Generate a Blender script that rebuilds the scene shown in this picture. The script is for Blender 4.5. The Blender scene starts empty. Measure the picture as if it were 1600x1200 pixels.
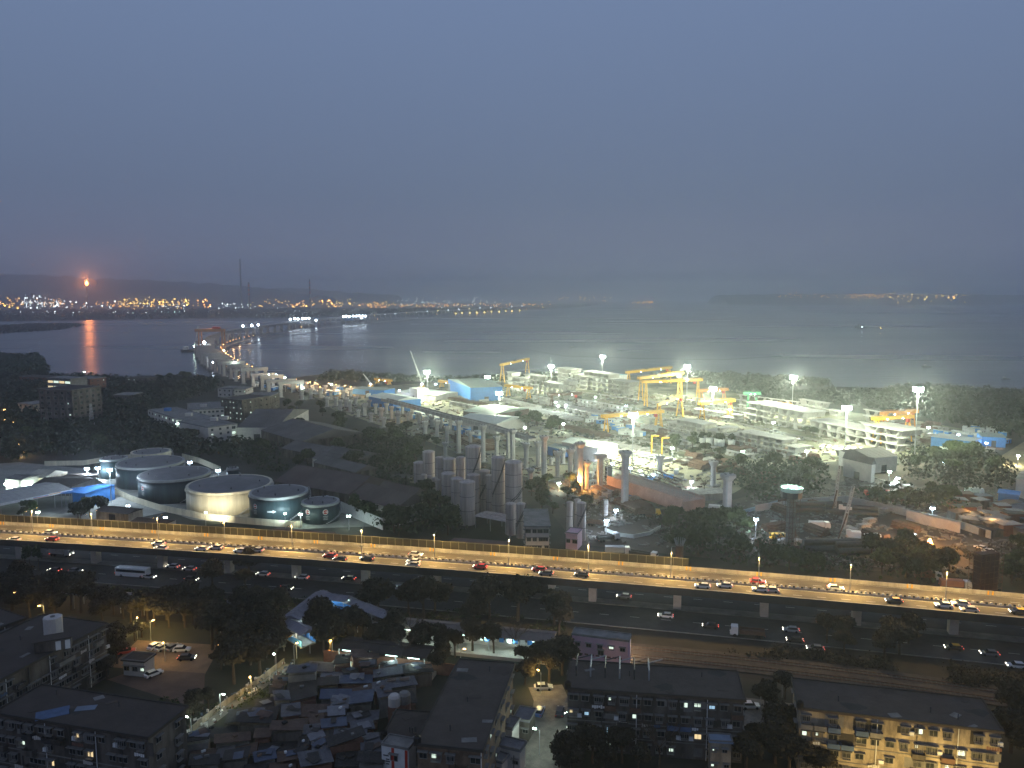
import bpy, math, random
import numpy as np
from mathutils import Vector, Matrix, noise
R = random.Random(7)
S = bpy.context.scene
C = S.collection
# ------------------------------------------------------------------ camera
CAMH = 90.0
FPX = 1230.0
HORIZON = 462.0
PITCH = math.atan((600 - HORIZON) / FPX)
cam_d = bpy.data.cameras.new('camera'); cam = bpy.data.objects.new('camera', cam_d); C.objects.link(cam)
cam.location = (0, 0, CAMH); cam.rotation_euler = (math.pi / 2 - PITCH, 0, 0)
cam_d.sensor_width = 36; cam_d.lens = FPX / 1600 * 36; cam_d.clip_start = 1; cam_d.clip_end = 60000
S.camera = cam
# ------------------------------------------------------------------ world: dusk sky after sunset
W = bpy.data.worlds.new('World'); S.world = W; W.use_nodes = True
nt = W.node_tree; nt.nodes.clear()
sky = nt.nodes.new('ShaderNodeTexSky'); sky.sky_type = 'NISHITA'; sky.sun_disc = False
sky.sun_elevation = math.radians(1.0); sky.sun_rotation = math.radians(200)
sky.air_density = 1.6; sky.dust_density = 1.0; sky.ozone_density = 3.0
hs = nt.nodes.new('ShaderNodeHueSaturation'); hs.inputs['Saturation'].default_value = 0.62
tint = nt.nodes.new('ShaderNodeMix'); tint.data_type = 'RGBA'; tint.blend_type = 'MIX'
tint.inputs['Factor'].default_value = 0.82
wtc = nt.nodes.new('ShaderNodeTexCoord'); wsx = nt.nodes.new('ShaderNodeSeparateXYZ'); wrp = nt.nodes.new('ShaderNodeValToRGB')
for i_, (p_, c_) in enumerate(((0.0, (0.375, 0.445, 0.685, 1)), (0.12, (0.315, 0.43, 0.70, 1)), (0.45, (0.44, 0.63, 1.08, 1)), (1.0, (0.47, 0.58, 0.86, 1)))):
    e_ = wrp.color_ramp.elements[i_] if i_ < 2 else wrp.color_ramp.elements.new(p_)
    e_.position = p_; e_.color = c_
wml = nt.nodes.new('ShaderNodeVectorMath'); wml.operation = 'SCALE'; wml.inputs['Scale'].default_value = 3.0
nt.links.new(wtc.outputs['Generated'], wsx.inputs[0]); nt.links.new(wsx.outputs['Z'], wrp.inputs[0]); nt.links.new(wrp.outputs[0], wml.inputs[0]); nt.links.new(wml.outputs[0], tint.inputs['B'])
bg = nt.nodes.new('ShaderNodeBackground'); bg.inputs['Strength'].default_value = 0.150
wo = nt.nodes.new('ShaderNodeOutputWorld')
nt.links.new(sky.outputs[0], hs.inputs['Color']); nt.links.new(hs.outputs[0], tint.inputs['A'])
nt.links.new(tint.outputs['Result'], bg.inputs[0]); nt.links.new(bg.outputs[0], wo.inputs[0])
S.view_settings.view_transform = 'Standard'; S.view_settings.look = 'None'
S.view_settings.exposure = 0.0; S.view_settings.gamma = 1.0; S.view_settings.use_curve_mapping = False
cy = S.cycles
cy.max_bounces = 4; cy.diffuse_bounces = 2; cy.glossy_bounces = 2; cy.transmission_bounces = 2
cy.transparent_max_bounces = 4; cy.volume_bounces = 2
cy.sample_clamp_indirect = 1.5; cy.sample_clamp_direct = 0; cy.caustics_reflective = False; cy.caustics_refractive = False
cy.use_denoising = True; cy.use_adaptive_sampling = False; cy.use_light_tree = True

# ------------------------------------------------------------------ from the photograph's pixels to points of the place
_cp, _sp = math.cos(PITCH), math.sin(PITCH)
def ray(px, py):
    x = (px - 800) / FPX; y = (600 - py) / FPX
    return (x, _cp + y * _sp, -_sp + y * _cp)
def P(px, py, h=0.0):
    d = ray(px, py); t = (h - CAMH) / d[2]
    return Vector((d[0] * t, d[1] * t, h))
def PD(px, Y, h=0.0):                      # point at distance Y ahead whose column is px
    z = Y * _cp + (CAMH - h) * _sp
    return Vector(((px - 800) / FPX * z, Y, h))
def hgt(Y, py):                            # height of what shows at row py, Y ahead
    d = ray(800, py); return CAMH + d[2] * Y / d[1]
def zdep(v): return v.y * _cp + (CAMH - v.z) * _sp
def mpp(v): return zdep(v) / FPX           # metres per photo pixel there
# ------------------------------------------------------------------ materials
MATS = {}
def mat(name, col, rough=0.85, var=0.25, scale=0.25, metal=0.0, bump=0.0, col2=None, emit=None, es=0.0, spec=0.3, rnd=0.0, detail=6, streak=0):
    if name in MATS: return MATS[name]
    m = bpy.data.materials.new(name); m.use_nodes = True; n = m.node_tree.nodes; l = m.node_tree.links
    b = n['Principled BSDF']
    b.inputs['Roughness'].default_value = rough; b.inputs['Metallic'].default_value = metal
    b.inputs['Specular IOR Level'].default_value = spec
    c2 = col2 or tuple(c * (1 - var) for c in col)
    tc = n.new('ShaderNodeTexCoord'); nz = n.new('ShaderNodeTexNoise'); nz.inputs['Scale'].default_value = scale; nz.inputs['Detail'].default_value = detail
    nz.inputs['Roughness'].default_value = 0.65
    if streak:
        mpn = n.new('ShaderNodeMapping'); mpn.inputs['Scale'].default_value = (1, 1, streak); l.new(tc.outputs['Object'], mpn.inputs[0]); l.new(mpn.outputs[0], nz.inputs['Vector'])
    else: l.new(tc.outputs['Object'], nz.inputs['Vector'])
    rp = n.new('ShaderNodeValToRGB'); rp.color_ramp.elements[0].position = 0.38; rp.color_ramp.elements[1].position = 0.64
    rp.color_ramp.elements[0].color = (*c2, 1); rp.color_ramp.elements[1].color = (*col, 1)
    l.new(nz.outputs['Fac'], rp.inputs['Fac'])
    out = rp.outputs['Color']
    if rnd:
        oi = n.new('ShaderNodeObjectInfo'); mr = n.new('ShaderNodeMapRange'); mr.inputs['To Min'].default_value = 1 - rnd; mr.inputs['To Max'].default_value = 1 + rnd
        hv = n.new('ShaderNodeHueSaturation'); l.new(oi.outputs['Random'], mr.inputs['Value']); l.new(mr.outputs[0], hv.inputs['Value'])
        l.new(out, hv.inputs['Color']); out = hv.outputs['Color']
    l.new(out, b.inputs['Base Color'])
    if bump:
        bp = n.new('ShaderNodeBump'); bp.inputs['Strength'].default_value = bump; bp.inputs['Distance'].default_value = 0.3
        nb = n.new('ShaderNodeTexNoise'); nb.inputs['Scale'].default_value = scale * 6; nb.inputs['Detail'].default_value = 4
        l.new(tc.outputs['Object'], nb.inputs['Vector']); l.new(nb.outputs['Fac'], bp.inputs['Height']); l.new(bp.outputs[0], b.inputs['Normal'])
    if emit:
        b.inputs['Emission Color'].default_value = (*emit, 1); b.inputs['Emission Strength'].default_value = es
        m.cycles.emission_sampling = 'NONE'
    MATS[name] = m; return m
def glow(name, col, es):                    # something that gives off light
    return mat(name, (0.6, 0.6, 0.6), 0.5, 0.05, emit=col, es=es)
# ------------------------------------------------------------------ mesh building
class MB:
    def __init__(s): s.v = []; s.f = []
    def poly(s, pts):
        k = len(s.v); s.v += [tuple(p) for p in pts]; s.f.append(tuple(range(k, k + len(pts)))); return s
    def box(s, c, d, rz=0.0, tilt=None):
        cx, cy_, cz = c; a, b, e = d[0] / 2, d[1] / 2, d[2] / 2; k = len(s.v); co, si = math.cos(rz), math.sin(rz)
        for x, y, z in ((-a, -b, -e), (a, -b, -e), (a, b, -e), (-a, b, -e), (-a, -b, e), (a, -b, e), (a, b, e), (-a, b, e)):
            if tilt: z = z + x * tilt
            s.v.append((cx + x * co - y * si, cy_ + x * si + y * co, cz + z))
        for f in ((0, 3, 2, 1), (4, 5, 6, 7), (0, 1, 5, 4), (1, 2, 6, 5), (2, 3, 7, 6), (3, 0, 4, 7)): s.f.append(tuple(k + i for i in f))
        return s
    def prism(s, pts, z0, z1):              # outline in the ground plane, raised
        n = len(pts); k = len(s.v)
        area = sum(pts[i][0] * pts[(i + 1) % n][1] - pts[(i + 1) % n][0] * pts[i][1] for i in range(n))
        if area < 0: pts = pts[::-1]
        s.v += [(p[0], p[1], z0) for p in pts] + [(p[0], p[1], z1) for p in pts]
        s.f.append(tuple(range(k + n, k + 2 * n))); s.f.append(tuple(range(k + n - 1, k - 1, -1)))
        for i in range(n): j = (i + 1) % n; s.f.append((k + i, k + j, k + n + j, k + n + i))
        return s
    def extrude(s, prof, y0, y1, flip=False):           # profile (x,z) drawn along y
        n = len(prof); k = len(s.v)
        s.v += [(p[0], y0, p[1]) for p in prof] + [(p[0], y1, p[1]) for p in prof]
        s.f.append(tuple(range(k, k + n))); s.f.append(tuple(range(k + 2 * n - 1, k + n - 1, -1)))
        for i in range(n): j = (i + 1) % n; s.f.append((k + i, k + n + i, k + n + j, k + j))
        return s
    def lathe(s, prof, n=16, c=(0, 0), caps=True):      # (radius, z) profile
        k = len(s.v); m = len(prof)
        for r, z in prof:
            for i in range(n):
                a = 2 * math.pi * i / n; s.v.append((c[0] + r * math.cos(a), c[1] + r * math.sin(a), z))
        for q in range(m - 1):
            for i in range(n):
                j = (i + 1) % n; s.f.append((k + q * n + i, k + q * n + j, k + (q + 1) * n + j, k + (q + 1) * n + i))
        if caps:
            s.f.append(tuple(k + i for i in range(n - 1, -1, -1))); s.f.append(tuple(k + (m - 1) * n + i for i in range(n)))
        return s
    def bar(s, p, q, r, n=4, r2=None):
        p = Vector(p); q = Vector(q); d = q - p
        if d.length < 1e-6: return s
        d.normalize(); u = d.orthogonal().normalized(); w = d.cross(u); k = len(s.v); r2 = r if r2 is None else r2
        for o, rr in ((p, r), (q, r2)):
            for i in range(n):
                a = 2 * math.pi * (i + 0.5) / n; s.v.append(tuple(o + (u * math.cos(a) + w * math.sin(a)) * rr))
        for i in range(n): j = (i + 1) % n; s.f.append((k + i, k + j, k + n + j, k + n + i))
        s.f.append(tuple(k + i for i in range(n - 1, -1, -1))); s.f.append(tuple(k + n + i for i in range(n)))
        return s
    def blob(s, c, r, sz=1.0):
        k = len(s.v); 
        for d in ((1, 0, 0), (0, 1, 0), (-1, 0, 0), (0, -1, 0), (0, 0, sz), (0, 0, -sz)): s.v.append((c[0] + d[0] * r, c[1] + d[1] * r, c[2] + d[2] * r))
        for a, b in ((0, 1), (1, 2), (2, 3), (3, 0)): s.f.append((k + a, k + b, k + 4)); s.f.append((k + b, k + a, k + 5))
        return s
    def gable(s, L, Wd, h0, h1, x0=0, y0=0, ov=0.0):    # solid with ridge along x
        a, b = L / 2 + ov, Wd / 2 + ov
        pr = [(-b, h0), (b, h0), (0, h1)]; k = len(s.v)
        for x in (-a, a):
            for y, z in pr: s.v.append((x0 + x, y0 + y, z))
        s.f += [(k, k + 2, k + 1), (k + 3, k + 4, k + 5), (k, k + 1, k + 4, k + 3), (k + 1, k + 2, k + 5, k + 4), (k + 2, k, k + 3, k + 5)]
        return s
    def mesh(s, name):
        me = bpy.data.meshes.new(name); me.from_pydata(s.v, [], s.f); me.update(); return me
def setp(o, label=None, cat=None, group=None, kind=None):
    if label: o['label'] = label
    if cat: o['category'] = cat
    if group: o['group'] = group
    if kind: o['kind'] = kind
    return o
def obj(name, mb, m, parent=None, smooth=False):
    me = mb if isinstance(mb, bpy.types.Mesh) else mb.mesh(name)
    if m is not None and not me.materials: me.materials.append(m)
    if smooth: me.shade_smooth()
    o = bpy.data.objects.new(name, me); C.objects.link(o)
    if parent: o.parent = parent
    return o
def thing(name, label, cat, loc=(0, 0, 0), rz=0.0, group=None):
    o = bpy.data.objects.new(name, None); C.objects.link(o); o.empty_display_size = 0.5
    o.location = loc; o.rotation_euler = (0, 0, rz); return setp(o, label, cat, group)
def single(name, mb, m, label, cat, loc=(0, 0, 0), rz=0.0, group=None, smooth=False):
    o = obj(name, mb, m, None, smooth); o.location = loc; o.rotation_euler = (0, 0, rz); return setp(o, label, cat, group)
def struct(name, mb, m): return setp(obj(name, mb, m), kind='structure')
KIDS = {}
def kids(o):
    k = KIDS.get(o.name)
    if k is None: k = KIDS[o.name] = list(o.children)
    return k
def dup(root, loc, rz=0.0, sc=1.0, label=None, group=None):
    r = root.copy(); C.objects.link(r); r.location = loc; r.rotation_euler = (0, 0, rz)
    r.scale = (sc, sc, sc) if not isinstance(sc, tuple) else sc
    if label: r['label'] = label
    if group: r['group'] = group
    for ch in kids(root):
        c = ch.copy(); C.objects.link(c); c.parent = r
        for g in kids(ch):
            d = g.copy(); C.objects.link(d); d.parent = c
    return r
class Proto:                                  # the first use moves the prototype itself, later ones copy it
    def __init__(s, root): s.root = root; s.used = False; kids(root); [kids(c) for c in kids(root)]
    def put(s, loc, rz=0.0, sc=1.0, label=None, group=None):
        if s.used: return dup(s.root, loc, rz, sc, label, group)
        s.used = True; r = s.root; r.location = loc; r.rotation_euler = (0, 0, rz); r.scale = (sc, sc, sc) if not isinstance(sc, tuple) else sc
        if label: r['label'] = label
        if group: r['group'] = group
        return r
def lamp(parent, kind, loc, power, col, radius=0.3, cone=150, blend=0.6, aim=None):
    d = bpy.data.lights.new('light', kind); d.energy = power; d.color = col; d.shadow_soft_size = radius
    if kind == 'SPOT': d.spot_size = math.radians(cone); d.spot_blend = blend
    o = bpy.data.objects.new('light', d); C.objects.link(o); o.location = loc
    if parent: o.parent = parent
    if aim is not None: o.rotation_euler = Vector(aim).to_track_quat('-Z', 'Y').to_euler()
    return o
# ------------------------------------------------------------------ sea, land, far shores
def pxpoly(pts, h=0.0): return [P(x, y, h) for x, y in pts]
def sheet(name, pts, z, m):
    mb = MB(); mb.poly([(p[0], p[1], z) for p in pts]); me = mb.mesh(name)
    if me.polygons[0].normal.z < 0: me.flip_normals()
    return struct(name, me, m)
m_sea = mat('sea_water', (0.030, 0.042, 0.060), 0.16, 0.1, 0.002, spec=0.38)
n = m_sea.node_tree.nodes; l = m_sea.node_tree.links; b = n['Principled BSDF']
tc = n.new('ShaderNodeTexCoord'); mp = n.new('ShaderNodeMapping'); mp.inputs['Scale'].default_value = (0.03, 0.12, 1)
w1 = n.new('ShaderNodeTexNoise'); w1.inputs['Scale'].default_value = 1; w1.inputs['Detail'].default_value = 5
bp = n.new('ShaderNodeBump'); bp.inputs['Strength'].default_value = 0.6; bp.inputs['Distance'].default_value = 1.2
l.new(tc.outputs['Object'], mp.inputs[0]); l.new(mp.outputs[0], w1.inputs[0]); l.new(w1.outputs[0], bp.inputs['Height']); l.new(bp.outputs[0], b.inputs['Normal'])
w2 = n.new('ShaderNodeTexNoise'); w2.inputs['Scale'].default_value = 0.0022; w2.inputs['Detail'].default_value = 3
mr = n.new('ShaderNodeMapRange'); mr.inputs['To Min'].default_value = 0.14; mr.inputs['To Max'].default_value = 0.36
mp2 = n.new('ShaderNodeMapping'); mp2.inputs['Scale'].default_value = (0.5, 2.2, 1)
l.new(tc.outputs['Object'], mp2.inputs[0]); l.new(mp2.outputs[0], w2.inputs[0]); l.new(w2.outputs[0], mr.inputs[0]); l.new(mr.outputs[0], b.inputs['Roughness'])
sheet('sea', [(-13500, 300), (13500, 300), (13500, 13800), (-13500, 13800)], -1.5, m_sea)
m_land = mat('land_earth', (0.050, 0.046, 0.036), 0.95, 0.5, 0.03, col2=(0.020, 0.026, 0.016), bump=0.3, detail=10)
shore = [(-60, 556), (60, 560), (78, 583), (150, 590), (300, 594), (345, 588), (400, 594), (455, 590), (520, 583), (600, 588), (700, 594), (800, 590), (900, 583), (1000, 587),
         (1100, 590), (1200, 596), (1290, 604), (1380, 606), (1450, 608), (1560, 616), (1700, 628)]
land = [P(x, y) for x, y in shore]
land += [Vector((900, 300, 0)), Vector((900, 40, 0)), Vector((-900, 40, 0)), Vector((-1200, 400, 0))]
sheet('ground', land, 0, m_land)
m_mud = mat('mud_flat', (0.035, 0.043, 0.055), 0.25, 0.3, 0.01)
m_far = mat('far_earth', (0.035, 0.04, 0.035), 0.95, 0.3, 0.004)
def near_far_land(name, top, bottom, z, m):
    pts = [P(x, y, z) for x, y in top] + [P(x, y, z) for x, y in reversed(bottom)]
    return sheet(name, pts, z, m)
# the far shore with the refinery, and the mangrove belt before it
sheet('far_shore', [P(x, y, -1.0) for x, y in ((-200, 503), (0, 502), (130, 500), (260, 498), (420, 497), (560, 494), (640, 492), (760, 487), (880, 481), (930, 478))] +
      [Vector((1000, 9000, 0)), Vector((-7000, 9500, 0)), Vector((-6500, 3400, 0))], -1.0, m_far)
sheet('mud_tongue', [P(x, y, -1.2) for x, y in ((-80, 512), (60, 506), (132, 507), (100, 514), (40, 522), (95, 524), (60, 530), (-80, 534))], -1.2, m_mud)
sheet('mud_tongue', [P(x, y, -1.2) for x, y in ((-80, 536), (20, 534), (58, 538), (40, 544), (-80, 546))], -1.2, m_mud)
sheet('mud_bank', [P(x, y, -1.25) for x, y in ((820, 545), (900, 541), (1010, 552), (1100, 556), (1220, 556), (1130, 562), (1000, 560), (880, 556))], -1.25, m_mud)
def hill(name, pts, Y0, depth, m):           # ridge line in (column, row) -> low range of hills
    mb = MB(); n = len(pts); N = 90; k0 = 0; rows = 7
    xs = np.linspace(pts[0][0], pts[-1][0], N); ys = np.interp(xs, [p[0] for p in pts], [p[1] for p in pts])
    for j in range(rows):
        t = j / (rows - 1)
        for i in range(N):
            top = hgt(Y0, ys[i]) ; w = math.sin(math.pi * t) ** 0.8
            v = PD(xs[i], Y0, 0); hh = max(0, top) * w * (1 + 0.10 * noise.noise(Vector((xs[i] * 0.05, j * 1.3, 3)))) - 2
            mb.v.append((v.x, Y0 + (t - 0.5) * depth, hh))
    for j in range(rows - 1):
        for i in range(N - 1): a = j * N + i; mb.f.append((a, a + 1, a + N + 1, a + N))
    return struct(name, mb, m)
m_hill = mat('hill_scrub', (0.035, 0.04, 0.03), 0.95, 0.3, 0.002)
hill('hill', [(-120, 424), (0, 427), (60, 429), (150, 436), (230, 437), (300, 441), (380, 446), (430, 452), (470, 458), (505, 461)], 8200, 1800, m_hill)
hill('hill', [(260, 461), (380, 451), (470, 450), (540, 456), (620, 461)], 9800, 1500, m_hill)
hill('hill', [(1120, 461), (1180, 459.5), (1290, 459), (1400, 458.5), (1500, 459), (1560, 460.5), (1660, 461.5)], 8600, 900, m_hill)
hill('small_island', [(1326, 513), (1338, 511), (1352, 508), (1362, 508.5), (1376, 511), (1392, 512.5)], 2900, 60, m_hill)
# ------------------------------------------------------------------ haze
hz = MB(); hz.box((0, 7000, 155), (27600, 14100, 330)); hz_o = obj('haze', hz, None); hz_o['kind'] = 'stuff'; hz_o['label'] = 'thin blue evening haze over the bay'
mz = bpy.data.materials.new('haze_air'); mz.use_nodes = True; q = mz.node_tree.nodes; q.clear()
pv = q.new('ShaderNodeVolumePrincipled'); pv.inputs['Color'].default_value = (0.93, 0.96, 1.0, 1); pv.inputs['Density'].default_value = 0.00020; pv.inputs['Anisotropy'].default_value = 0.80
oo = q.new('ShaderNodeOutputMaterial'); mz.node_tree.links.new(pv.outputs[0], oo.inputs['Volume']); hz_o.data.materials.append(mz)
mz.cycles.homogeneous_volume = True
# ------------------------------------------------------------------ shared materials
m_conc = mat('concrete', (0.42, 0.40, 0.37), 0.85, 0.45, 0.35, bump=0.25, streak=.15)
m_concd = mat('stained_concrete', (0.24, 0.23, 0.215), 0.9, 0.4, 0.3, bump=0.3)
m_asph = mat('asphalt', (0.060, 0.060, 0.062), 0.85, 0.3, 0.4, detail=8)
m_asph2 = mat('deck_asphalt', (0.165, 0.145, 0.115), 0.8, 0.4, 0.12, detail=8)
m_dirt = mat('trodden_dirt', (0.095, 0.078, 0.062), 0.95, 0.35, 0.08, bump=0.3, detail=10)
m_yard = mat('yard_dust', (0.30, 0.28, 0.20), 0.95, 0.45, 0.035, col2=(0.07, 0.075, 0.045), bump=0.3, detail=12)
m_white = mat('white_paint', (0.72, 0.72, 0.70), 0.6, 0.15, 0.5)
m_steel = mat('galvanised_steel', (0.42, 0.43, 0.44), 0.5, 0.15, 1.0, metal=0.4)
m_dsteel = mat('dark_steel', (0.08, 0.08, 0.085), 0.5, 0.3, 1.0, metal=0.5)
m_yel = mat('yellow_steel', (0.78, 0.42, 0.04), 0.5, 0.2, 0.6)
m_red = mat('red_paint', (0.5, 0.05, 0.03), 0.5, 0.2, 0.8)
m_rust = mat('rusty_steel', (0.15, 0.088, 0.062), 0.85, 0.4, 0.8)
m_blue = mat('blue_sheet', (0.06, 0.22, 0.55), 0.55, 0.2, 0.6)
m_glass = mat('dark_glass', (0.02, 0.025, 0.03), 0.12, 0.2, 0.5, spec=0.7)
m_rub = mat('rubber', (0.02, 0.02, 0.02), 0.9, 0.2, 2)
m_bit = mat('bitumen_roof', (0.070, 0.056, 0.047), 0.95, 0.22, 0.25, bump=0.3, detail=10)
m_bit2 = mat('dusty_roof', (0.085, 0.068, 0.057), 0.95, 0.25, 0.3, bump=0.3, detail=10)
m_wall1 = mat('weathered_plaster', (0.15, 0.13, 0.11), 0.92, 0.7, 0.35, bump=0.3, detail=12, streak=.3)
m_wall2 = mat('cream_plaster', (0.48, 0.40, 0.29), 0.9, 0.65, 0.35, bump=0.3, detail=12, streak=.3)
m_pink = mat('pink_plaster', (0.66, 0.43, 0.50), 0.85, 0.15, 0.3)
m_offw = mat('off_white_plaster', (0.56, 0.52, 0.48), 0.85, 0.2, 0.25)
m_brick = mat('red_brick', (0.21, 0.105, 0.075), 0.9, 0.3, 1.0)
m_bark = mat('bark', (0.09, 0.065, 0.045), 0.95, 0.3, 1.5)
m_leaf = [mat('dark_foliage', (0.030, 0.050, 0.018), 0.75, 0.55, 0.5, rnd=0.5), mat('olive_foliage', (0.046, 0.064, 0.022), 0.75, 0.5, 0.5, rnd=0.5),
          mat('dry_foliage', (0.055, 0.045, 0.028), 0.85, 0.5, 0.5, rnd=0.25)]
g_cool = glow('lamp_cool', (0.75, 1.0, 0.85), 45); g_blue = glow('lamp_blue', (0.62, 0.80, 1.0), 26)
g_sod = glow('lamp_sodium', (1.0, 0.55, 0.16), 14); g_red = glow('tail_lamp', (1.0, 0.10, 0.05), 5); g_head = glow('head_lamp', (1.0, 0.93, 0.75), 9)
g_winw = glow('lit_window_white', (0.80, 1.0, 0.82), 1.1); g_winy = glow('lit_window_warm', (1.0, 0.74, 0.36), 1.0); g_winb = glow('lit_window_blue', (0.45, 0.75, 1.0), 0.7)
g_neon = glow('tube_lamp', (0.70, 1.0, 0.92), 4.0); g_flame = glow('flame', (1.0, 0.28, 0.06), 22)
m_dconc = mat('dark_concrete', (0.055, 0.05, 0.045), 0.95, 0.3, 0.3); m_cloth = mat('faded_blue_cloth', (0.09, 0.14, 0.24), 0.85, 0.3, 0.6)
FOOT = []                                        # ground plans, so that trees keep clear
def keep(pts, m=2.0):
    pts = [(p[0], p[1]) for p in pts]; cx = sum(p[0] for p in pts) / len(pts); cy_ = sum(p[1] for p in pts) / len(pts)
    q_ = []
    for x, y in pts:
        d = math.hypot(x - cx, y - cy_) or 1; q_.append((x + (x - cx) / d * m, y + (y - cy_) / d * m))
    FOOT.append((min(p[0] for p in q_), min(p[1] for p in q_), max(p[0] for p in q_), max(p[1] for p in q_), q_))
def inside(x, y, pts):
    r = False; j = len(pts) - 1
    for i in range(len(pts)):
        xi, yi = pts[i][0], pts[i][1]; xj, yj = pts[j][0], pts[j][1]
        if (yi > y) != (yj > y) and x < (xj - xi) * (y - yi) / (yj - yi) + xi: r = not r
        j = i
    return r
def blocked(x, y): return any(a <= x <= c and b_ <= y <= d and inside(x, y, p) for a, b_, c, d, p in FOOT)
# ------------------------------------------------------------------ trees
def crown(seed, H, Rr, n, leaf, blobs, flat=0.75):
    r = np.random.RandomState(seed); cs = []
    for i in range(blobs):
        a = r.uniform(0, 2 * math.pi); d = Rr * 0.62 * math.sqrt(r.uniform(0, 1)) if i else 0
        br = Rr * r.uniform(0.34, 0.55); cs.append((d * math.cos(a), d * math.sin(a), H * r.uniform(0.52, 0.80) if i else H * 0.78, br))
    w = np.array([c[3] ** 2 for c in cs]); idx = r.choice(len(cs), n, p=w / w.sum()); cc = np.array(cs)[idx]
    d = r.normal(size=(n, 3)); d /= np.linalg.norm(d, axis=1)[:, None]; d[:, 2] = np.where(d[:, 2] < -0.35, -d[:, 2], d[:, 2])
    rad = cc[:, 3] * (0.55 + 0.52 * r.uniform(0, 1, n) ** 0.7 + 0.22 * (r.uniform(0, 1, n) > .86)) * (1 + 0.13 * np.sin(d[:, 0] * 7 + cc[:, 0]) * np.cos(d[:, 1] * 6))
    p = cc[:, :3] + d * rad[:, None] * np.array([1, 1, flat])
    nn = d + r.normal(size=(n, 3)) * 0.75; nn /= np.linalg.norm(nn, axis=1)[:, None]
    t = np.cross(nn, r.normal(size=(n, 3))); t /= np.linalg.norm(t, axis=1)[:, None]; b2 = np.cross(nn, t)
    s = leaf * r.uniform(0.6, 1.35, n)[:, None]; s2 = s * r.uniform(0.5, 0.9, n)[:, None]
    V = np.stack([p - t * s, p - b2 * s2, p + t * s, p + b2 * s2], 1).reshape(-1, 3)
    me = bpy.data.meshes.new('crown'); me.from_pydata(V.tolist(), [], [(4 * i, 4 * i + 1, 4 * i + 2, 4 * i + 3) for i in range(n)]); me.update()
    return me, cs
def make_tree(name, label, seed, H, Rr, n, leaf, blobs, ml, cat='tree', flat=0.75):
    t = thing(name, label, cat); me, cs = crown(seed, H, Rr, n, leaf, blobs, flat)
    tb = MB(); tb.bar((0, 0, -0.3), (0.1, 0.05, H * 0.42), 0.34, 6, 0.22)
    for c in cs[:6]: tb.bar((0.1, 0.05, H * 0.38), (c[0] * 0.8, c[1] * 0.8, c[2]), 0.17, 5, 0.06)
    obj('trunk', tb, m_bark, t); obj('crown', me, ml, t); return t
def make_bare(name, label, seed, H):
    t = thing(name, label, 'tree'); r = random.Random(seed); tb = MB(); tb.bar((0, 0, -0.3), (0, 0, H * 0.45), 0.22, 5, 0.14); lm = MB()
    for i in range(9):
        a = r.uniform(0, 6.28); q0 = Vector((0, 0, H * r.uniform(0.35, 0.5))); q1 = q0 + Vector((math.cos(a) * H * 0.2, math.sin(a) * H * 0.2, H * 0.22)); lm.bar(q0, q1, 0.09, 4, 0.05)
        for k in range(5):
            a2 = a + r.uniform(-0.9, 0.9); q2 = q1 + Vector((math.cos(a2) * H * 0.16, math.sin(a2) * H * 0.16, H * r.uniform(0.08, 0.25))); lm.bar(q1, q2, 0.05, 3, 0.02)
            for k2 in range(4): lm.bar(q2, q2 + Vector((r.uniform(-1, 1), r.uniform(-1, 1), r.uniform(0, 1.2))), 0.028, 3, 0.012)
    obj('trunk', tb, m_bark, t); obj('branches', lm, m_bark, t); return t
TREES_NEAR = [lambda s=s: Proto(make_tree('leafy_tree', 'dark leafy tree', s, H, Rr, 5200, 0.30, bl, m_leaf[k], flat=fl)) for s, H, Rr, bl, k, fl in
              ((1, 10, 4.6, 9, 0, 0.75), (2, 11, 5.2, 11, 0, 0.7), (3, 9, 4.2, 7, 1, 0.8), (4, 12, 5.0, 12, 0, 0.9), (5, 8.5, 3.8, 6, 2, 0.8))]
TREES_FAR = [lambda s=s: Proto(make_tree('leafy_tree', 'dark leafy tree', s, H, Rr, 1500, 0.55, bl, m_leaf[k], flat=fl)) for s, H, Rr, bl, k, fl in
             ((11, 10, 5.0, 8, 0, 0.75), (12, 11, 5.6, 9, 0, 0.8), (13, 9, 4.6, 7, 1, 0.8), (14, 9, 4.4, 7, 1, 0.7))]
TREES_NEAR = [f() for f in TREES_NEAR]; TREES_FAR = [f() for f in TREES_FAR]
BARE = Proto(make_bare('bare_tree', 'leafless tree', 5, 10))
def plant(protos, pos, sc, label, group, rr=R):
    k = rr.random(); pr = protos[min(len(protos) - 1, int(k * len(protos)))]
    return pr.put((pos[0], pos[1], 0), rr.uniform(0, 6.28), (sc * rr.uniform(0.85, 1.2), sc * rr.uniform(0.85, 1.2), sc * rr.uniform(0.8, 1.15)), label, group)
def grove(poly, n, sc, label, group, near=True, gap=5.0, seed=1, ignore=False):
    rr = random.Random(seed * 77 + 5); w = [P(x, y) for x, y in poly]; xs = [p.x for p in w]; ys = [p.y for p in w]; got = []
    for _ in range(n * 60):
        if len(got) >= n: break
        x = rr.uniform(min(xs), max(xs)); y = rr.uniform(min(ys), max(ys))
        if not inside(x, y, w) or (not ignore and blocked(x, y)): continue
        if any((x - a) ** 2 + (y - b2) ** 2 < gap * gap for a, b2 in got): continue
        got.append((x, y)); plant(TREES_NEAR if near else TREES_FAR, (x, y), sc * rr.uniform(0.75, 1.2), label, group, rr)
    return len(got)
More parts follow.
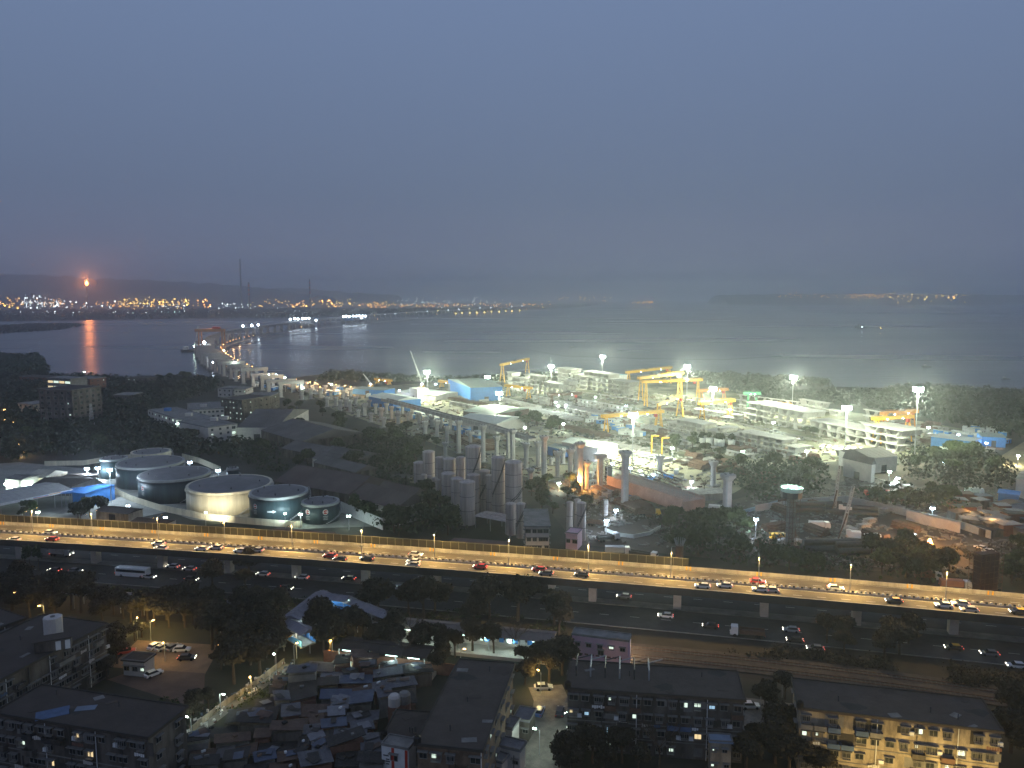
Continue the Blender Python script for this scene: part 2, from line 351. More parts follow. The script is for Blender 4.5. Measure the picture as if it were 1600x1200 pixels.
def canopy(name, poly, label, H=6.0, step=7.0, leaf=1.6, per=1.0, seed=3, z0=0.0, ml=None):     # a far-off wood that reads as one mass
    r = np.random.RandomState(seed); w = [P(x, y, z0) for x, y in poly]; x0, x1 = min(p.x for p in w), max(p.x for p in w); y0, y1 = min(p.y for p in w), max(p.y for p in w)
    V = []; F = []; nx = int((x1 - x0) / step) + 1; ny = int((y1 - y0) / step) + 1
    for i in range(nx):
        for j in range(ny):
            x = x0 + (i + r.uniform(0, 1)) * step; y = y0 + (j + r.uniform(0, 1)) * step
            if not inside(x, y, w) or (z0 >= 0 and blocked(x, y)): continue
            h = H * (0.65 + 0.5 * r.uniform()) * (1 + 0.25 * noise.noise(Vector((x * 0.01, y * 0.01, 1)))); rad = step * r.uniform(0.6, 0.95)
            for q in range(int(18 * per)):
                d = r.normal(size=3); d /= np.linalg.norm(d); d[2] = abs(d[2]); p = np.array([x, y, z0 + h * 0.45]) + d * np.array([rad, rad, h * 0.55])
                nn = d + r.normal(size=3) * 0.5; nn /= np.linalg.norm(nn); t = np.cross(nn, r.normal(size=3)); t /= np.linalg.norm(t); b2 = np.cross(nn, t); s = leaf * r.uniform(0.6, 1.3)
                k = len(V); V += [tuple(p - t * s), tuple(p - b2 * s * 0.8), tuple(p + t * s), tuple(p + b2 * s * 0.8)]; F.append((k, k + 1, k + 2, k + 3))
    mb = MB(); mb.v = V; mb.f = F
    o = obj(name, mb, ml or m_leaf[0]); o['kind'] = 'stuff'; o['label'] = label; return o
# ------------------------------------------------------------------ windows and buildings
def window_mesh(w, h, shade=True, cage=False):
    f = MB(); t = 0.09
    f.box((0, -0.06, h / 2 + t / 2), (w + 2 * t, 0.12, t)).box((0, -0.06, -h / 2 - t / 2), (w + 2 * t, 0.12, t)).box((-w / 2 - t / 2, -0.06, 0), (t, 0.12, h)).box((w / 2 + t / 2, -0.06, 0), (t, 0.12, h)).box((0, -0.05, 0), (0.06, 0.08, h))
    if shade: f.box((0, -0.36, h / 2 + 0.22), (w + 0.6, 0.72, 0.09))
    if cage:
        for k in range(5): f.box((-w / 2 + w * k / 4, -0.62, 0), (0.05, 0.05, h + 0.3))
        f.box((0, -0.62, -h / 2 - 0.2), (w + 0.1, 0.06, 0.06)).box((0, -0.62, h / 2 - 0.05), (w + 0.1, 0.06, 0.06)).box((0, -0.36, -h / 2 - 0.22), (w + 0.1, 0.56, 0.05))
    return f.mesh('window')
WM = {}
def window(parent, x, y, z, rz, w, h, lit=None, shade=True, cage=False, fm=None):
    key = (round(w, 2), round(h, 2), shade, cage)
    if key not in WM:
        WM[key] = window_mesh(*key); WM[key].materials.append(fm or m_concd)
    o = bpy.data.objects.new('window', WM[key]); C.objects.link(o); o.parent = parent; o.location = (x, y, z); o.rotation_euler = (0, 0, rz)
    g = {None: m_glass, 'w': g_winw, 'y': g_winy, 'b': g_winb}[lit]; kk = ('pane', key[0], key[1], lit)
    if lit:
        kk = kk + (R.randrange(6),); v_ = kk[-1]
        if kk not in WM:
            pb = MB(); q_ = ((-.25, .05, .44, .7), (.2, 0, .5, .8), (0, .1, .9, .6), (.1, -.1, .6, .5), (-.28, .15, .3, .5), (0, 0, .95, .9))[v_]; pb.box((w * q_[0], -0.02, h * q_[1]), (w * q_[2], 0.04, h * q_[3])); WM[kk] = pb.mesh('pane'); WM[kk].materials.append(g)
    if kk not in WM:
        pb = MB(); pb.box((0, -0.015, 0), (w, 0.03, h)); WM[kk] = pb.mesh('pane'); WM[kk].materials.append(g)
    p_ = bpy.data.objects.new('pane', WM[kk]); C.objects.link(p_); p_.parent = o
    return o
def frame3(FL, FR, BL, h):                      # a rectangle fitted to three roof corners seen in the photograph
    A = P(*FL, h); B_ = P(*FR, h); D = P(*BL, h); u = (B_ - A); u.z = 0; L = u.length; u.normalize(); nrm = Vector((-u.y, u.x, 0)); Wd = (D - A).dot(nrm)
    if Wd < 0: nrm = -nrm; Wd = -Wd
    return Vector((A.x, A.y, 0)), math.atan2(u.y, u.x), L, Wd
def local(o, rz, x, y, z=0.0): return Vector((o.x + x * math.cos(rz) - y * math.sin(rz), o.y + x * math.sin(rz) + y * math.cos(rz), z))
def foot(o, rz, L, Wd, m=2.0): keep([local(o, rz, 0, 0), local(o, rz, L, 0), local(o, rz, L, Wd), local(o, rz, 0, Wd)], m)
def flat_block(name, label, FL, FR, BL, h, wall, roof, floors=4, bays=12, lit=0.2, litk='wwy', cages=0.4, sides=True, over=0.5, win=(1.3, 1.2), clutter=True, seed=1, cat='building', shade=True, back=False):
    rr = random.Random(seed); o, rz, L, Wd = frame3(FL, FR, BL, h); foot(o, rz, L, Wd); t = thing(name, label, cat, o, rz)
    obj('wall', MB().box((L / 2, Wd / 2, (h - 0.3) / 2), (L, Wd, h - 0.3)), wall, t)
    rb = MB().box((L / 2, Wd / 2, h - 0.15), (L + 2 * over, Wd + 2 * over, 0.3)); ro = obj('roof', rb, roof, t)
    pb = MB(); e = over - 0.12
    for (cx, cy_, dx, dy) in ((L / 2, -e, L + 2 * e, 0.22), (L / 2, Wd + e, L + 2 * e, 0.22), (-e, Wd / 2, 0.22, Wd + 2 * e - 0.23), (L + e, Wd / 2, 0.22, Wd + 2 * e - 0.23)): pb.box((cx, cy_, h + 0.12), (dx, dy, 0.24))
    obj('parapet', pb, m_dconc if clutter else m_concd, ro)
    fh = (h - 0.5) / floors; nw = 0
    for f in range(floors):
        for b_ in range(bays):
            x = L * (b_ + 0.5) / bays + rr.uniform(-0.3, 0.3); z = fh * (f + 0.55)
            if clutter and rr.random() < .12: continue
            k = rr.choice(litk) if rr.random() < lit else None; cg = rr.random() < cages
            window(t, x, 0, z, 0, win[0] * (1 + (rr.random() < 0.25) * 0.3), win[1], k, shade, cg); nw += 1
        if sides:
            nb = max(2, int(Wd / 4.5))
            for b_ in range(nb):
                y = Wd * (b_ + 0.5) / nb; k = rr.choice(litk) if rr.random() < lit else None
                if nw < 96: window(t, L, y, fh * (f + 0.55), math.pi / 2, win[0], win[1], k, shade, rr.random() < cages); nw += 1
                if o.x + L > 0 and nw < 96: window(t, 0, y, fh * (f + 0.55), -math.pi / 2, win[0], win[1], k, shade, False); nw += 1
    if clutter:
        for k in range(max(3, bays // 3)):
            x = L * (k + 1.0) / (bays // 3 + 1) ; obj('drain_pipe', MB().bar((x, -0.12, 0), (x, -0.12, h - 0.4), 0.08, 6), m_white if k % 2 else m_dsteel, t)
        for f in range(1, floors):
            for b_ in range(bays):
                if rr.random() < 0.24:
                    x = L * (b_ + 0.5) / bays
                    obj('balcony', MB().box((x, -0.62, fh * f + 0.02), (2.2, 1.2, 0.12)).box((x, -1.18, fh * f + 0.5), (2.2, 0.07, 0.85)).box((x - 1.06, -0.6, fh * f + 0.5), (0.07, 1.08, 0.85)).box((x + 1.06, -0.6, fh * f + 0.5), (0.07, 1.08, 0.85)), rr.choice([m_wall1, m_concd, m_rust, m_wall1, m_dsteel, m_cloth]), t)
                elif rr.random() < 0.14:
                    x = L * (b_ + 0.98) / bays; obj('air_conditioner', MB().box((x, -0.28, fh * f + 1.3), (0.85, 0.4, 0.6)).box((x, -0.28, fh * f + 0.94), (0.95, 0.5, 0.06)), m_white, t)
        for f in range(floors):
            for b_ in range(bays):
                if rr.random() < 0.30:
                    x = L * (b_ + rr.uniform(.25, .75)) / bays; w_ = rr.uniform(1.6, 3.4); hh_ = rr.uniform(1.0, fh - .4); obj('wall_stain', MB().box((x, -0.012, fh * f + fh * .5 + rr.uniform(-.3, .3)), (w_, .024, hh_)), rr.choice([m_wall1, m_concd, m_dconc, m_dconc]), t)
                if f and rr.random() < 0.16:
                    x = L * (b_ + .5) / bays; lb_ = MB()
                    for q_ in range(rr.randint(3, 6)): lb_.box((x - 1 + q_ * .42, -.85, fh * f + .55 - rr.uniform(0, .12)), (.34, .03, rr.uniform(.4, .8)))
                    obj('laundry', lb_, rr.choice([m_offw, m_cloth, m_brick, m_white]), t)
        for k in range(int(bays * .4)):
            x = L * rr.random(); y = Wd * rr.random(); obj('roof_stain', MB().poly([(x + rr.uniform(1, 3.2) * math.cos(a), min(Wd, max(0, y + rr.uniform(.7, 2.2) * math.sin(a))), h + .006 + k * .0012) for a in np.linspace(0, 6.28, 10)[:-1]]), rr.choice([m_bit2, m_dconc, m_bit]), t)
        for k in range(2):
            x = L * rr.uniform(.1, .9); y = Wd * rr.uniform(.2, .8); obj('roof_tank', MB().lathe([(.65, h), (.65, h + 1.1), (.3, h + 1.35)], 10), rr.choice([m_dsteel, m_dconc]), t)
        obj('floor_band', MB().box((L / 2, -0.05, fh + 0.15), (L, 0.1, 0.18)).box((L / 2, -0.05, 2 * fh + 0.15), (L, 0.1, 0.18)), m_concd, t)
        for k in range(5):
            x = L * rr.random(); y = Wd * rr.random(); obj('roof_patch', MB().box((x, y, h + 0.03), (rr.uniform(1, 3), rr.uniform(0.6, 1.6), 0.06), rr.random()), rr.choice([m_bit, m_bit2, m_concd]), t)
        for k in range(3):
            x = L * rr.uniform(0.1, 0.9); y = Wd * rr.uniform(0.1, 0.9); obj('vent_pipe', MB().bar((x, y, h), (x, y, h + 1.1), 0.09, 6), m_dsteel, t)
    return t, o, rz, L, Wd
def shed(name, label, FL, FR, BL, h, wall, roof, rise=2.0, group=None, cat='shed', ribs=True, open_front=False):
    o, rz, L, Wd = frame3(FL, FR, BL, h); foot(o, rz, L, Wd, 1.0); t = thing(name, label, cat, o, rz, group)
    if open_front:
        n_ = max(2, int(L / 7)); pb = MB()
        for i in range(n_ + 1):
            for y in (0.2, Wd - 0.2): obj('post', MB().bar((0.2 + (L - 0.4) * i / n_, y, 0), (0.2 + (L - 0.4) * i / n_, y, h - 0.02), 0.14), m_steel, t)
    else:
        wb = MB().box((L / 2, Wd / 2, h / 2 - 0.01), (L, Wd, h - 0.02)); obj('wall', wb, wall, t)
        if L > 8: obj('door', MB().box((L * 0.5, -0.03, min(h * 0.4, 1.9)), (min(4, L * 0.2), 0.06, min(h * 0.8, 3.8))), m_dsteel, t)
    rf = MB(); a = 0.4
    k = 0
    for sy, y0, y1 in ((0, -a, Wd / 2), (1, Wd + a, Wd / 2)):
        rf.poly([(-a, y0, h), (L + a, y0, h), (L + a, y1, h + rise), (-a, y1, h + rise)][::1 if sy == 0 else -1])
    rf.poly([(-a, Wd + a, h), (-a, -a, h), (-a, Wd / 2, h + rise)]).poly([(L + a, -a, h), (L + a, Wd + a, h), (L + a, Wd / 2, h + rise)]); rf.poly([(-a, -a, h), (-a, Wd + a, h), (L + a, Wd + a, h), (L + a, -a, h)])
    ro = obj('roof', rf, roof, t)
    if ribs:
        rb = MB(); s = max(3.0, L / 14)
        x = s / 2
        while x < L:
            rb.bar((x, -a, h + 0.03), (x, Wd / 2, h + rise + 0.03), 0.05).bar((x, Wd + a, h + 0.03), (x, Wd / 2, h + rise + 0.03), 0.05); x += s
        rb.bar((-a, Wd / 2, h + rise + 0.06), (L + a, Wd / 2, h + rise + 0.06), 0.12); obj('roof_ridge', rb, roof, ro)
    return t, o, rz, L, Wd
# ------------------------------------------------------------------ vehicles (length along x, front at +x)
m_paint = {k: mat(k + '_car_paint', c, 0.3, 0.05, 1, spec=0.6) for k, c in (('white', (0.7, 0.7, 0.7)), ('silver', (0.4, 0.41, 0.43)), ('red', (0.42, 0.03, 0.03)), ('black', (0.03, 0.03, 0.035)), ('grey', (0.16, 0.165, 0.18)), ('yellow', (0.75, 0.45, 0.05)), ('blue', (0.07, 0.14, 0.32)))}
def wheel_mesh(r, w):
    b_ = MB(); n_ = 12; k = 0
    for y in (-w / 2, w / 2):
        for i in range(n_): a = 2 * math.pi * i / n_; b_.v.append((r * math.cos(a), y, r * math.sin(a)))
    for i in range(n_): j = (i + 1) % n_; b_.f.append((i, n_ + i, n_ + j, j))
    b_.f.append(tuple(range(n_))); b_.f.append(tuple(range(2 * n_ - 1, n_ - 1, -1))); me = b_.mesh('wheel'); me.materials.append(m_rub); return me
WHM = wheel_mesh(0.32, 0.2); WHL = wheel_mesh(0.48, 0.3)
def add_wheels(t, xs, hw, me, r):
    for x in xs:
        for s in (-1, 1): w_ = obj('wheel', me, None, t); w_.location = (x, s * hw, r)
def make_car(paint, on=True, taxi=False):
    t = thing('car', paint + ' car', 'car'); L = 4.2
    prof = [(-2.1, 0.35), (2.1, 0.35), (2.12, 0.62), (1.95, 0.80), (1.05, 0.92), (-1.75, 0.96), (-2.1, 0.85)]
    obj('body', MB().extrude(prof, -0.85, 0.85), m_paint[paint], t)
    gp = MB(); 
    lo = [(1.05, -0.80), (-1.75, -0.80), (-1.75, 0.80), (1.05, 0.80)]; hi = [(0.35, -0.66), (-1.35, -0.66), (-1.35, 0.66), (0.35, 0.66)]
    gp.v = [(x, y, 0.93) for x, y in lo] + [(x, y, 1.42) for x, y in hi]; gp.f = [(0, 1, 5, 4)[::-1], (1, 2, 6, 5)[::-1], (2, 3, 7, 6)[::-1], (3, 0, 4, 7)[::-1]]
    obj('windows', gp, m_glass, t); obj('roof_panel', MB().box((-0.5, 0, 1.45), (1.72, 1.34, 0.06)), m_paint['yellow' if taxi else paint], t)
    add_wheels(t, (1.3, -1.3), 0.80, WHM, 0.32)
    for s in (-1, 1):
        obj('headlight', MB().box((2.10, s * 0.6, 0.70), (0.12, 0.36, 0.18)), g_head if on else m_white, t)
        obj('taillight', MB().box((-2.10, s * 0.66, 0.78), (0.10, 0.26, 0.18)), g_red if on else m_red, t)
    return t
def make_truck(cabc, bedc, L=8.0, box_=True, on=False):
    t = thing('truck', cabc + ' truck', 'truck')
    obj('cab', MB().extrude([(L / 2 - 2.0, 0.6), (L / 2, 0.6), (L / 2, 1.7), (L / 2 - 0.35, 2.8), (L / 2 - 2.0, 2.8)], -1.15, 1.15), m_paint[cabc], t)
    obj('windscreen', MB().poly([(L / 2 + 0.01, -1.0, 1.75), (L / 2 + 0.01, 1.0, 1.75), (L / 2 - 0.30, 1.0, 2.6), (L / 2 - 0.30, -1.0, 2.6)]), m_glass, t)
    bm_ = MB()
    if box_: bm_.box((-1.1, 0, 1.95), (L - 2.5, 2.4, 1.9))
    else:
        bm_.box((-1.1, 0, 1.15), (L - 2.5, 2.4, 0.16)); 
        for s in (-1, 1): bm_.box((-1.1, s * 1.16, 1.7), (L - 2.5, 0.08, 0.9))
        bm_.box((-1.1 - (L - 2.5) / 2 + 0.04, 0, 1.7), (0.08, 2.2, 0.9)).box((-1.1 + (L - 2.5) / 2 - 0.04, 0, 1.7), (0.08, 2.2, 0.9)).box((-1.1, 0, 1.42), (L - 3.0, 2.1, 0.36))
    obj('cargo_body', bm_, bedc, t); obj('chassis', MB().box((-0.4, 0, 0.78), (L - 1, 0.9, 0.3)), m_dsteel, t)
    add_wheels(t, (L / 2 - 1.2, -L / 2 + 2.2, -L / 2 + 1.0), 1.0, WHL, 0.48)
    for s in (-1, 1):
        obj('headlight', MB().box((L / 2 + 0.03, s * 0.85, 0.95), (0.1, 0.4, 0.25)), g_head if on else m_white, t)
        obj('taillight', MB().box((-L / 2 + 0.1, s * 0.95, 0.9), (0.1, 0.3, 0.2)), g_red if on else m_red, t)
    return t
CARP = {}
def car(paint, loc, rz, label, on=True, taxi=False, group=None):
    k = (paint, on, taxi)
    if k not in CARP: CARP[k] = Proto(make_car(paint, on, taxi))
    return CARP[k].put(loc, rz, 1.0, label, group)
def truck(cabc, bedc, loc, rz, label, L=8.0, box_=True, on=False, group=None):
    k = (cabc, bedc.name, L, box_, on)
    if k not in CARP: CARP[k] = Proto(make_truck(cabc, bedc, L, box_, on))
    return CARP[k].put(loc, rz, 1.0, label, group)
# ------------------------------------------------------------------ flyover
_pt = [P(0, 843, 9.5), P(400, 868, 9.5), P(700, 891, 9.5), P(1100, 922, 9.5), P(1400, 948, 9.5), P(1600, 966, 9.5)]
FC = np.polyfit([p.x for p in _pt], [p.y for p in _pt], 2)
def FO(x, off=0.0, h=0.0):                       # along the flyover's near edge; off grows away from the viewer
    y = np.polyval(FC, x); s = 2 * FC[0] * x + FC[1]; d = math.hypot(1, s); return Vector((x - s / d * off, y + off / d, h))
def FA(x): return math.atan(2 * FC[0] * x + FC[1])
FW = 18.5; FX = np.linspace(-235, 185, 106)
def strip(o0, o1, z0, z1, xs=FX, mb=None):        # closed band between two offsets and two heights
    mb = mb or MB(); k = len(mb.v)
    for x in xs:
        for o_, z in ((o0, z0), (o1, z0), (o1, z1), (o0, z1)): mb.v.append(tuple(FO(x, o_, z)))
    n_ = len(xs)
    for i in range(n_ - 1):
        a = k + 4 * i; b_ = a + 4
        for q in range(4): r_ = (q + 1) % 4; mb.f.append((a + q, b_ + q, b_ + r_, a + r_))
    mb.f.append((k, k + 1, k + 2, k + 3)); mb.f.append(tuple(k + 4 * (n_ - 1) + i for i in (3, 2, 1, 0))); return mb
def flat(o0, o1, z, xs=FX):
    mb = MB()
    for x in xs: mb.v.append(tuple(FO(x, o0, z))); mb.v.append(tuple(FO(x, o1, z)))
    for i in range(len(xs) - 1): a = 2 * i; mb.f.append((a, a + 2, a + 3, a + 1))
    return mb
fly = thing('flyover', 'long elevated road flyover under warm lamps, crossing the whole view', 'flyover')
obj('deck', strip(0.5, FW - 0.5, 7.75, 8.5), m_concd, fly)
obj('box_girder', strip(5.0, 13.5, 6.6, 7.74), MATS['dark_concrete'] if 'dark_concrete' in MATS else mat('dark_concrete', (0.055, 0.05, 0.045), 0.95, 0.3, 0.3), fly)
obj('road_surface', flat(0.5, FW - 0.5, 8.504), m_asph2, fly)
for o_ in (0.0, FW - 0.45): obj('parapet', strip(o_, o_ + 0.45, 7.5, 9.55), m_conc, fly)
obj('fascia', strip(-0.05, -0.005, 7.4, 9.5), mat('dark_concrete', (0.055, 0.05, 0.045), 0.95, 0.3, 0.3), fly)  # darker plate over the outer face of the near parapet
obj('median_barrier', strip(FW / 2 - 0.25, FW / 2 + 0.25, 8.51, 9.05), m_conc, fly)
mk = MB(); mk2 = MB()
for i in range(390):
    x = -232 + i * 1.06; p = FO(x, FW / 2, 9.3); (mk if i % 2 else mk2).box(tuple(p), (0.55, 0.34, 0.46), FA(x))
obj('median_plants', mk, m_dsteel, fly)['kind'] = 'stuff'; obj('median_blocks', mk2, m_white, fly)['kind'] = 'stuff'
ln = MB()
for i in range(140):
    x = -232 + i * 3.0
    if i % 2:
        for o_ in (FW / 4 + 0.2, 3 * FW / 4 - 0.2): p = FO(x, o_, 8.516); ln.box(tuple(p), (2.4, 0.14, 0.012), FA(x))
obj('lane_marking', ln, m_white, fly)['kind'] = 'stuff'
for o_ in (1.1, FW / 2 - 0.7, FW / 2 + 0.7, FW - 1.1): obj('edge_line', flat(o_ - 0.07, o_ + 0.07, 8.512), m_white, fly)
xb = [x for x in FX if x < FO(0).x + 34]; xend = P(1052, 880, 10).x
xb = list(np.linspace(-235, xend, 90))
m_screen = mat('acrylic_screen', (0.032, 0.032, 0.026), 0.35, 0.3, 0.4, spec=0.5)
nb_ = obj('noise_barrier', strip(FW - 0.16, FW - 0.08, 9.56, 12.0, xb), m_screen, fly)
ps = MB(); x = -234
while x < xend: p = FO(x, FW - 0.24, 10.82); ps.box(tuple(p), (0.10, 0.10, 2.5), FA(x)); x += 2.6
strip(FW - 0.30, FW - 0.18, 12.0, 12.08, xb, ps)
obj('barrier_frame', ps, mat('olive_steel', (0.30, 0.28, 0.20), 0.6), nb_)
x = -225.0
while x < 180:
    for d in (0, 1.1): p = FO(x + d, FW - 0.50, 9.08); obj('joint_marker', MB().box(tuple(p), (0.38, 0.10, 1.12), FA(x)), m_yel, fly)
    x += 19.5
PIERX = [P(px, by, 0) for px, by in ((15, 878), (136, 884), (238, 893), (343, 901), (449, 909), (558, 918), (671, 927), (790, 938), (918, 950), (1053, 963), (1191, 975), (1337, 988), (1490, 1002), (1648, 1018))]
for p in PIERX:
    a = FA(p.x); c = FO(p.x, 9.2, 0)
    pb = MB(); pb.prism([tuple(local(c, a, x_, y_))[:2] for x_, y_ in ((-1.1, -1.2), (1.1, -1.2), (1.1, 1.2), (-1.1, 1.2))], 0, 4.9)
    k = len(pb.v)
    for (hx, hy, z) in ((1.1, 1.2, 4.9), (1.2, 3.4, 6.58)):
        for sx, sy in ((-1, -1), (1, -1), (1, 1), (-1, 1)): pb.v.append(tuple(local(c, a, sx * hx, sy * hy, z)))
    for i in range(4): j = (i + 1) % 4; pb.f.append((k + i, k + j, k + 4 + j, k + 4 + i))
    pb.f.append((k + 4, k + 5, k + 6, k + 7)); obj('pier', pb, mat('pier_concrete', (0.62, 0.56, 0.50), 0.85, 0.2, 0.4), fly)
# lamps of the flyover: full cut-off heads, two arms
LX = [(-66, 790, 828), (51, 797, 832), (149, 800, 834), (247, 807, 842), (350, 815, 848), (452, 822, 856), (560, 828, 862), (671, 836, 870), (785, 842, 878), (906, 850, 886), (1032, 860, 896), (1164, 871, 905), (1303, 882, 917), (1449, 894, 930), (1610, 905, 945)]
sl = thing('street_lamp', 'twin-arm street lamp', 'street lamp')
obj('pole', MB().bar((0, 0, 0), (0, 0, 7.6), 0.13, 8, 0.08), m_steel, sl)
obj('arm', MB().bar((0, 0, 7.5), (0, -2.0, 7.9), 0.05).bar((0, 0, 7.5), (0, 2.0, 7.9), 0.05), m_steel, sl)
for s in (-1, 1):
    hd_ = obj('lamp_head', MB().box((0, s * 2.3, 7.92), (0.3, 0.8, 0.12)), m_dsteel, sl); obj('lens', MB().box((0, s * 2.3, 7.845), (0.22, 0.6, 0.03)), g_sod, hd_)
SLP = Proto(sl)
ORD = ['first', 'second', 'third', 'fourth', 'fifth', 'sixth', 'seventh', 'eighth', 'ninth', 'tenth', 'eleventh', 'twelfth', 'thirteenth', 'fourteenth', 'fifteenth']
for i, (px, ty, by) in enumerate(LX):
    g = P(px, by, 8.6); c = FO(g.x, FW / 2, 9.53)
    o_ = SLP.put(c, FA(g.x), 1.0, 'grey twin-arm street lamp on the flyover median, %s from the left' % ORD[i], 'street lamps on the flyover')
    lamp(o_, 'SPOT', (0, 0, 7.4), 20000, (1.0, 0.64, 0.20), 0.4, 158, 0.35)
# cars on the flyover: the near side drives left, the far side right
FCARS = [(20, 844, 'white', 0), (60, 838, 'white', 1), (78, 843, 'red', 0), (243, 850, 'white', 0), (250, 857, 'white', 0), (312, 858, 'white', 0), (333, 856, 'silver', 0), (372, 861, 'white', 0), (396, 860, 'silver', 0), (510, 869, 'red', 0), (528, 874, 'black', 0),
         (568, 873, 'black', 0), (637, 866, 'white', 1), (640, 878, 'white', 0), (642, 883, 'silver', 0), (744, 886, 'red', 0), (834, 890, 'red', 0), (848, 896, 'grey', 0), (902, 898, 'black', 0), (1092, 916, 'white', 0), (1124, 915, 'white', 0), (1168, 908, 'red', 1),
         (1180, 921, 'white', 0), (1196, 922, 'silver', 0), (1288, 918, 'white', 1), (1388, 939, 'taxi', 0), (1466, 946, 'white', 0), (1488, 943, 'white', 0), (1508, 953, 'silver', 0), (1582, 956, 'taxi', 0), (1606, 953, 'white', 0)]
used_l = {}
for px, py, colr, far in FCARS:
    g = P(px, py, 8.9); off = (11.6 if far else 5.5) 
    v = g - FO(g.x, 0, 8.9); off = max(1.9 if not far else FW / 2 + 1.6, min((FW / 2 - 1.6) if not far else FW - 2, v.dot(Vector((-math.sin(FA(g.x)), math.cos(FA(g.x)), 0)))))
    i = min(range(len(LX)), key=lambda q_: abs(LX[q_][0] - px)); side = 'right' if px > LX[i][0] else 'left'
    nm = {'taxi': 'yellow-roofed black taxi'}.get(colr, colr + ' car')
    lb = '%s on the %s lanes, %s of the %s flyover lamp' % (nm, 'far' if far else 'near', side, ORD[i])
    used_l[lb] = used_l.get(lb, 0) + 1
    if used_l[lb] > 1: lb = lb.replace(', ', ', %s one %s ' % (('second', 'third', 'fourth')[used_l[lb] - 2], ''), 1).replace('  ', ' ')
    car('black' if colr == 'taxi' else colr, FO(g.x, off, 8.51), FA(g.x) + (0 if far else math.pi), lb, True, colr == 'taxi', 'cars driving on the flyover')
keep([FO(-235, -1), FO(-80, -1), FO(60, -1), FO(185, -1), FO(185, FW + 1), FO(60, FW + 1), FO(-80, FW + 1), FO(-235, FW + 1)], 1)
# ------------------------------------------------------------------ roads below
def gstrip(name, o0, o1, z, m, xs=FX): o_ = flat(o0, o1, z, xs); return struct(name, o_, m)
gstrip('verge', -30, 40, 0.02, mat('verge_earth', (0.038, 0.032, 0.027), 0.95, 0.45, 0.1, bump=0.3, detail=10))
gstrip('road', -7.5, 7.2, 0.05, m_asph); gstrip('road', 11.2, 23.5, 0.05, m_asph)
struct('kerb', strip(7.2, 11.2, 0.0, 0.2), m_concd)
struct('kerb', strip(23.5, 23.8, 0.0, 0.18), m_concd); struct('kerb', strip(-7.8, -7.5, 0.0, 0.18), m_concd)
gl = MB()
for i in range(100):
    x = -230 + i * 4.2
    if i % 2: 
        p = FO(x, -0.1, 0.06); gl.box(tuple(p), (2.6, 0.13, 0.012), FA(x)); p = FO(x, 17.3, 0.06); gl.box(tuple(p), (2.6, 0.13, 0.012), FA(x))
struct('road_marking', gl, m_white)
keep([FO(-235, -8), FO(-80, -8), FO(60, -8), FO(185, -8), FO(185, 24), FO(60, 24), FO(-80, 24), FO(-235, 24)], 0)
GC = [('white truck with its lights on under the left end of the flyover', 'truck', 96, 866, 'white', 1), ('red-lit car on the road below the second pier from the left', 'car', 85, 891, 'black', 0), ('dark car on the lower road beside the slim conifers', 'car', 118, 892, 'grey', 1),
      ('dark car with red lights left of the white bus', 'car', 190, 896, 'black', 1), ('silver car right of the white bus under the flyover', 'car', 233, 901, 'silver', 1), ('white car with bright lamps between the third and fourth piers', 'car', 270, 885, 'white', 0), ('silver car just behind the bright white car below the flyover', 'car', 296, 889, 'silver', 0),
      ('dark car with red lights below the third pier', 'car', 299, 905, 'black', 1), ('small white van under the fifth pier', 'car', 411, 897, 'white', 0), ('dark car with red lamps near the round tree', 'car', 447, 919, 'black', 1), ('white car with lit headlamps right of the fifth pier', 'car', 472, 902, 'white', 0), ('yellow taxi beside the sixth pier on the lower road', 'car', 545, 904, 'taxi', 0),
      ('silver car below the big round tree', 'car', 620, 918, 'silver', 0), ('white van with lit headlamps on the road left of the tenth pier', 'car', 1040, 962, 'white', 0), ('small dark car with a headlamp in mid road right of the tenth pier', 'car', 1110, 978, 'black', 0), ('silver car beside the black one on the lower road', 'car', 1236, 984, 'silver', 0),
      ('black car in front of the silver one on the lower road', 'car', 1242, 1000, 'black', 0), ('grey car with one white headlamp near the railway', 'car', 1274, 1013, 'grey', 0), ('dark car with a red lamp under the flyover right of the eleventh pier', 'car', 1288, 972, 'black', 1), ('yellow taxi with lit headlamps at the thirteenth pier', 'car', 1490, 1012, 'taxi', 0),
      ('dark car with bluish headlamp right of the thirteenth pier', 'car', 1546, 1021, 'grey', 0), ('dark car with warm headlamps before the round bush', 'car', 1384, 1000, 'grey', 0), ('white car at the right edge on the lower road', 'car', 1588, 1040, 'white', 0), ('grey car under the deck between ninth and tenth piers', 'car', 975, 932, 'grey', 0)]
for lb, kd, px, py, colr, d in GC:
    g = P(px, py, 0.6)
    if kd == 'car': car('black' if colr == 'taxi' else colr, (g.x, g.y, 0.06), FA(g.x) + (0 if d else math.pi), lb, True, colr == 'taxi', 'vehicles on the road below the flyover')
    else: truck(colr, m_white, (g.x, g.y, 0.06), FA(g.x) + (0 if d else math.pi), lb, 8.0, True, True, 'vehicles on the road below the flyover')
g = P(1168, 995, 0); truck('white', m_rust, (g.x, g.y, 0.06), FA(g.x) + math.pi, 'dark open truck parked with raised cab on the road verge', 9.0, False)
g = P(845, 920, 0); truck('white', m_dsteel, (g.x, g.y, 0.06), FA(g.x), 'white-cabbed dark lorry under the flyover beside the big tree', 9.0, True)
bus = thing('bus', 'long white bus on the road under the flyover', 'bus')
obj('body', MB().box((0, 0, 1.75), (11, 2.5, 2.7)), m_paint['white'], bus); obj('window_band', MB().box((0, 0, 2.2), (10.4, 2.56, 0.85)), m_glass, bus); add_wheels(bus, (3.6, -3.4), 1.1, WHL, 0.48)
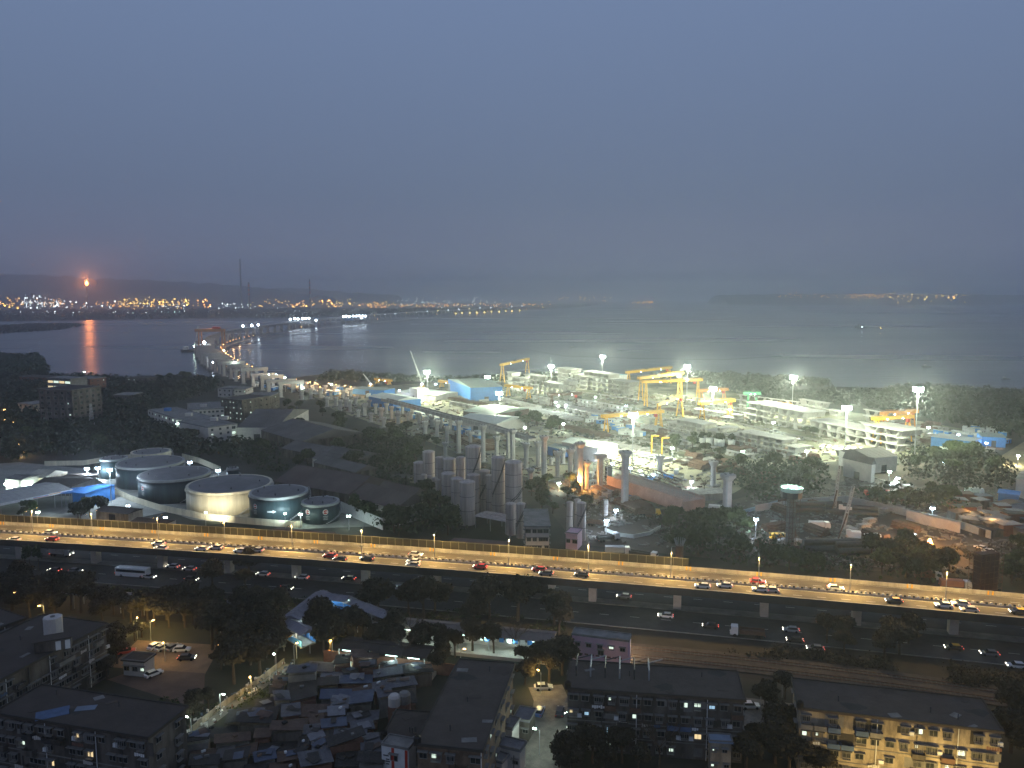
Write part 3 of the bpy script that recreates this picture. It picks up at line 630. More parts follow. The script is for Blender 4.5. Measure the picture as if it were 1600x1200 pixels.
for s in (-1, 1): obj('taillight', MB().box((-5.53, s * 0.95, 0.9), (0.06, 0.3, 0.3)), g_red, bus); obj('headlight', MB().box((5.53, s * 0.85, 0.8), (0.06, 0.4, 0.25)), g_head, bus)
g = P(208, 901, 0); bus.location = (g.x, g.y, 0.06); bus.rotation_euler = (0, 0, FA(g.x))
# ------------------------------------------------------------------ railway
m_ball = mat('ballast', (0.075, 0.06, 0.05), 0.95, 0.4, 0.5, bump=0.5)
RW = [P(x, y) for x, y in ((-100, 950), (250, 965), (560, 985), (700, 993), (900, 1008), (1000, 1017), (1100, 1024), (1250, 1040), (1400, 1058), (1560, 1082), (1700, 1106))]
RC = np.polyfit([p.x for p in RW], [p.y for p in RW], 3)
def RO(x, off, z): s = np.polyval(np.polyder(RC), x); d = math.hypot(1, s); return Vector((x - s / d * off, np.polyval(RC, x) + off / d, z))
def rstrip(o0, o1, z0, z1, xs):
    mb = MB()
    for x in xs:
        for o_, z in ((o0, z0), (o1, z0), (o1, z1), (o0, z1)): mb.v.append(tuple(RO(x, o_, z)))
    for i in range(len(xs) - 1):
        a = 4 * i; b_ = a + 4
        for q_ in range(4): r_ = (q_ + 1) % 4; mb.f.append((a + q_, b_ + q_, b_ + r_, a + r_))
    return mb
RX = np.linspace(-30, 150, 60)
struct('railway_ballast', rstrip(-7, 3, 0.0, 0.3, RX), m_ball)
for o_ in (-0.75, 0.75, -5.25, -3.75): single('railway_rail', rstrip(o_ - 0.05, o_ + 0.05, 0.31, 0.48, RX), m_rust, {-0.75: 'near rail of the far railway track', 0.75: 'far rail of the far railway track', -5.25: 'near rail of the near railway track', -3.75: 'far rail of the near railway track'}[o_], 'rail')
sp = MB()
for i in range(178):
    x = -29 + i; a = math.atan(np.polyval(np.polyder(RC), x))
    for o_ in (0, -4.5): sp.box(tuple(RO(x, o_, 0.32)), (0.25, 2.6, 0.06), a)
o_ = struct('railway_sleepers', sp, mat('old_sleeper', (0.10, 0.085, 0.07), 0.95))
keep([RO(-30, -8, 0), RO(-28, -8, 0), RO(50, -8, 0), RO(150, -8, 0), RO(150, 4, 0), RO(50, 4, 0), RO(-28, 4, 0), RO(-30, 4, 0)], 0)
# ------------------------------------------------------------------ foreground: apartment blocks
flat_block('apartment_block', 'long low block with blue tarpaulin on its flat roof, bottom left', (-6, 1113), (231, 1151), (65, 1072), 13, m_wall1, m_bit, 4, 15, 0.07, 'wwy', 0.55, seed=11)
flat_block('apartment_block', 'long diagonal block with a white water tank on its roof', (-70, 1098), (165, 975), (-130, 1052), 13, m_wall1, m_bit, 4, 18, 0.07, 'w', 0.4, seed=12)
flat_block('apartment_block', 'flat-roofed block cut by the left edge, behind the water tank block', (-60, 1000), (38, 966), (-70, 966), 13, m_wall1, m_bit, 4, 7, 0.1, 'y', 0.4, seed=13)
flat_block('apartment_block', 'narrow block pointing away with warm-lit end wall, beside the shacks', (652, 1161), (752, 1171), (727, 1032), 14, mat('brown_brick', (0.22, 0.15, 0.10), 0.92, 0.5, 0.5, bump=0.3, detail=10), m_bit2, 4, 5, 0.35, 'w', 0.2, seed=14)
b5, o5, rz5, L5, W5 = flat_block('apartment_block', 'dark balconied block with steel roof frames, behind the small kiosk', (887, 1074), (1162, 1093), (905, 1034), 13, m_wall1, m_bit2, 4, 14, 0.34, 'wwyb', 0.5, seed=15)
b6, o6, rz6, L6, W6 = flat_block('apartment_block', 'long cream block lit yellow at the bottom right corner', (1250, 1105), (1564, 1142), (1246, 1062), 13, m_wall2, m_bit2, 4, 14, 0.22, 'wwy', 0.5, seed=16)
# frames on the roof of the dark block
for i in range(6):
    x = L5 * (0.04 + 0.062 * i * 1.4)
    f = MB()
    for y in (W5 * 0.95, W5 * 0.45): f.bar((x, y, 13), (x, y, 15), 0.15)
    f.bar((x, W5 * 0.95, 15), (x, W5 * 0.45, 15), 0.15).bar((x, W5 * 0.95, 14), (x + L5 * 0.087, W5 * 0.95, 15), 0.13); obj('roof_frame', f, m_steel if i % 2 else m_dsteel, b5)
tp = MB(); p = P(82, 1112, 13.35); tp.box((p.x, p.y, 13.06), (5.5, 3.4, 0.06), 0.5); single('tarpaulin', tp, m_cloth, 'blue tarpaulin spread on the flat roof at bottom left', 'tarpaulin')
tp = MB(); p = P(134, 1104, 13.35); tp.box((p.x, p.y, 13.06), (3.6, 1.8, 0.06), 0.2); single('tarpaulin', tp, mat('pale_sheet', (0.18, 0.22, 0.28), 0.7), 'small pale blue sheet right of the larger tarpaulin on roof', 'tarpaulin')
g = P(84, 992, 13.3); wt = thing('water_tank', 'white cylindrical concrete water tank standing on the diagonal roof', 'water tank', (g.x, g.y, 13.2))
obj('tank', MB().lathe([(2.0, 0), (2.0, 4.4), (1.85, 4.4)], 8), m_offw, wt); obj('lid', MB().lathe([(0.5, 4.42), (0.5, 4.62)], 8), m_concd, wt)
g = P(84, 1012, 13.3); wt2 = thing('roof_room', 'small roof room with white doors beside the water tank', 'roof room', (g.x, g.y, 13.2), rz5 + 0.6)
obj('wall', MB().box((0, 0, 1.2), (7, 3, 2.4)), m_wall1, wt2); obj('roof', MB().box((0, 0, 2.5), (7.6, 3.6, 0.18)), m_bit, wt2)
for x in (1.0, 2.8): obj('door', MB().box((x, -1.53, 1.0), (1.0, 0.06, 2.0)), m_white, wt2)
pb_, ob_, rzb_, Lb_, Wb_ = flat_block('office', 'pink two-storey building with a row of vent slots by the railway', (894, 990), (982, 1001), (900, 981), 8, m_pink, m_concd, 1, 1, 0, 'w', 0, sides=False, over=0.2, clutter=False, seed=20)
for i in range(5): window(pb_, Lb_ * (0.1 + 0.2 * i), 0, 5.6, 0, 1.1, 0.9, 'w' if i == 3 else None, True, False)
for i in range(9): obj('vent_slot', MB().box((Lb_ * (0.06 + 0.1 * i), -0.03, 3.2), (0.9, 0.06, 0.4)), m_brick, pb_)
# kiosk with a lit shrine, small houses in the lanes
flat_block('small_house', 'small yellow house with a bright door lamp before the dark block', (1110, 1157), (1143, 1159), (1112, 1147), 6.5, m_wall2, mat('pale_blue_roof', (0.25, 0.32, 0.42), 0.7, 0.2, 0.5), 2, 2, 0.7, 'w', 0, sides=False, clutter=False, seed=21, win=(0.8, 0.8), over=0.3)
flat_block('narrow_house', 'white three-storey house with red stripes at the lane end', (596, 1162), (638, 1170), (612, 1148), 8, m_white, m_concd, 2, 1, 0, 'w', 0, sides=False, clutter=False, seed=22, over=0.1)
o_, rz_, L_, Wd_ = frame3((596, 1162), (638, 1170), (612, 1148), 8)
for fx in (0.42, 0.92): s_ = MB().box((L_ * fx, -0.04, 3.9), (0.55, 0.06, 7.4)); st_ = obj('red_stripe', s_, m_red, bpy.data.objects['narrow_house'])
s_ = MB()
for i, (x, z, w_) in enumerate(((0.13, 5.9, 1.1), (0.19, 5.2, 0.7), (0.19, 4.8, 0.9), (0.19, 4.3, 0.6))): s_.box((L_ * x + 0.2, -0.035, z), (w_, 0.05, 0.22))
obj('sign_lettering', s_, m_dsteel, bpy.data.objects['narrow_house'])
flat_block('row_house', 'dark long house with blue sheet on its roof left of the warm-lit block', (600, 1152), (655, 1156), (634, 1112), 7.5, m_wall1, m_bit, 2, 3, 0.2, 'w', 0.5, seed=23)
for i, (fl_, fr_, bl_, h_, w_, l_) in enumerate((((772, 1132), (800, 1138), (790, 1118), 5, m_offw, 'small white-walled house right of the warm-lit block, upper one'), ((778, 1164), (812, 1172), (790, 1152), 5, m_offw, 'small pale house with a lit side lamp right of the warm-lit block'),
                                                 ((760, 1183), (784, 1190), (768, 1172), 4, m_offw, 'small pale house at the bottom edge right of the warm-lit block'), ((803, 1122), (826, 1126), (812, 1104), 4.5, m_wall1, 'dark lean-to house beside the lane with the parked blue car'))):
    flat_block('small_house', l_, fl_, fr_, bl_, h_, w_, mat('tin_roof', (0.19, 0.19, 0.21), 0.6, 0.3, 0.5, bump=0.2), 1, 2, 0.5, 'w', 0, sides=False, over=0.3, clutter=False, seed=30 + i, win=(0.8, 0.9))
# gatehouse and parked cars
flat_block('gatehouse', 'small blue-edged gatehouse beside the lit car park', (192, 1030), (225, 1033), (198, 1018), 4, m_offw, m_bit, 1, 3, 0.5, 'w', 0, sides=False, over=0.4, clutter=False, seed=40)
struct('car_park', MB().poly([P(*q, 0.03) for q in ((172, 1042), (318, 1058), (345, 1008), (215, 1000))][::1]), mat('car_park_dust', (0.26, 0.17, 0.11), 0.95, 0.3, 0.2, bump=0.3, detail=10))
struct('playground', MB().poly([P(*q, 0.035) for q in ((168, 1062), (318, 1110), (320, 1052), (215, 1045))]), mat('playground_dust', (0.14, 0.095, 0.075), 0.95, 0.3, 0.2, bump=0.3, detail=10))
for i, (px, py, c_, a_, l_) in enumerate(((243, 1010, 'white', 1.1, 'leftmost of the white cars parked nose-in under the lamp'), (254, 1012, 'silver', 1.1, 'silver car second in the parked row under the lamp'), (270, 1012, 'grey', 1.15, 'grey car third in the parked row under the lamp'), (284, 1015, 'white', 0.1, 'white car parked sideways at the right of the row'),
                                          (240, 1053, 'white', 0.9, 'white car alone on the brown playground'), (292, 1028, 'black', 0.1, 'dark car with a headlamp crossing the car park'), (198, 1018, 'red', 0.4, 'red car parked left of the gatehouse'),
                                          (849, 1074, 'silver', 0.05, 'pale car under the yellow lamp in the lane'), (843, 1112, 'blue', 1.3, 'light blue car parked along the lane beside the lean-to'), (875, 1113, 'black', 1.4, 'dark car parked tight against the dark balconied block'), (1172, 1103, 'white', 0.0, 'white car in the yellow-lit yard between two blocks'))):
    g = P(px, py, 0.5); car(c_, (g.x, g.y, 0.04), a_, l_, i == 5, False)
# lanes
m_lane = mat('lane_concrete', (0.22, 0.20, 0.17), 0.9, 0.4, 0.5, bump=0.4, detail=10)
def ribbon(name, pts, w, z, m, h0=0.0):
    w_ = [P(x, y, h0) for x, y in pts]; mb = MB()
    for i, p in enumerate(w_):
        d = (w_[min(i + 1, len(w_) - 1)] - w_[max(i - 1, 0)]); d.z = 0; d.normalize(); nn = Vector((-d.y, d.x, 0)) * w / 2
        mb.v.append((p.x + nn.x, p.y + nn.y, z)); mb.v.append((p.x - nn.x, p.y - nn.y, z))
    for i in range(len(w_) - 1): a = 2 * i; mb.f.append((a, a + 1, a + 3, a + 2))
    me = mb.mesh(name)
    if me.polygons[0].normal.z < 0: me.flip_normals()
    for i in range(0, len(w_) - 1): keep([mb.v[2 * i], mb.v[2 * i + 1], mb.v[2 * i + 3], mb.v[2 * i + 2]], 0.5)
    return struct(name, me, m)
ALLEY = ((236, 1215), (280, 1172), (320, 1135), (360, 1104), (400, 1078), (430, 1055), (452, 1038))
ribbon('alley', ALLEY, 2.6, 0.05, m_lane)
ribbon('lane', ((838, 1235), (846, 1180), (858, 1130), (862, 1095), (852, 1072)), 8.0, 0.045, m_lane)
struct('yard', MB().poly([P(*q, 0.04) for q in ((1160, 1160), (1240, 1168), (1244, 1100), (1166, 1090))]), m_lane)
aw = [P(x - 8, y - 1, 0) for x, y in ALLEY]
wl = MB()
for i in range(len(aw) - 1):
    a, b_ = aw[i], aw[i + 1]; d = b_ - a; wl.box(((a.x + b_.x) / 2, (a.y + b_.y) / 2, 0.7), (d.length, 0.2, 1.4), math.atan2(d.y, d.x))
single('boundary_wall', wl, m_wall2, 'pale boundary wall running along the narrow lit alley', 'wall')
lamp_m = thing('street_lamp', 'short street lamp', 'street lamp'); obj('pole', MB().bar((0, 0, 0), (0, 0, 5.2), 0.07, 6), m_steel, lamp_m); obj('arm', MB().bar((0, 0, 5.15), (0.9, 0, 5.4), 0.04), m_steel, lamp_m)
obj('lens', MB().box((1.05, 0, 5.36), (0.6, 0.26, 0.14)), g_sod, lamp_m); LPW = Proto(lamp_m)
lamp_c = thing('street_lamp', 'short street lamp', 'street lamp'); obj('pole', MB().bar((0, 0, 0), (0, 0, 5.2), 0.07, 6), m_steel, lamp_c); obj('arm', MB().bar((0, 0, 5.15), (0.9, 0, 5.4), 0.04), m_steel, lamp_c)
obj('lens', MB().box((1.05, 0, 5.36), (0.6, 0.26, 0.14)), g_cool, lamp_c); LPC = Proto(lamp_c)
SODC = (1.0, 0.55, 0.16); YELC = (1.0, 0.70, 0.22); COOL = (0.78, 1.0, 0.88); BLUC = (0.66, 0.82, 1.0)
def street(px, py, warm, power, label, col=None, sc=1.0, group=None):
    g = P(px, py, 0); o_ = (LPW if warm else LPC).put(g, R.uniform(0, 6.28), sc, label, group); lamp(o_, 'POINT', (1.05, 0, 4.9), power * 0.7, col or (YELC if warm else COOL), 0.25); return o_
for a_ in ((393, 1090, 1, 1500, 'sodium lamp beside the alley under the trees'), (300, 1160, 0, 900, 'white lamp over the lower part of the alley'), (345, 1120, 0, 700, 'white lamp over the middle part of the alley'), (432, 1058, 0, 900, 'white lamp at the top end of the alley'), (262, 1192, 0, 900, 'white lamp at the bottom end of the alley'),
           (236, 1002, 1, 2600, 'lamp post over the row of parked cars'), (258, 1034, 1, 900, 'lamp by the gatehouse in the car park'), (345, 1000, 1, 4200, 'lamp hidden in the tree right of the car park'), (215, 998, 1, 4200, 'lamp in the bright green tree left of the parked cars'),
           (350, 1040, 1, 3800, 'sodium lamp inside the big tree right of the car park'), (845, 1085, 1, 2600, 'yellow lamp over the lane end by the pale car'), (843, 1180, 0, 900, 'white lamp over the lower lane'), (890, 1150, 0, 900, 'white lamp at the corner of the dark balconied block'),
           (1188, 1112, 1, 3200, 'yellow lamp in the yard between the two right blocks'), (1222, 1090, 1, 1500, 'yellow lamp behind the big tree between the right blocks'), (460, 1040, 1, 1200, 'sodium lamp at the station gate under the trees'), (520, 1035, 1, 1000, 'sodium lamp beside the brick wall of the station'),
           (720, 1046, 1, 700, 'sodium lamp behind the narrow block pointing away'), (985, 1030, 1, 3000, 'sodium lamp right of the pink building'), (1596, 1150, 1, 900, 'yellow lamp at the right edge beyond the cream block'), (18, 955, 1, 1000, 'lamp in the gap between the two left blocks'), (70, 975, 1, 900, 'lamp glowing behind the roof water tank')): street(*a_)
q_ = LPC.put(P(950, 1036), 1.2, 1, 'white lamp close before the pink building'); lamp(q_, 'POINT', (1.05, 0, 4.9), 6500, (1, .85, .85), 0.25)
for i, fx in enumerate((0.35, 0.55, 0.75, 0.92)):
    g = local(o6, rz6, L6 * fx, -9, 0); q_ = LPW.put(g, rz6 + math.pi / 2, 1.0, '%s yellow lamp from the left before the cream block' % ORD[i]); lamp(q_, 'POINT', (1.05, 0, 4.9), 2400, YELC, 0.25)
g = P(700, 1215, 0); q_ = LPW.put(g, 1.5, 1, 'lamp before the warm-lit end wall at the bottom edge'); lamp(q_, 'POINT', (1.05, 0, 4.9), 900, (1, 0.75, 0.45), 0.25)
g = P(1126, 1180, 0); q_ = LPC.put(g, 1.5, 0.7, 'white lamp before the small yellow house'); lamp(q_, 'POINT', (1.05, 0, 4.9), 120, COOL, 0.25)
# ------------------------------------------------------------------ the shacks
rs = random.Random(99)
slum = [P(x, y) for x, y in ((462, 1052), (640, 1050), (668, 1075), (655, 1100), (628, 1120), (592, 1158), (590, 1230), (255, 1230), (300, 1190), (350, 1148), (400, 1112), (440, 1075))]
m_tin = [mat('grey_tin', (0.125, 0.125, 0.14), 0.75, 0.35, 0.5, bump=0.4), mat('dark_tin', (0.05, 0.046, 0.045), 0.85, 0.4, 0.5, bump=0.4), mat('rust_tin', (0.13, 0.085, 0.065), 0.85, 0.4, 0.6, bump=0.4), mat('blue_tarp', (0.085, 0.105, 0.155), 0.7, 0.3, 0.6, bump=0.4), mat('pale_tin', (0.20, 0.20, 0.22), 0.7, 0.3, 0.5, bump=0.4)]
tinname = ['grey tin roof', 'dark tin roof', 'rusty brown tin roof', 'blue tarpaulin roof', 'pale tin roof']
sa = math.radians(14); x0, x1 = min(p.x for p in slum), max(p.x for p in slum); y0, y1 = min(p.y for p in slum), max(p.y for p in slum)
cxs = (x0 + x1) / 2; cys = (y0 + y1) / 2; nh = 0
yy = -70
while yy < 70:
    hh = rs.uniform(3.4, 5.4); xx = -70 + rs.uniform(0, 3)
    while xx < 70:
        w_ = rs.uniform(3.0, 7.5)
        gx = cxs + (xx + w_ / 2) * math.cos(sa) - (yy + hh / 2) * math.sin(sa); gy = cys + (xx + w_ / 2) * math.sin(sa) + (yy + hh / 2) * math.cos(sa)
        if inside(gx, gy, slum) and not blocked(gx, gy):
            nh += 1; k = rs.choices(range(5), (5, 7, 5, 2, 2))[0]; z = rs.uniform(2.3, 5.2); ti = rs.uniform(-0.16, 0.16); a = sa + rs.uniform(-0.16, 0.16)
            t = thing('shack', 'shack with a ' + tinname[k] + ' in the crowded settlement', 'shack', (gx, gy, 0), a, 'shacks with a %s in the settlement' % tinname[k])
            obj('wall', MB().box((0, 0, z / 2 - 0.4), (w_ - 0.7, hh - 0.7, z - 0.8)), rs.choice([m_brick, m_wall1, m_concd]), t)
            r_ = obj('roof', MB().box((0, 0, z), (w_, hh, 0.10), 0, ti), m_tin[k], t)
            pr_ = MB()
            for q_ in range(int(w_ / 0.9)): pr_.box((-w_ / 2 + 0.45 + 0.9 * q_, 0, z + 0.075 + (-w_ / 2 + 0.45 + 0.9 * q_) * ti), (0.10, hh, 0.07))
            obj('roof_ribs', pr_, m_tin[k], r_)
            for q_ in range(rs.choice([0, 1, 2, 3])): bx_ = rs.uniform(-w_ * .3, w_ * .3); obj('roof_sheet', MB().box((bx_, rs.uniform(-1.2, 1.2), z + 0.26 + bx_ * ti + .07 * q_), (rs.uniform(1.0, 3.4), rs.uniform(.9, 2.8), 0.04), rs.uniform(-.6, .6), ti + rs.uniform(-.05, .05)), rs.choice(m_tin + [m_tin[1]]), t)
            if rs.random() < 0.5:
                bx_, by_ = rs.uniform(-w_ * .35, w_ * .35), rs.uniform(-hh * .3, hh * .3); obj('roof_weight', MB().box((bx_, by_, z + 0.45 + bx_ * ti), (rs.uniform(.4, 1), rs.uniform(.3, .8), 0.35), rs.random()), rs.choice([m_concd, m_rub, m_white, m_rust]), t)
            if rs.random() < 0.10: obj('lit_opening', MB().box((rs.uniform(-1, 1), -hh / 2 + 0.32, 1.2), (0.9, 0.04, 0.9)), rs.choice([g_winw, g_winy]), t)
        xx += w_ + rs.choice([-0.2, 0.1, 0.6])
    yy += hh + rs.choice([-0.3, 0.0, 0.8])
print('shacks', nh)
for i, (px, py) in enumerate(((616, 1088), (632, 1084))):
    g = P(px, py, 6.5); t = thing('water_tank', ('left' if i == 0 else 'right') + ' of the two round plastic tanks by the shacks', 'water tank', (g.x, g.y, 0)); obj('tank', MB().lathe([(1.3, 4.6), (1.3, 6.4), (0.9, 6.9), (0.35, 7.0)], 14), m_concd if i else m_offw, t); obj('stand', MB().box((0, 0, 2.3), (2.4, 2.4, 4.6)), m_brick, t)
keep(slum, 1)
for k_, (mm, nm_) in enumerate(((m_offw, 'pale'), (MATS['blue_tarp'], 'blue'), (m_brick, 'red'))):
    mb = MB(); r_ = random.Random(k_); al = [P(x, y) for x, y in ALLEY]
    for q_ in range((90, 30, 18)[k_]):
        i = r_.randrange(len(al) - 1); c_ = al[i].lerp(al[i + 1], r_.random()); mb.box((c_.x + r_.choice((-1, 1)) * r_.uniform(.9, 2.4), c_.y + r_.uniform(-.5, .5), r_.uniform(.2, 1.6)), (r_.uniform(.2, .9), r_.uniform(.15, .5), r_.uniform(.1, .6)), r_.uniform(0, 3))
    o = obj('alley_goods', mb, mm); o['kind'] = 'stuff'; o['label'] = nm_ + ' goods and washing crowded along the lit alley'
# ------------------------------------------------------------------ station
m_rf = mat('station_roof', (0.22, 0.21, 0.24), 0.75, 0.2, 0.5, bump=0.3); m_rfb = mat('brown_sheet_roof', (0.20, 0.165, 0.145), 0.8, 0.2, 0.5, bump=0.3)
shed('platform_canopy', 'long grey platform roof below the left of the flyover', (78, 925), (300, 945), (72, 915), 4.5, m_steel, m_rf, 0.7, None, 'canopy', True, True)
shed('platform_canopy', 'grey platform roof at the left edge below the flyover', (-60, 918), (52, 921), (-60, 909), 4.5, m_steel, m_rf, 0.7, None, 'canopy', True, True)
shed('platform_canopy', 'short canopy end beside the big round tree, right of long roof', (340, 951), (392, 955), (352, 938), 4.5, m_steel, m_rf, 0.5, None, 'canopy', True, True)
c2 = shed('platform_canopy', 'long brown platform roof with blue-white panels left of the pink building', (622, 980), (862, 1003), (628, 965), 5.0, m_steel, m_rfb, 0.7, None, 'canopy', True, True)
c3 = shed('platform_canopy', 'dark platform roof with a bright lit edge above brick wall', (528, 1012), (664, 1028), (536, 994), 5.0, m_steel, m_bit, 0.6, None, 'canopy', True, True)
# covered footbridge
def gallery(name, label, a, b_, h, w, wallm, lit=None):
    A = P(*a, h); B_ = P(*b_, h); d = B_ - A; L = Vector((d.x, d.y, 0)).length; rz = math.atan2(d.y, d.x); t = thing(name, label, 'footbridge', (A.x, A.y, 0), rz); keep([local(t.location, rz, 0, -w / 2), local(t.location, rz, L, -w / 2), local(t.location, rz, L, w / 2), local(t.location, rz, 0, w / 2)], 1)
    obj('floor', MB().box((L / 2, 0, h - 3.4), (L, w, 0.3)), m_concd, t); rf = MB(); rf.gable(L, w, h, h + 0.9, L / 2, 0, 0.4); ro = obj('roof', rf, m_rf, t)
    rb = MB(); x = 1.0
    while x < L: rb.bar((x, -w / 2 - 0.4, h + 0.04), (x, 0, h + 0.94), 0.05).bar((x, w / 2 + 0.4, h + 0.04), (x, 0, h + 0.94), 0.05); x += 2.2
    rb.bar((0, 0, h + 0.95), (L, 0, h + 0.95), 0.1); obj('roof_ridge', rb, m_rf, ro)
    for s in (-1, 1): obj('wall', MB().box((L / 2, s * w / 2, h - 2.5), (L, 0.12, 1.5)), wallm, t)
    x = 0.3
    while x < L:
        for s in (-1, 1): obj('post', MB().bar((x, s * (w / 2 - 0.1), 0), (x, s * (w / 2 - 0.1), h - 0.02), 0.12), m_steel, t)
        x += 6
    if lit:
        x = 2
        while x < L: obj('tube_lamp', MB().box((x, 0, h - 0.25), (1.3, 0.12, 0.08)), g_neon, t); x += 4
        for q_ in (0.25, 0.75): lamp(t, 'POINT', (L * q_, 0, h - 0.6), lit, (0.72, 0.95, 1.0), 0.3)
    return t
gallery('footbridge', 'covered station footbridge with blue lights climbing towards the flyover', (455, 966), (505, 927), 8.0, 4.5, m_offw, 900)
gallery('footbridge', 'short arm of the covered footbridge with a big blue panel', (512, 932), (543, 936), 8.0, 4.0, m_blue, 300)
gallery('footbridge', 'grey roofed ramp of the footbridge descending right behind the trees', (543, 937), (606, 962), 7.0, 3.6, m_rf)
gallery('footbridge', 'lower blue and white stair end of the footbridge', (452, 972), (482, 988), 7.0, 4.0, m_blue, 500)
shed('ticket_office', 'long white station shed with tube lamps left of footbridge', (446, 962), (470, 972), (488, 938), 4.0, m_offw, m_rf, 0.7)
single('brick_wall', MB().box((0, 0, 1.5), (40, 0.3, 3.0)), m_brick, 'brick-red station wall lit orange below the bright canopy edge', 'wall', P(625, 1047, 0), FA(P(625, 1047).x) - 0.02)
single('station_wall', MB().box((0, 0, 1.3), (60, 0.25, 2.6)), m_offw, 'white station wall lit by tube lamps left of pink building', 'wall', P(800, 1017, 0), FA(P(800, 1017).x) - 0.03)
m_plat = mat('platform_paving', (0.42, 0.40, 0.36), 0.85, 0.2, 0.4)
for nm, (t_, o_, rz_, L_, Wd_), l_, pw in (('a', c2, 'platform', 900), ('b', c3, 'platform', 900)):
    pf = MB(); pf.box((L_ / 2, Wd_ / 2 - 1.0, 0.45), (L_ + 4, Wd_ + 2.4, 0.9)); q_ = struct('platform', pf, m_plat); q_.location = o_; q_.rotation_euler = (0, 0, rz_)
    n_ = 6 if nm == 'a' else 4
    for i in range(n_):
        x = L_ * (i + 0.5) / n_; obj('tube_lamp', MB().box((x, -0.3, 4.7), (3.0, 0.14, 0.10)), g_neon, t_); lamp(t_, 'POINT', (x, -0.8, 4.3), pw * 0.6, (0.74, 1.0, 0.92), 0.4)
    if nm == 'a':
        for i in range(10): obj('fascia_panel', MB().box((L_ * (0.55 + 0.045 * i), -0.46, 4.4), (L_ * 0.03, 0.06, 1.1)), m_blue if i % 2 else m_white, t_)
# ------------------------------------------------------------------ tank farm
def solve_cyl(cx, tcy, halfw, by):               # round thing from its top ellipse and the row of its near foot
    Df = P(cx, by, 0).y; Rr = halfw * mpp(PD(cx, Df, 0))
    for _ in range(4): Y = Df + Rr; h = hgt(Y, tcy); Rr = halfw * mpp(PD(cx, Y, h))
    return PD(cx, Df + Rr, 0), Rr, h
m_tdark = mat('dark_green_tank_paint', (0.050, 0.078, 0.084), 0.45, 0.3, 0.5, col2=(0.026, 0.042, 0.047), streak=.08); m_tcream = mat('cream_tank_paint', (0.64, 0.58, 0.42), 0.6, 0.28, 0.5, streak=.08)
m_troof = mat('tank_roof', (0.19, 0.185, 0.19), 0.85, 0.25, 0.15, bump=0.2); m_ring = mat('pale_rim', (0.34, 0.35, 0.33), 0.7, 0.15, 0.5)
TANKS = [(179.5, 715, 20, 749, 'd', 'small dark tank with a pale rim, leftmost of the tank farm', 0), (237, 705, 29, 738, 'c', 'pale-walled tank mostly hidden behind the larger dark one', 0), (237, 721, 49.5, 766, 'd', 'large dark tank with a pale rim, second from the left', 0),
         (274.5, 739, 53, 788, 'd', 'large dark tank with a red and white round emblem', 1), (364, 735, 9, 748, 'd', 'tiny blue-lit tank peeping behind the cream tank', 0), (360.5, 755, 64, 807, 'c', 'huge cream-coloured tank with a grey roof', 0),
         (437, 767, 44.5, 818, 'd', 'dark blue-green tank with round emblem and a white arrow mark', 1), (501.5, 782, 29, 820, 'd', 'smallest front tank, dark with two emblems, at the right end', 2)]
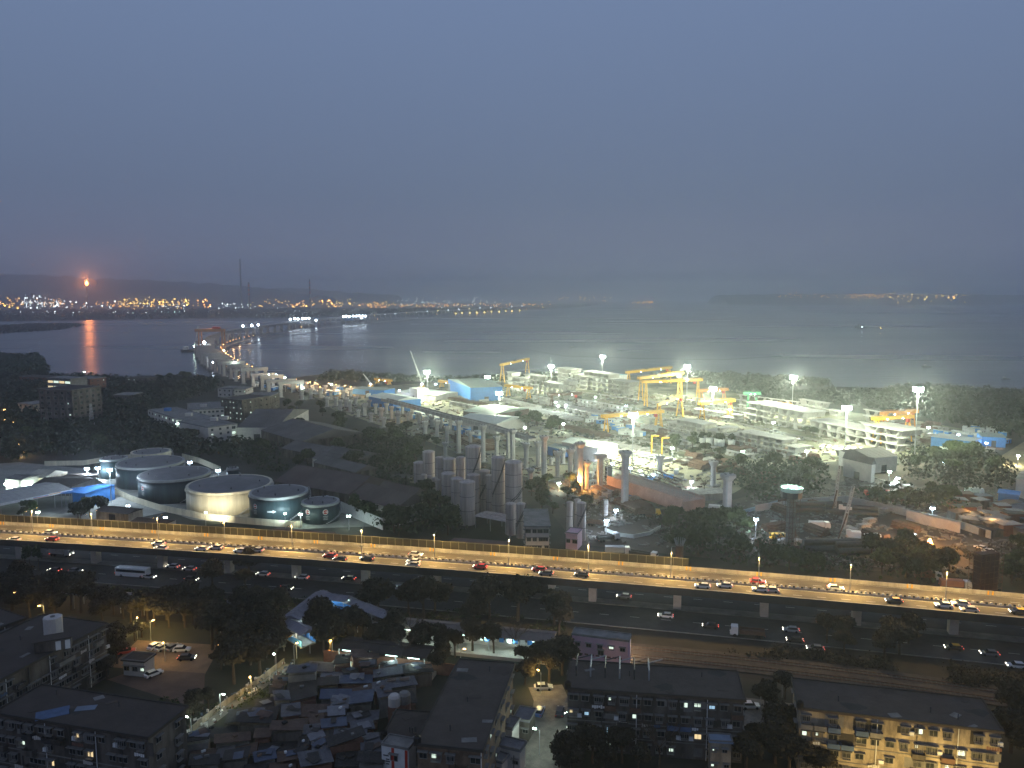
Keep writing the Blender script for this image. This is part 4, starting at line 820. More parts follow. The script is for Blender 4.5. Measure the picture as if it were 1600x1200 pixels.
for cx, tcy, hw, by, kd, lb, em in TANKS:
    c, Rr, h = solve_cyl(cx, tcy, hw, by); h = max(5, h); t = thing('storage_tank', lb, 'storage tank', c); keep([(c.x + (Rr + 1) * math.cos(a), c.y + (Rr + 1) * math.sin(a)) for a in np.linspace(0, 6.28, 10)], 3)
    wall = m_tdark if kd == 'd' else m_tcream
    obj('shell', MB().lathe([(Rr, 0), (Rr, h - 1.0)], 56), wall, t, True); 
    for f in t.children[0].data.polygons: f.use_smooth = len(f.vertices) == 4
    obj('rim', MB().lathe([(Rr + 0.05, h - 1.0), (Rr + 0.05, h), (Rr - 0.3, h)], 56), m_ring if kd == 'd' else m_tcream, t)
    obj('wind_girder', MB().lathe([(Rr + 0.06, h - 1.35), (Rr + 0.5, h - 1.3), (Rr + 0.5, h - 1.15), (Rr + 0.06, h - 1.1)], 56, caps=False), m_dsteel if kd == 'd' else m_tcream, t)
    ro = obj('roof', MB().lathe([(Rr - 0.35, h - 0.05), (Rr * 0.5, h + Rr * 0.03), (0.2, h + Rr * 0.05)], 48), m_troof, t)
    for k in range(5): a = k * 1.37 + cx; obj('vent', MB().bar((Rr * .7 * math.cos(a), Rr * .7 * math.sin(a), h), (Rr * .7 * math.cos(a), Rr * .7 * math.sin(a), h + 1.0), 0.25, 6), m_dsteel, ro)
    sm = MB(); a0 = math.radians(-60)
    for k in range(26):
        a = a0 + 0.045 * k * (17 / Rr); sm.box(((Rr + 0.55) * math.cos(a), (Rr + 0.55) * math.sin(a), 0.4 + (h - 0.5) * k / 25), (0.9, 0.5, 0.1), a)
        if k < 25: a2 = a + 0.045 * (17 / Rr); sm.bar(((Rr + 1.0) * math.cos(a), (Rr + 1.0) * math.sin(a), 0.5 + (h - 0.5) * k / 25), ((Rr + 1.0) * math.cos(a2), (Rr + 1.0) * math.sin(a2), 0.5 + (h - 0.5) * (k + 1) / 25), 0.1)
    obj('spiral_stair', sm, m_steel, t)
    for e in range(em):
        a = math.radians(-118 if e == 0 else -62); 
        if em == 1: a = math.radians(-125)
        zc = h * 0.62; rr = 1.1
        def on(u, v, o_=0.0): aa = a + u / Rr; return ((Rr + 0.06 + o_) * math.cos(aa), (Rr + 0.06 + o_) * math.sin(aa), zc + v)
        d_ = MB(); d_.poly([on(rr * math.cos(q_), rr * math.sin(q_)) for q_ in np.linspace(0, 2 * math.pi, 21)[:-1]]); ed = obj('emblem', d_, m_white, t)
        obj('emblem_disc', MB().poly([on(rr * .78 * math.cos(q_), rr * .78 * math.sin(q_), 0.03) for q_ in np.linspace(0, 2 * math.pi, 21)[:-1]]), m_red, ed)
        obj('emblem_bar', MB().poly([on(-rr * .78, -.22, .06), on(rr * .78, -.22, .06), on(rr * .78, .22, .06), on(-rr * .78, .22, .06)]), m_white, ed)
        for q_, (w_, z_) in enumerate(((1.0, -1.9), (0.8, -2.5), (0.9, -3.1))): obj('tank_marking', MB().poly([on(-w_, z_, .02), on(w_, z_, .02), on(w_, z_ + .32, .02), on(-w_, z_ + .32, .02)]), m_ring, t)
    if 'arrow' in lb:
        a = math.radians(-88); zc = h * .45
        def on(u, v): aa = a + u / Rr; return ((Rr + 0.06) * math.cos(aa), (Rr + 0.06) * math.sin(aa), zc + v)
        obj('arrow_mark', MB().poly([on(-1.8, -.2), on(.4, -.2), on(.4, -.6), on(1.8, .1), on(.4, .8), on(.4, .4), on(-1.8, .3)]), m_white, t)
m_cyard = mat('terminal_concrete', (0.28, 0.28, 0.25), 0.9, 0.3, 0.08, bump=0.2, detail=10)
struct('tank_yard', MB().poly([P(*q_, 0.03) for q_ in ((130, 745), (200, 720), (345, 735), (600, 822), (470, 826), (300, 812), (190, 775))][::1]), mat('tank_yard_gravel', (0.28, 0.28, 0.25), 0.95, 0.4, 0.1, bump=0.3, detail=10))
struct('terminal_yard', MB().poly([P(*q_, 0.035) for q_ in ((-80, 815), (-80, 730), (30, 722), (130, 732), (150, 742), (260, 800), (200, 812), (100, 812))]), m_cyard)
for o_ in [o for o in bpy.data.objects if o.name.startswith(('tank_yard', 'terminal_yard', 'yard', 'car_park', 'playground'))]:
    if o_.type == 'MESH' and o_.data.polygons[0].normal.z < 0: o_.data.flip_normals()
def wall_run(name, label, pts, h, m, w=0.3, cat='wall', group=None, z0=0):
    w_ = [P(x, y, 0) for x, y in pts]; mb = MB(); k = 0
    for i, p in enumerate(w_):
        d = w_[min(i + 1, len(w_) - 1)] - w_[max(i - 1, 0)]; d.normalize(); nn = Vector((-d.y, d.x, 0)) * w / 2
        mb.v += [(p.x + nn.x, p.y + nn.y, z0), (p.x - nn.x, p.y - nn.y, z0), (p.x - nn.x, p.y - nn.y, h), (p.x + nn.x, p.y + nn.y, h)]
    for i in range(len(w_) - 1):
        a = 4 * i
        for q_ in range(4): r_ = (q_ + 1) % 4; mb.f.append((a + q_, a + 4 + q_, a + 4 + r_, a + r_))
    mb.f += [(0, 1, 2, 3), tuple(4 * (len(w_) - 1) + i for i in (3, 2, 1, 0))]
    return single(name, mb, m, label, cat, group=group)
wall_run('boundary_wall', 'tall cream boundary wall curving in front of the tank farm', ((136, 744), (165, 765), (205, 783), (250, 798), (320, 812), (400, 820), (455, 824), (472, 824)), 2.6, m_tcream)
wall_run('boundary_wall', 'bright white wall running right from the smallest tank', ((533, 800), (560, 812), (598, 828)), 4.5, m_white); wall_run('boundary_wall', 'pale wall behind the tank farm at its left end', ((70, 728), (130, 727), (160, 722), (215, 716)), 2.6, m_tcream)
wall_run('boundary_wall', 'pale lit wall behind the tanks on the right', ((285, 717), (312, 724), (345, 738)), 3, m_tcream)
canopy_ = shed('loading_canopy', 'long pale loading canopy with a coloured fascia sign', (-30, 793), (112, 765), (-60, 778), 6.5, m_steel, mat('pale_canopy_roof', (0.40, 0.39, 0.36), 0.7, 0.15, 0.4), 1.2, None, 'canopy', True, True)
t_, o_, rz_, L_, Wd_ = canopy_
obj('fascia', MB().box((L_ / 2, -0.5, 6.2), (L_ + 0.6, 0.1, 1.0)), m_white, t_)
for a, b_, z_, mm in ((0.55, 0.72, 6.35, m_blue), (0.73, 0.86, 6.4, mat('orange_paint', (0.8, 0.3, 0.04), 0.6)), (0.87, 0.97, 6.35, m_blue), (0.55, 0.72, 6.0, m_red), (0.87, 0.97, 6.0, m_red)): obj('fascia_stripe', MB().box((L_ * (a + b_) / 2, -0.57, z_), (L_ * (b_ - a), 0.04, 0.22)), mm, t_)
shed('blue_shed', 'bright blue shed at the right end of the loading canopy', (113, 769), (133, 771), (117, 752), 6.5, m_blue, m_blue, 0.8)
shed('blue_shed', 'open blue-roofed annex beside the bright blue shed', (134, 770), (146, 762), (126, 752), 6.0, m_steel, m_blue, 0.5, open_front=True)
shed('house', 'cream hip-roofed house left of the tanks', (42, 745), (68, 747), (48, 733), 5, m_wall2, mat('cream_roof', (0.45, 0.42, 0.34), 0.8), 2.2)
shed('house', 'low cream house right of the hip-roofed one', (66, 748), (88, 744), (62, 738), 4, m_wall2, mat('cream_roof', (0.45, 0.42, 0.34), 0.8), 1.2)
shed('house', 'pale house with window strip at the left edge of the terminal', (8, 748), (32, 750), (12, 738), 6, m_offw, m_concd, 0.8)
shed('shed', 'dark low-roofed shed behind the loading canopy', (50, 758), (112, 760), (70, 744), 4.5, m_concd, m_bit, 1.5); shed('shed', 'flat grey shed beside the cream houses', (90, 748), (124, 750), (94, 738), 3.5, m_concd, m_bit2, 0.6)
shed('guard_house', 'dark-roofed small building at the foot of the boundary wall', (150, 798), (200, 803), (160, 789), 4.0, m_wall2, m_bit, 1.0); shed('guard_house', 'low pale building with lamp beside the flyover barrier', (205, 815), (255, 820), (210, 806), 3.8, m_offw, m_bit, 0.7)
def mast(px, ty, by, label, power, col=COOL, r=0.16, hl=6, name='floodlight_mast', head=1.0, g=None, cat='floodlight mast', group='tall floodlight masts'):
    b_ = P(px, by, 0); h = hgt(b_.y, ty); t = thing(name, label, cat, b_, 0, group); obj('pole', MB().bar((0, 0, 0), (0, 0, h), r * 1.5, 8, r), m_steel, t)
    hd = obj('headframe', MB().lathe([(0.5 * head, h + 0.40 * head), (0.9 * head, h + 0.42 * head), (0.9 * head, h + 0.5 * head), (0.5 * head, h + 0.5 * head)], 10), m_steel, t)
    for k in range(hl):
        a = 2 * math.pi * k / hl; obj('floodlight', MB().box((0.78 * head * math.cos(a), 0.78 * head * math.sin(a), h - 0.1), (0.5 * head, 0.7 * head, 0.95 * head), a), g or g_cool, t)
    lamp(t, 'POINT', (0, 0, h - 1.4 * head), power, col, 0.7 * head); keep([(b_.x - 2, b_.y - 2), (b_.x + 2, b_.y - 2), (b_.x + 2, b_.y + 2), (b_.x - 2, b_.y + 2)], 1)
    return t
mast(174, 734, 786, 'white floodlight mast nearest to the tanks at the terminal', 24000, BLUC, g=g_blue, hl=5, group='terminal lamps')
m_ = bpy.data.objects['floodlight_mast']
mast(137, 732, 752, 'left of the two floodlights behind the terminal', 14000, BLUC, g=g_blue, hl=4, group='terminal lamps'); mast(154, 731, 752, 'right of the two floodlights behind the terminal', 12000, BLUC, g=g_blue, hl=4, group='terminal lamps')
mast(12, 756, 770, 'bright floodlight at the left edge of the terminal', 7000, COOL, hl=3, group='terminal lamps'); mast(46, 756, 768, 'floodlight between cream houses and canopy', 5000, COOL, hl=3, group='terminal lamps')
mast(297, 722, 732, 'small bluish floodlight behind the large tanks', 2500, BLUC, g=g_blue, hl=2, group='terminal lamps'); mast(341, 735, 745, 'bluish floodlight beside the tiny tank', 2500, BLUC, g=g_blue, hl=2, group='terminal lamps')
mast(201, 790, 806, 'bright lamp on the dark-roofed guard house', 2200, BLUC, g=g_blue, hl=2, head=.6, group='terminal lamps'); mast(259, 808, 820, 'lamp right of the low pale building by the barrier', 1500, BLUC, g=g_blue, hl=2, head=.6, group='terminal lamps')
for px_, by_, tx_, ty_, pw_, cl_, lb_ in ((322, 827, 350, 790, 30000, (1, .94, .72), 'lamp pole before the cream tank, behind the flyover barrier'), (446, 829, 440, 800, 15000, (.7, .92, 1), 'lamp pole before the blue-green tank, behind the flyover barrier')):
    b_ = P(px_, by_); m_ = thing('floodlight', lb_, 'lamp post', b_); obj('pole', MB().bar((0, 0, 0), (0, 0, 6.5), .09, 6), m_steel, m_); obj('lamp_head', MB().box((0, .3, 6.6), (.7, .3, .5)), g_cool, m_)
    tg_ = P(tx_, ty_, 5) - Vector((b_.x, b_.y, 6.5)); tg_.normalize(); lamp(m_, 'SPOT', (tg_.x * .8, tg_.y * .8, 6.6), pw_, cl_, .3, 95, .8, tg_)
mast(470, 803, 826, 'lamp between the two right-hand tanks', 2600, COOL, hl=2, head=.6, group='terminal lamps'); mast(545, 806, 828, 'lamp washing the bright white wall', 2600, COOL, hl=2, head=.6, group='terminal lamps'); mast(60, 800, 812, 'lamp under the loading canopy front', 2500, COOL, hl=2, head=.6, group='terminal lamps')
# ------------------------------------------------------------------ left middle ground
wb = flat_block('institution', 'white L-shaped building, its long arched front towards the tanks', (231, 640), (322, 668), (258, 631), 10, m_offw, m_concd, 3, 16, 0.25, 'w', 0, seed=50, clutter=False, shade=False, win=(2.2, 1.6), over=0.2)
wb2 = flat_block('institution', 'white end wing of the L-shaped building with a roof tank', (325, 668), (362, 663), (317, 654), 12, m_offw, m_concd, 4, 3, 0.15, 'w', 0, seed=51, clutter=False, shade=False, over=0.2)
wb3 = flat_block('institution', 'white rear wing of the L-shaped building', (296, 641), (350, 638), (294, 630), 10, m_offw, m_concd, 3, 8, 0.1, 'w', 0, seed=52, clutter=False, shade=False, over=0.2)
for i, (px, py) in enumerate(((262, 640), (295, 648), (335, 660), (352, 658), (318, 634))):
    g = P(px, py, 11); single('roof_tank', MB().box((0, 0, 0.9), (4, 3, 1.8)).box((0, 0, 1.95), (4.3, 3.3, 0.18)), m_offw if i else m_blue, '%s small white roof room from the left on the L-shaped building' % ORD[i], 'roof room', (g.x, g.y, 10.15 if px < 325 else 12.15))
flat_block('office', 'dark modern building with lit windows behind the white one', (345, 622), (378, 625), (352, 613), 16, m_wall1, m_bit2, 4, 6, 0.4, 'w', 0, seed=53, clutter=False, shade=False); flat_block('office', 'dark slab with a pale flat roof right of the lit building', (372, 622), (415, 622), (376, 613), 12, m_wall1, m_concd, 3, 8, 0.1, 'w', 0, seed=54, clutter=False, shade=False)
flat_block('tower_block', 'grey unfinished tower standing among the trees at left', (60, 608), (112, 610), (64, 600), 26, m_wall1, m_bit, 7, 5, 0.04, 'w', 0, seed=55, clutter=False, shade=False, win=(2.2, 1.8))
fb = flat_block('frame_building', 'unfinished building with three brightly lit open floors', (74, 590), (110, 592), (77, 586), 20, m_concd, m_concd, 4, 4, 0, 'w', 0, seed=56, clutter=False, shade=False, sides=False)
for f in range(3):
    for b_ in range(4): obj('lit_bay', MB().box((fb[3] * (b_ + .5) / 4, -0.08, 7.5 + 4.6 * f), (fb[3] / 4.8, 0.1, 1.8)), g_winw if b_ % 2 else g_winy, fb[0])
flat_block('house', 'pale ruined-looking house among the trees right of the grey tower', (178, 617), (207, 617), (180, 613), 9, m_wall1, m_concd, 3, 4, 0, 'w', 0, seed=57, clutter=False, shade=False); flat_block('house', 'pink-lit house left of the flat grey tower', (28, 630), (52, 632), (30, 624), 9, m_wall2, m_concd, 3, 3, 0.2, 'y', 0, seed=58, clutter=False)
flat_block('house', 'tall reddish house near the shore lit from behind', (112, 590), (140, 592), (116, 586), 16, m_brick, m_concd, 4, 4, 0.15, 'w', 0, seed=59, clutter=False); flat_block('house', 'low reddish house at the far left shore', (30, 588), (78, 590), (34, 585), 10, m_brick, m_bit, 3, 5, 0.1, 'y', 0, seed=60, clutter=False)
flat_block('house', 'grey low block by the shore trees, right of the reddish one', (198, 590), (228, 591), (200, 587), 10, m_wall1, m_bit, 3, 4, 0.1, 'w', 0, seed=61, clutter=False); flat_block('house', 'small white villa near the foot of the sea bridge', (340, 606), (362, 607), (343, 602), 8, m_offw, m_concd, 2, 3, 0.1, 'w', 0, seed=62, clutter=False)
flat_block('house', 'small white villa right of the other one near bridge foot', (366, 608), (384, 608), (368, 604), 8, m_offw, m_concd, 2, 3, 0.1, 'w', 0, seed=63, clutter=False)
m_wh = mat('old_warehouse_roof', (0.13, 0.12, 0.12), 0.95, 0.3, 0.1, bump=0.3, detail=10); m_wh2 = mat('brown_warehouse_roof', (0.12, 0.09, 0.085), 0.95, 0.3, 0.1, bump=0.3, detail=10)
for i, a in enumerate((('grey gabled warehouse right of the white institution', (370, 668), (432, 668), (392, 640), 8, 6), ('second grey gabled warehouse with a long ridge', (408, 672), (470, 690), (420, 640), 7, 5), ('long low grey shed behind the parked lorries', (440, 700), (500, 712), (470, 690), 5, 3),
                       ('wide many-ribbed shed with dark roof in the middle ground', (500, 706), (560, 718), (512, 694), 6, 2), ('dark shed beside the wide ribbed one', (490, 722), (556, 738), (506, 712), 6, 2.5), ('small white-gabled shed left of the ribbed sheds', (488, 716), (520, 722), (500, 706), 6, 2.5),
                       ('very long brown-roofed shed running towards the silos, upper part', (430, 752), (545, 772), (460, 728), 7, 5), ('brown-roofed shed with a white side wall, lower part', (546, 775), (618, 795), (580, 758), 7, 4), ('brown-roofed shed end nearest the silos', (585, 770), (640, 782), (600, 758), 6.5, 4),
                       ('flat brown roof just behind the noise barrier, mid-left', (420, 833), (510, 840), (425, 824), 4, 0.6), ('brown roof just behind the noise barrier below the silos', (697, 856), (785, 862), (700, 840), 5, 0.6), ('grey tin shed among trees left of the silos', (612, 745), (640, 747), (616, 742), 4, 1))):
    shed('warehouse', a[0], a[1], a[2], a[3], a[4], m_offw if 'white' in a[0] else m_wall1, m_wh2 if 'brown' in a[0] else m_wh, a[5])
struct('lorry_park', MB().poly([P(*q_, 0.03) for q_ in ((420, 700), (470, 706), (560, 696), (640, 700), (600, 690), (540, 684), (430, 686))]), m_dirt)
if bpy.data.objects['lorry_park'].data.polygons[0].normal.z < 0: bpy.data.objects['lorry_park'].data.flip_normals()
for i in range(16):
    g = P(432 + i * 8.5, 692 - (i % 3) * 2.5, 0); truck(('white', 'blue', 'yellow')[i % 3], (m_dsteel, m_blue, m_rust, m_white)[i % 4], g, 0.25 + (i % 2) * 0.2, 'parked %s-cabbed lorry in the dim lorry park, %s' % (('white', 'blue', 'yellow')[i % 3], 'a few to the left' if i < 6 else ('in the middle' if i < 11 else 'on the right')), 9, i % 2 == 0, False, 'lorries in the dim lorry park %d' % (i % 3 + 3 * (0 if i < 6 else 1 if i < 11 else 2)))
for px, ty, by, lb, pw in ((552, 674, 682, 'white lamp at the edge of the lorry park', 5000), (145, 592, 597, 'white lamp by the shore trees at left', 3000), (152, 592, 598, 'second white lamp by the shore trees at left', 3000), (248, 634, 642, 'white lamp left of the L-shaped building', 900), (132, 581, 586, 'white roof lamp on the reddish shore house', 900),
                           (312, 655, 668, 'lamp lighting the arched front of the white institution', 900), (278, 662, 680, 'lamp among the trees below the white institution', 900), (365, 683, 692, 'lamp at the right foot of the white institution', 900)):
    mast(px, ty, by, lb, pw, COOL, hl=3, head=0.7, name='lamp_post', cat='lamp post', group='lamps of the left middle ground')
for px, ty, by, lb, pw in ((10, 655, 668, 'sodium lamp high among the left-edge trees', 1500), (20, 660, 672, 'sodium lamp beside the high one at the left edge', 1500), (28, 694, 704, 'sodium lamp glowing on a tree above the terminal', 2500), (35, 706, 714, 'lower sodium lamp glowing on a tree above the terminal', 2500), (38, 594, 598, 'sodium lamp at the far left shore house', 3000), (284, 612, 618, 'sodium lamp in trees left of bridge foot', 900), (8, 640, 652, 'sodium lamp at the left edge below the tower', 1200)):
    mast(px, ty, by, lb, pw, SODC, hl=3, head=0.7, g=g_sod, name='lamp_post', cat='lamp post', group='sodium lamps of the left middle ground')
mt_ = thing('lattice_mast', 'grey lattice mast rising from the trees above the terminal', 'mast', P(144, 672, 0)); lm = MB()
for sx, sy in ((-1, -1), (1, -1), (1, 1), (-1, 1)): lm.bar((sx * 1.4, sy * 1.4, 0), (sx * .4, sy * .4, 18), 0.12)
for k in range(8):
    z = k * 2.2; w_ = 1.4 - z / 18; w2 = 1.4 - (z + 2.2) / 18
    for s in (-1, 1): lm.bar((-w_, s * w_, z), (w2, s * w2, z + 2.2), 0.07).bar((s * w_, -w_, z), (s * w2, w2, z + 2.2), 0.07)
obj('lattice', lm, m_steel, mt_)
# ------------------------------------------------------------------ silos
m_silo = mat('silo_steel', (0.52, 0.44, 0.40), 0.55, 0.2, 0.8, streak=.06, col2=(0.30, 0.25, 0.225), metal=0.0)
SIL = [(656, 722, 9.3, 775), (670.5, 705, 9.5, 775), (673.5, 722, 5.8, 770), (687.5, 714, 6.5, 785), (720.5, 714, 7, 790), (740, 697, 12, 802), (702.5, 716, 10, 788), (663, 741, 4.4, 782), (671.5, 743, 4.2, 785), (680, 746, 4.4, 788), (757.5, 735, 9, 802), (740, 741, 9.5, 808), (701, 739, 11, 797), (778.5, 714, 10.5, 809), (802.5, 721, 13.5, 817),
       (715, 747, 10, 812), (730.5, 752, 12, 822), (798, 786, 7.5, 837), (814, 786, 7, 842), (890, 784, 5.2, 829), (902, 780, 5, 827), (908, 785, 7, 846), (685, 749, 4.2, 792), (765, 742, 6, 806)]
for i, (cx, ty, hw, by) in enumerate(SIL):
    c, Rr, h = solve_cyl(cx, ty, hw, by); keep([(c.x + (Rr + .5) * math.cos(a), c.y + (Rr + .5) * math.sin(a)) for a in np.linspace(0, 6.28, 9)], 1)
    big = hw > 9.9; grp = 'thick' if big else 'slim'; right = cx > 880; low = cx > 790 and cx < 830 and hw < 8
    lb = {0: 'slim pinkish steel silo at the far left of the big silo cluster', 5: 'tallest thick silo at the back with diagonal stair', 13: 'thick banded silo left of the widest silo', 14: 'widest thick banded silo at the right of the cluster', 15: 'thick silo just behind the frontmost one', 16: 'frontmost thick silo of the cluster', 17: 'left of two short silos before the white house', 18: 'right of two short silos before the white house',
          19: 'left silo of the separate trio right of white house', 20: 'rear middle silo of the separate trio', 21: 'front right silo of the separate trio', 12: 'thick silo with a flat rim in the cluster middle left'}.get(i)
    g_ = None
    if not lb: lb = ('thick' if big else 'slim') + ' pinkish steel silo standing inside the big silo cluster'; g_ = lb[:5].strip() + ' silos inside the cluster'
    t = thing('silo', lb, 'silo', c, 0, g_)
    o_ = obj('shell', MB().lathe([(Rr, 0), (Rr, h - 0.4)], 28, caps=False), m_silo, t, True)
    pr_ = [(Rr, h - 0.4), (Rr + 0.12, h - 0.4), (Rr + 0.12, h - 0.15), (Rr * 0.7, h + Rr * 0.10), (0.1, h + Rr * 0.16)]; obj('roof', MB().lathe(pr_, 28), m_silo, t)
    n_ = max(2, int(h / 4.5))
    for k in range(1, n_): obj('hoop', MB().lathe([(Rr + 0.0, h * k / n_ - 0.08), (Rr + 0.07, h * k / n_ - 0.08), (Rr + 0.07, h * k / n_ + 0.08), (Rr, h * k / n_ + 0.08)], 28, caps=False), m_dsteel, t)
    if i in (5, 13, 14, 18, 21, 10):
        sm = MB(); N_ = 18; a0 = math.radians(-135); a1 = math.radians(-25)
        for k in range(N_):
            aa = a0 + (a1 - a0) * k / N_; ab = a0 + (a1 - a0) * (k + 1) / N_; z0 = h * (0.35 + .62 * k / N_) if i != 14 else h * (.25 + .3 * k / N_); z1 = z0 + (h * .62 / N_ if i != 14 else h * .3 / N_)
            for dz in (0, 0.9): sm.bar(((Rr + .5) * math.cos(aa), (Rr + .5) * math.sin(aa), z0 + dz), ((Rr + .5) * math.cos(ab), (Rr + .5) * math.sin(ab), z1 + dz), 0.13)
        obj('stair', sm, m_dsteel, t)
shed('lean_to', 'grey lean-to roof between the front silo and short silos', (742, 806), (790, 815), (748, 796), 5, m_steel, m_silo, 0.3, open_front=True)
flat_block('works_building', 'white four-storey works building with balconies right of the silos', (822, 822), (858, 822), (818, 796), 12, m_offw, m_concd, 4, 4, 0.1, 'w', 0, seed=70, clutter=False, over=0.6)
flat_block('control_house', 'small pink house with two dark windows by the silo trio', (884, 832), (902, 834), (888, 824), 6, m_pink, m_pink, 1, 2, 0, 'w', 0, seed=71, clutter=False, sides=False, over=.3)
# ------------------------------------------------------------------ construction piers
m_pier = mat('fresh_concrete', (0.46, 0.44, 0.42), 0.8, 0.18, 0.4, bump=0.2)
def pier(px, ty, by, label, group=None, wpx=None, cap=1.0, rz=0.35):
    b_ = P(px, by, 0); h = max(3.0, hgt(b_.y, ty)); w = (wpx * mpp(b_)) if wpx else 2.1; t = thing('bridge_pier', label, 'bridge pier', b_, rz, group); keep([(b_.x - 3, b_.y - 3), (b_.x + 3, b_.y - 3), (b_.x + 3, b_.y + 3), (b_.x - 3, b_.y + 3)], 1)
    a = w / 2; c = a * 0.62; prof = [(-a, -c), (-c, -a), (c, -a), (a, -c), (a, c), (c, a), (-c, a), (-a, c)]; ch = min(2.6, h * .3)
    obj('shaft', MB().prism(prof, 0, h - ch), m_pier, t); cb = MB(); f = 1.55 * cap + 0.2
    cb.v = [(x, y, h - ch + .001) for x, y in prof] + [(x * f, y * f * 1.15, h - 0.9) for x, y in prof] + [(x * f, y * f * 1.15, h) for x, y in prof]
    for q_ in (0, 8):
        for i in range(8): j = (i + 1) % 8; cb.f.append((q_ + i, q_ + j, q_ + 8 + j, q_ + 8 + i))
    cb.f.append(tuple(range(16, 24))); cb.f.append(tuple(range(7, -1, -1))); obj('pier_cap', cb, m_pier, t); obj('footing', MB().box((0, 0, 0.25), (w * 2.2, w * 2.2, 0.5)), m_concd, t)
    for s in (-1, 1): obj('pedestal', MB().box((s * a * .8, 0, h + 0.2), (0.5, 1.0, 0.4)), m_concd, t)
    return t, b_, h
NP = [(696, 691, 714, 5), (664.5, 658, 686, 5.5), (683, 656, 683, 5.5), (698.5, 666, 692, 5), (717, 657, 708, 6), (735, 674, 697, 5), (755, 664, 722, 6), (776, 682, 713, 5.5), (794, 675, 717, 5), (801, 671, 720, 6.5), (822, 692, 733, 6), (841, 690, 730, 6.5), (850, 681, 752, 7), (861, 715, 727, 5), (871, 705, 746, 6.5), (879.5, 701, 725, 6),
      (891, 702, 746, 6.5), (899, 694, 740, 5), (906, 691, 766, 8), (916, 720, 765, 7), (829, 732, 755, 6), (1031, 711, 738, 7), (1114, 720, 760, 7)]
NUMW = 'first second third fourth fifth sixth seventh eighth ninth tenth eleventh twelfth thirteenth fourteenth fifteenth sixteenth seventeenth eighteenth nineteenth twentieth twenty-first twenty-second twenty-third'.split()
NP.sort()
for i, (x, t0, b0, w) in enumerate(NP):
    pier(x, t0, b0, ('tall' if b0 - t0 > 40 else 'short' if b0 - t0 < 26 else 'mid-height') + ' bare concrete pier, %s from the left in the row behind the silos' % NUMW[i], None, w)
pier(976, 705, 792, 'tall slender concrete pier standing alone beside the orange-lit wall', None, 10); pier(1135, 741, 822, 'tall concrete pier standing alone, nearest to the right site', None, 11.5)
FP = [(655, 646, 662), (637, 646, 661), (622, 642, 662), (642, 643, 656), (417, 582, 598), (425, 583, 600), (479, 596, 611), (472, 609, 625), (486, 607, 624), (501, 606, 622), (517, 610, 625), (536, 610, 622), (511, 620, 636), (525, 620, 635), (532, 625, 645), (541, 622, 636), (547, 625, 644), (556, 620, 632), (570, 631, 650), (577, 625, 637),
      (587, 631, 647), (596, 637, 657), (604, 630, 647), (612, 635, 655), (622, 644, 663), (629, 631, 647), (637, 645, 662), (644, 634, 650), (655, 646, 660), (665, 659, 685), (675, 650, 668), (690, 648, 670), (704, 655, 674), (668, 643, 656), (560, 640, 652), (580, 645, 660), (600, 652, 668), (494, 600, 612), (508, 602, 614), (522, 604, 616), (548, 608, 620)]
for i, (x, t0, b0) in enumerate(FP): pier(x, t0, b0, 'grey bridge pier in the crowded far rows left of the yard', 'bridge piers in the far rows', 4.6 if i % 3 else 5.4, 0.9)
# scaffolded pier, scaffold tower with green top
def scaffold(name, label, px, ty, by, wpx, m, depth=1.0, cat='scaffold tower', bays=3):
    b_ = P(px, by, 0); h = hgt(b_.y, ty); w = wpx * mpp(b_); t = thing(name, label, cat, b_, 0.3); keep([(b_.x - w, b_.y - w), (b_.x + w, b_.y - w), (b_.x + w, b_.y + w), (b_.x - w, b_.y + w)], 1); sb = MB(); hw = w / 2; hd = w * depth / 2
    for i in range(bays + 1):
        for y in (-hd, hd): sb.bar((-hw + w * i / bays, y, 0), (-hw + w * i / bays, y, h), 0.09)
    z = 1.5
    while z < h:
        for y in (-hd, hd): sb.bar((-hw, y, z), (hw, y, z), 0.07)
        for x in (-hw, hw): sb.bar((x, -hd, z), (x, hd, z), 0.07)
        if int(z / 1.8) % 2: sb.bar((-hw, -hd, z), (-hw + w / bays, -hd, z + 1.8), 0.05).bar((hw, -hd, z), (hw - w / bays, -hd, z + 1.8), 0.05)
        z += 1.8
    obj('scaffold_frame', sb, m, t); return t, b_, h, w
t, b_, h, w = scaffold('scaffold_tower', 'concrete pier wrapped in pale scaffolding right of the fire glow', 937.5, 716, 764, 17, m_steel); obj('shaft', MB().box((0, 0, h / 2), (w * .42, w * .42, h)), m_pier, t); obj('pier_cap', MB().box((0, 0, h + .9), (w * 1.1, w * .7, 1.8)), m_pier, t)
t, b_, h, w = scaffold('scaffold_tower', 'dark scaffold tower topped by a lit green-netted platform', 1233, 770, 868, 19, m_rust)
obj('core', MB().box((0, 0, h / 2), (w * .5, w * .5, h)), m_concd, t); obj('platform', MB().prism([(w * .85 * math.cos(a), w * .85 * math.sin(a)) for a in np.linspace(0, 6.28, 13)[:-1]], h - 1.5, h + .6), m_dsteel, t)
nt_ = MB()
for k in range(26): a = R.uniform(0, 6.28); r_ = R.uniform(.2, .8) * w; nt_.bar((r_ * math.cos(a), r_ * math.sin(a), h + .6), (r_ * math.cos(a) * .9, r_ * math.sin(a), h + R.uniform(1.2, 2.6)), 0.12)
nt_.lathe([(w * .86, h + .6), (w * .88, h + 1.9)], 14, caps=False); obj('green_net', nt_, mat('green_net', (0.55, 0.78, 0.66), 0.8), t); lamp(t, 'POINT', (0, 0, h + 3.2), 5000, (0.7, 1.0, 0.85), 0.4)
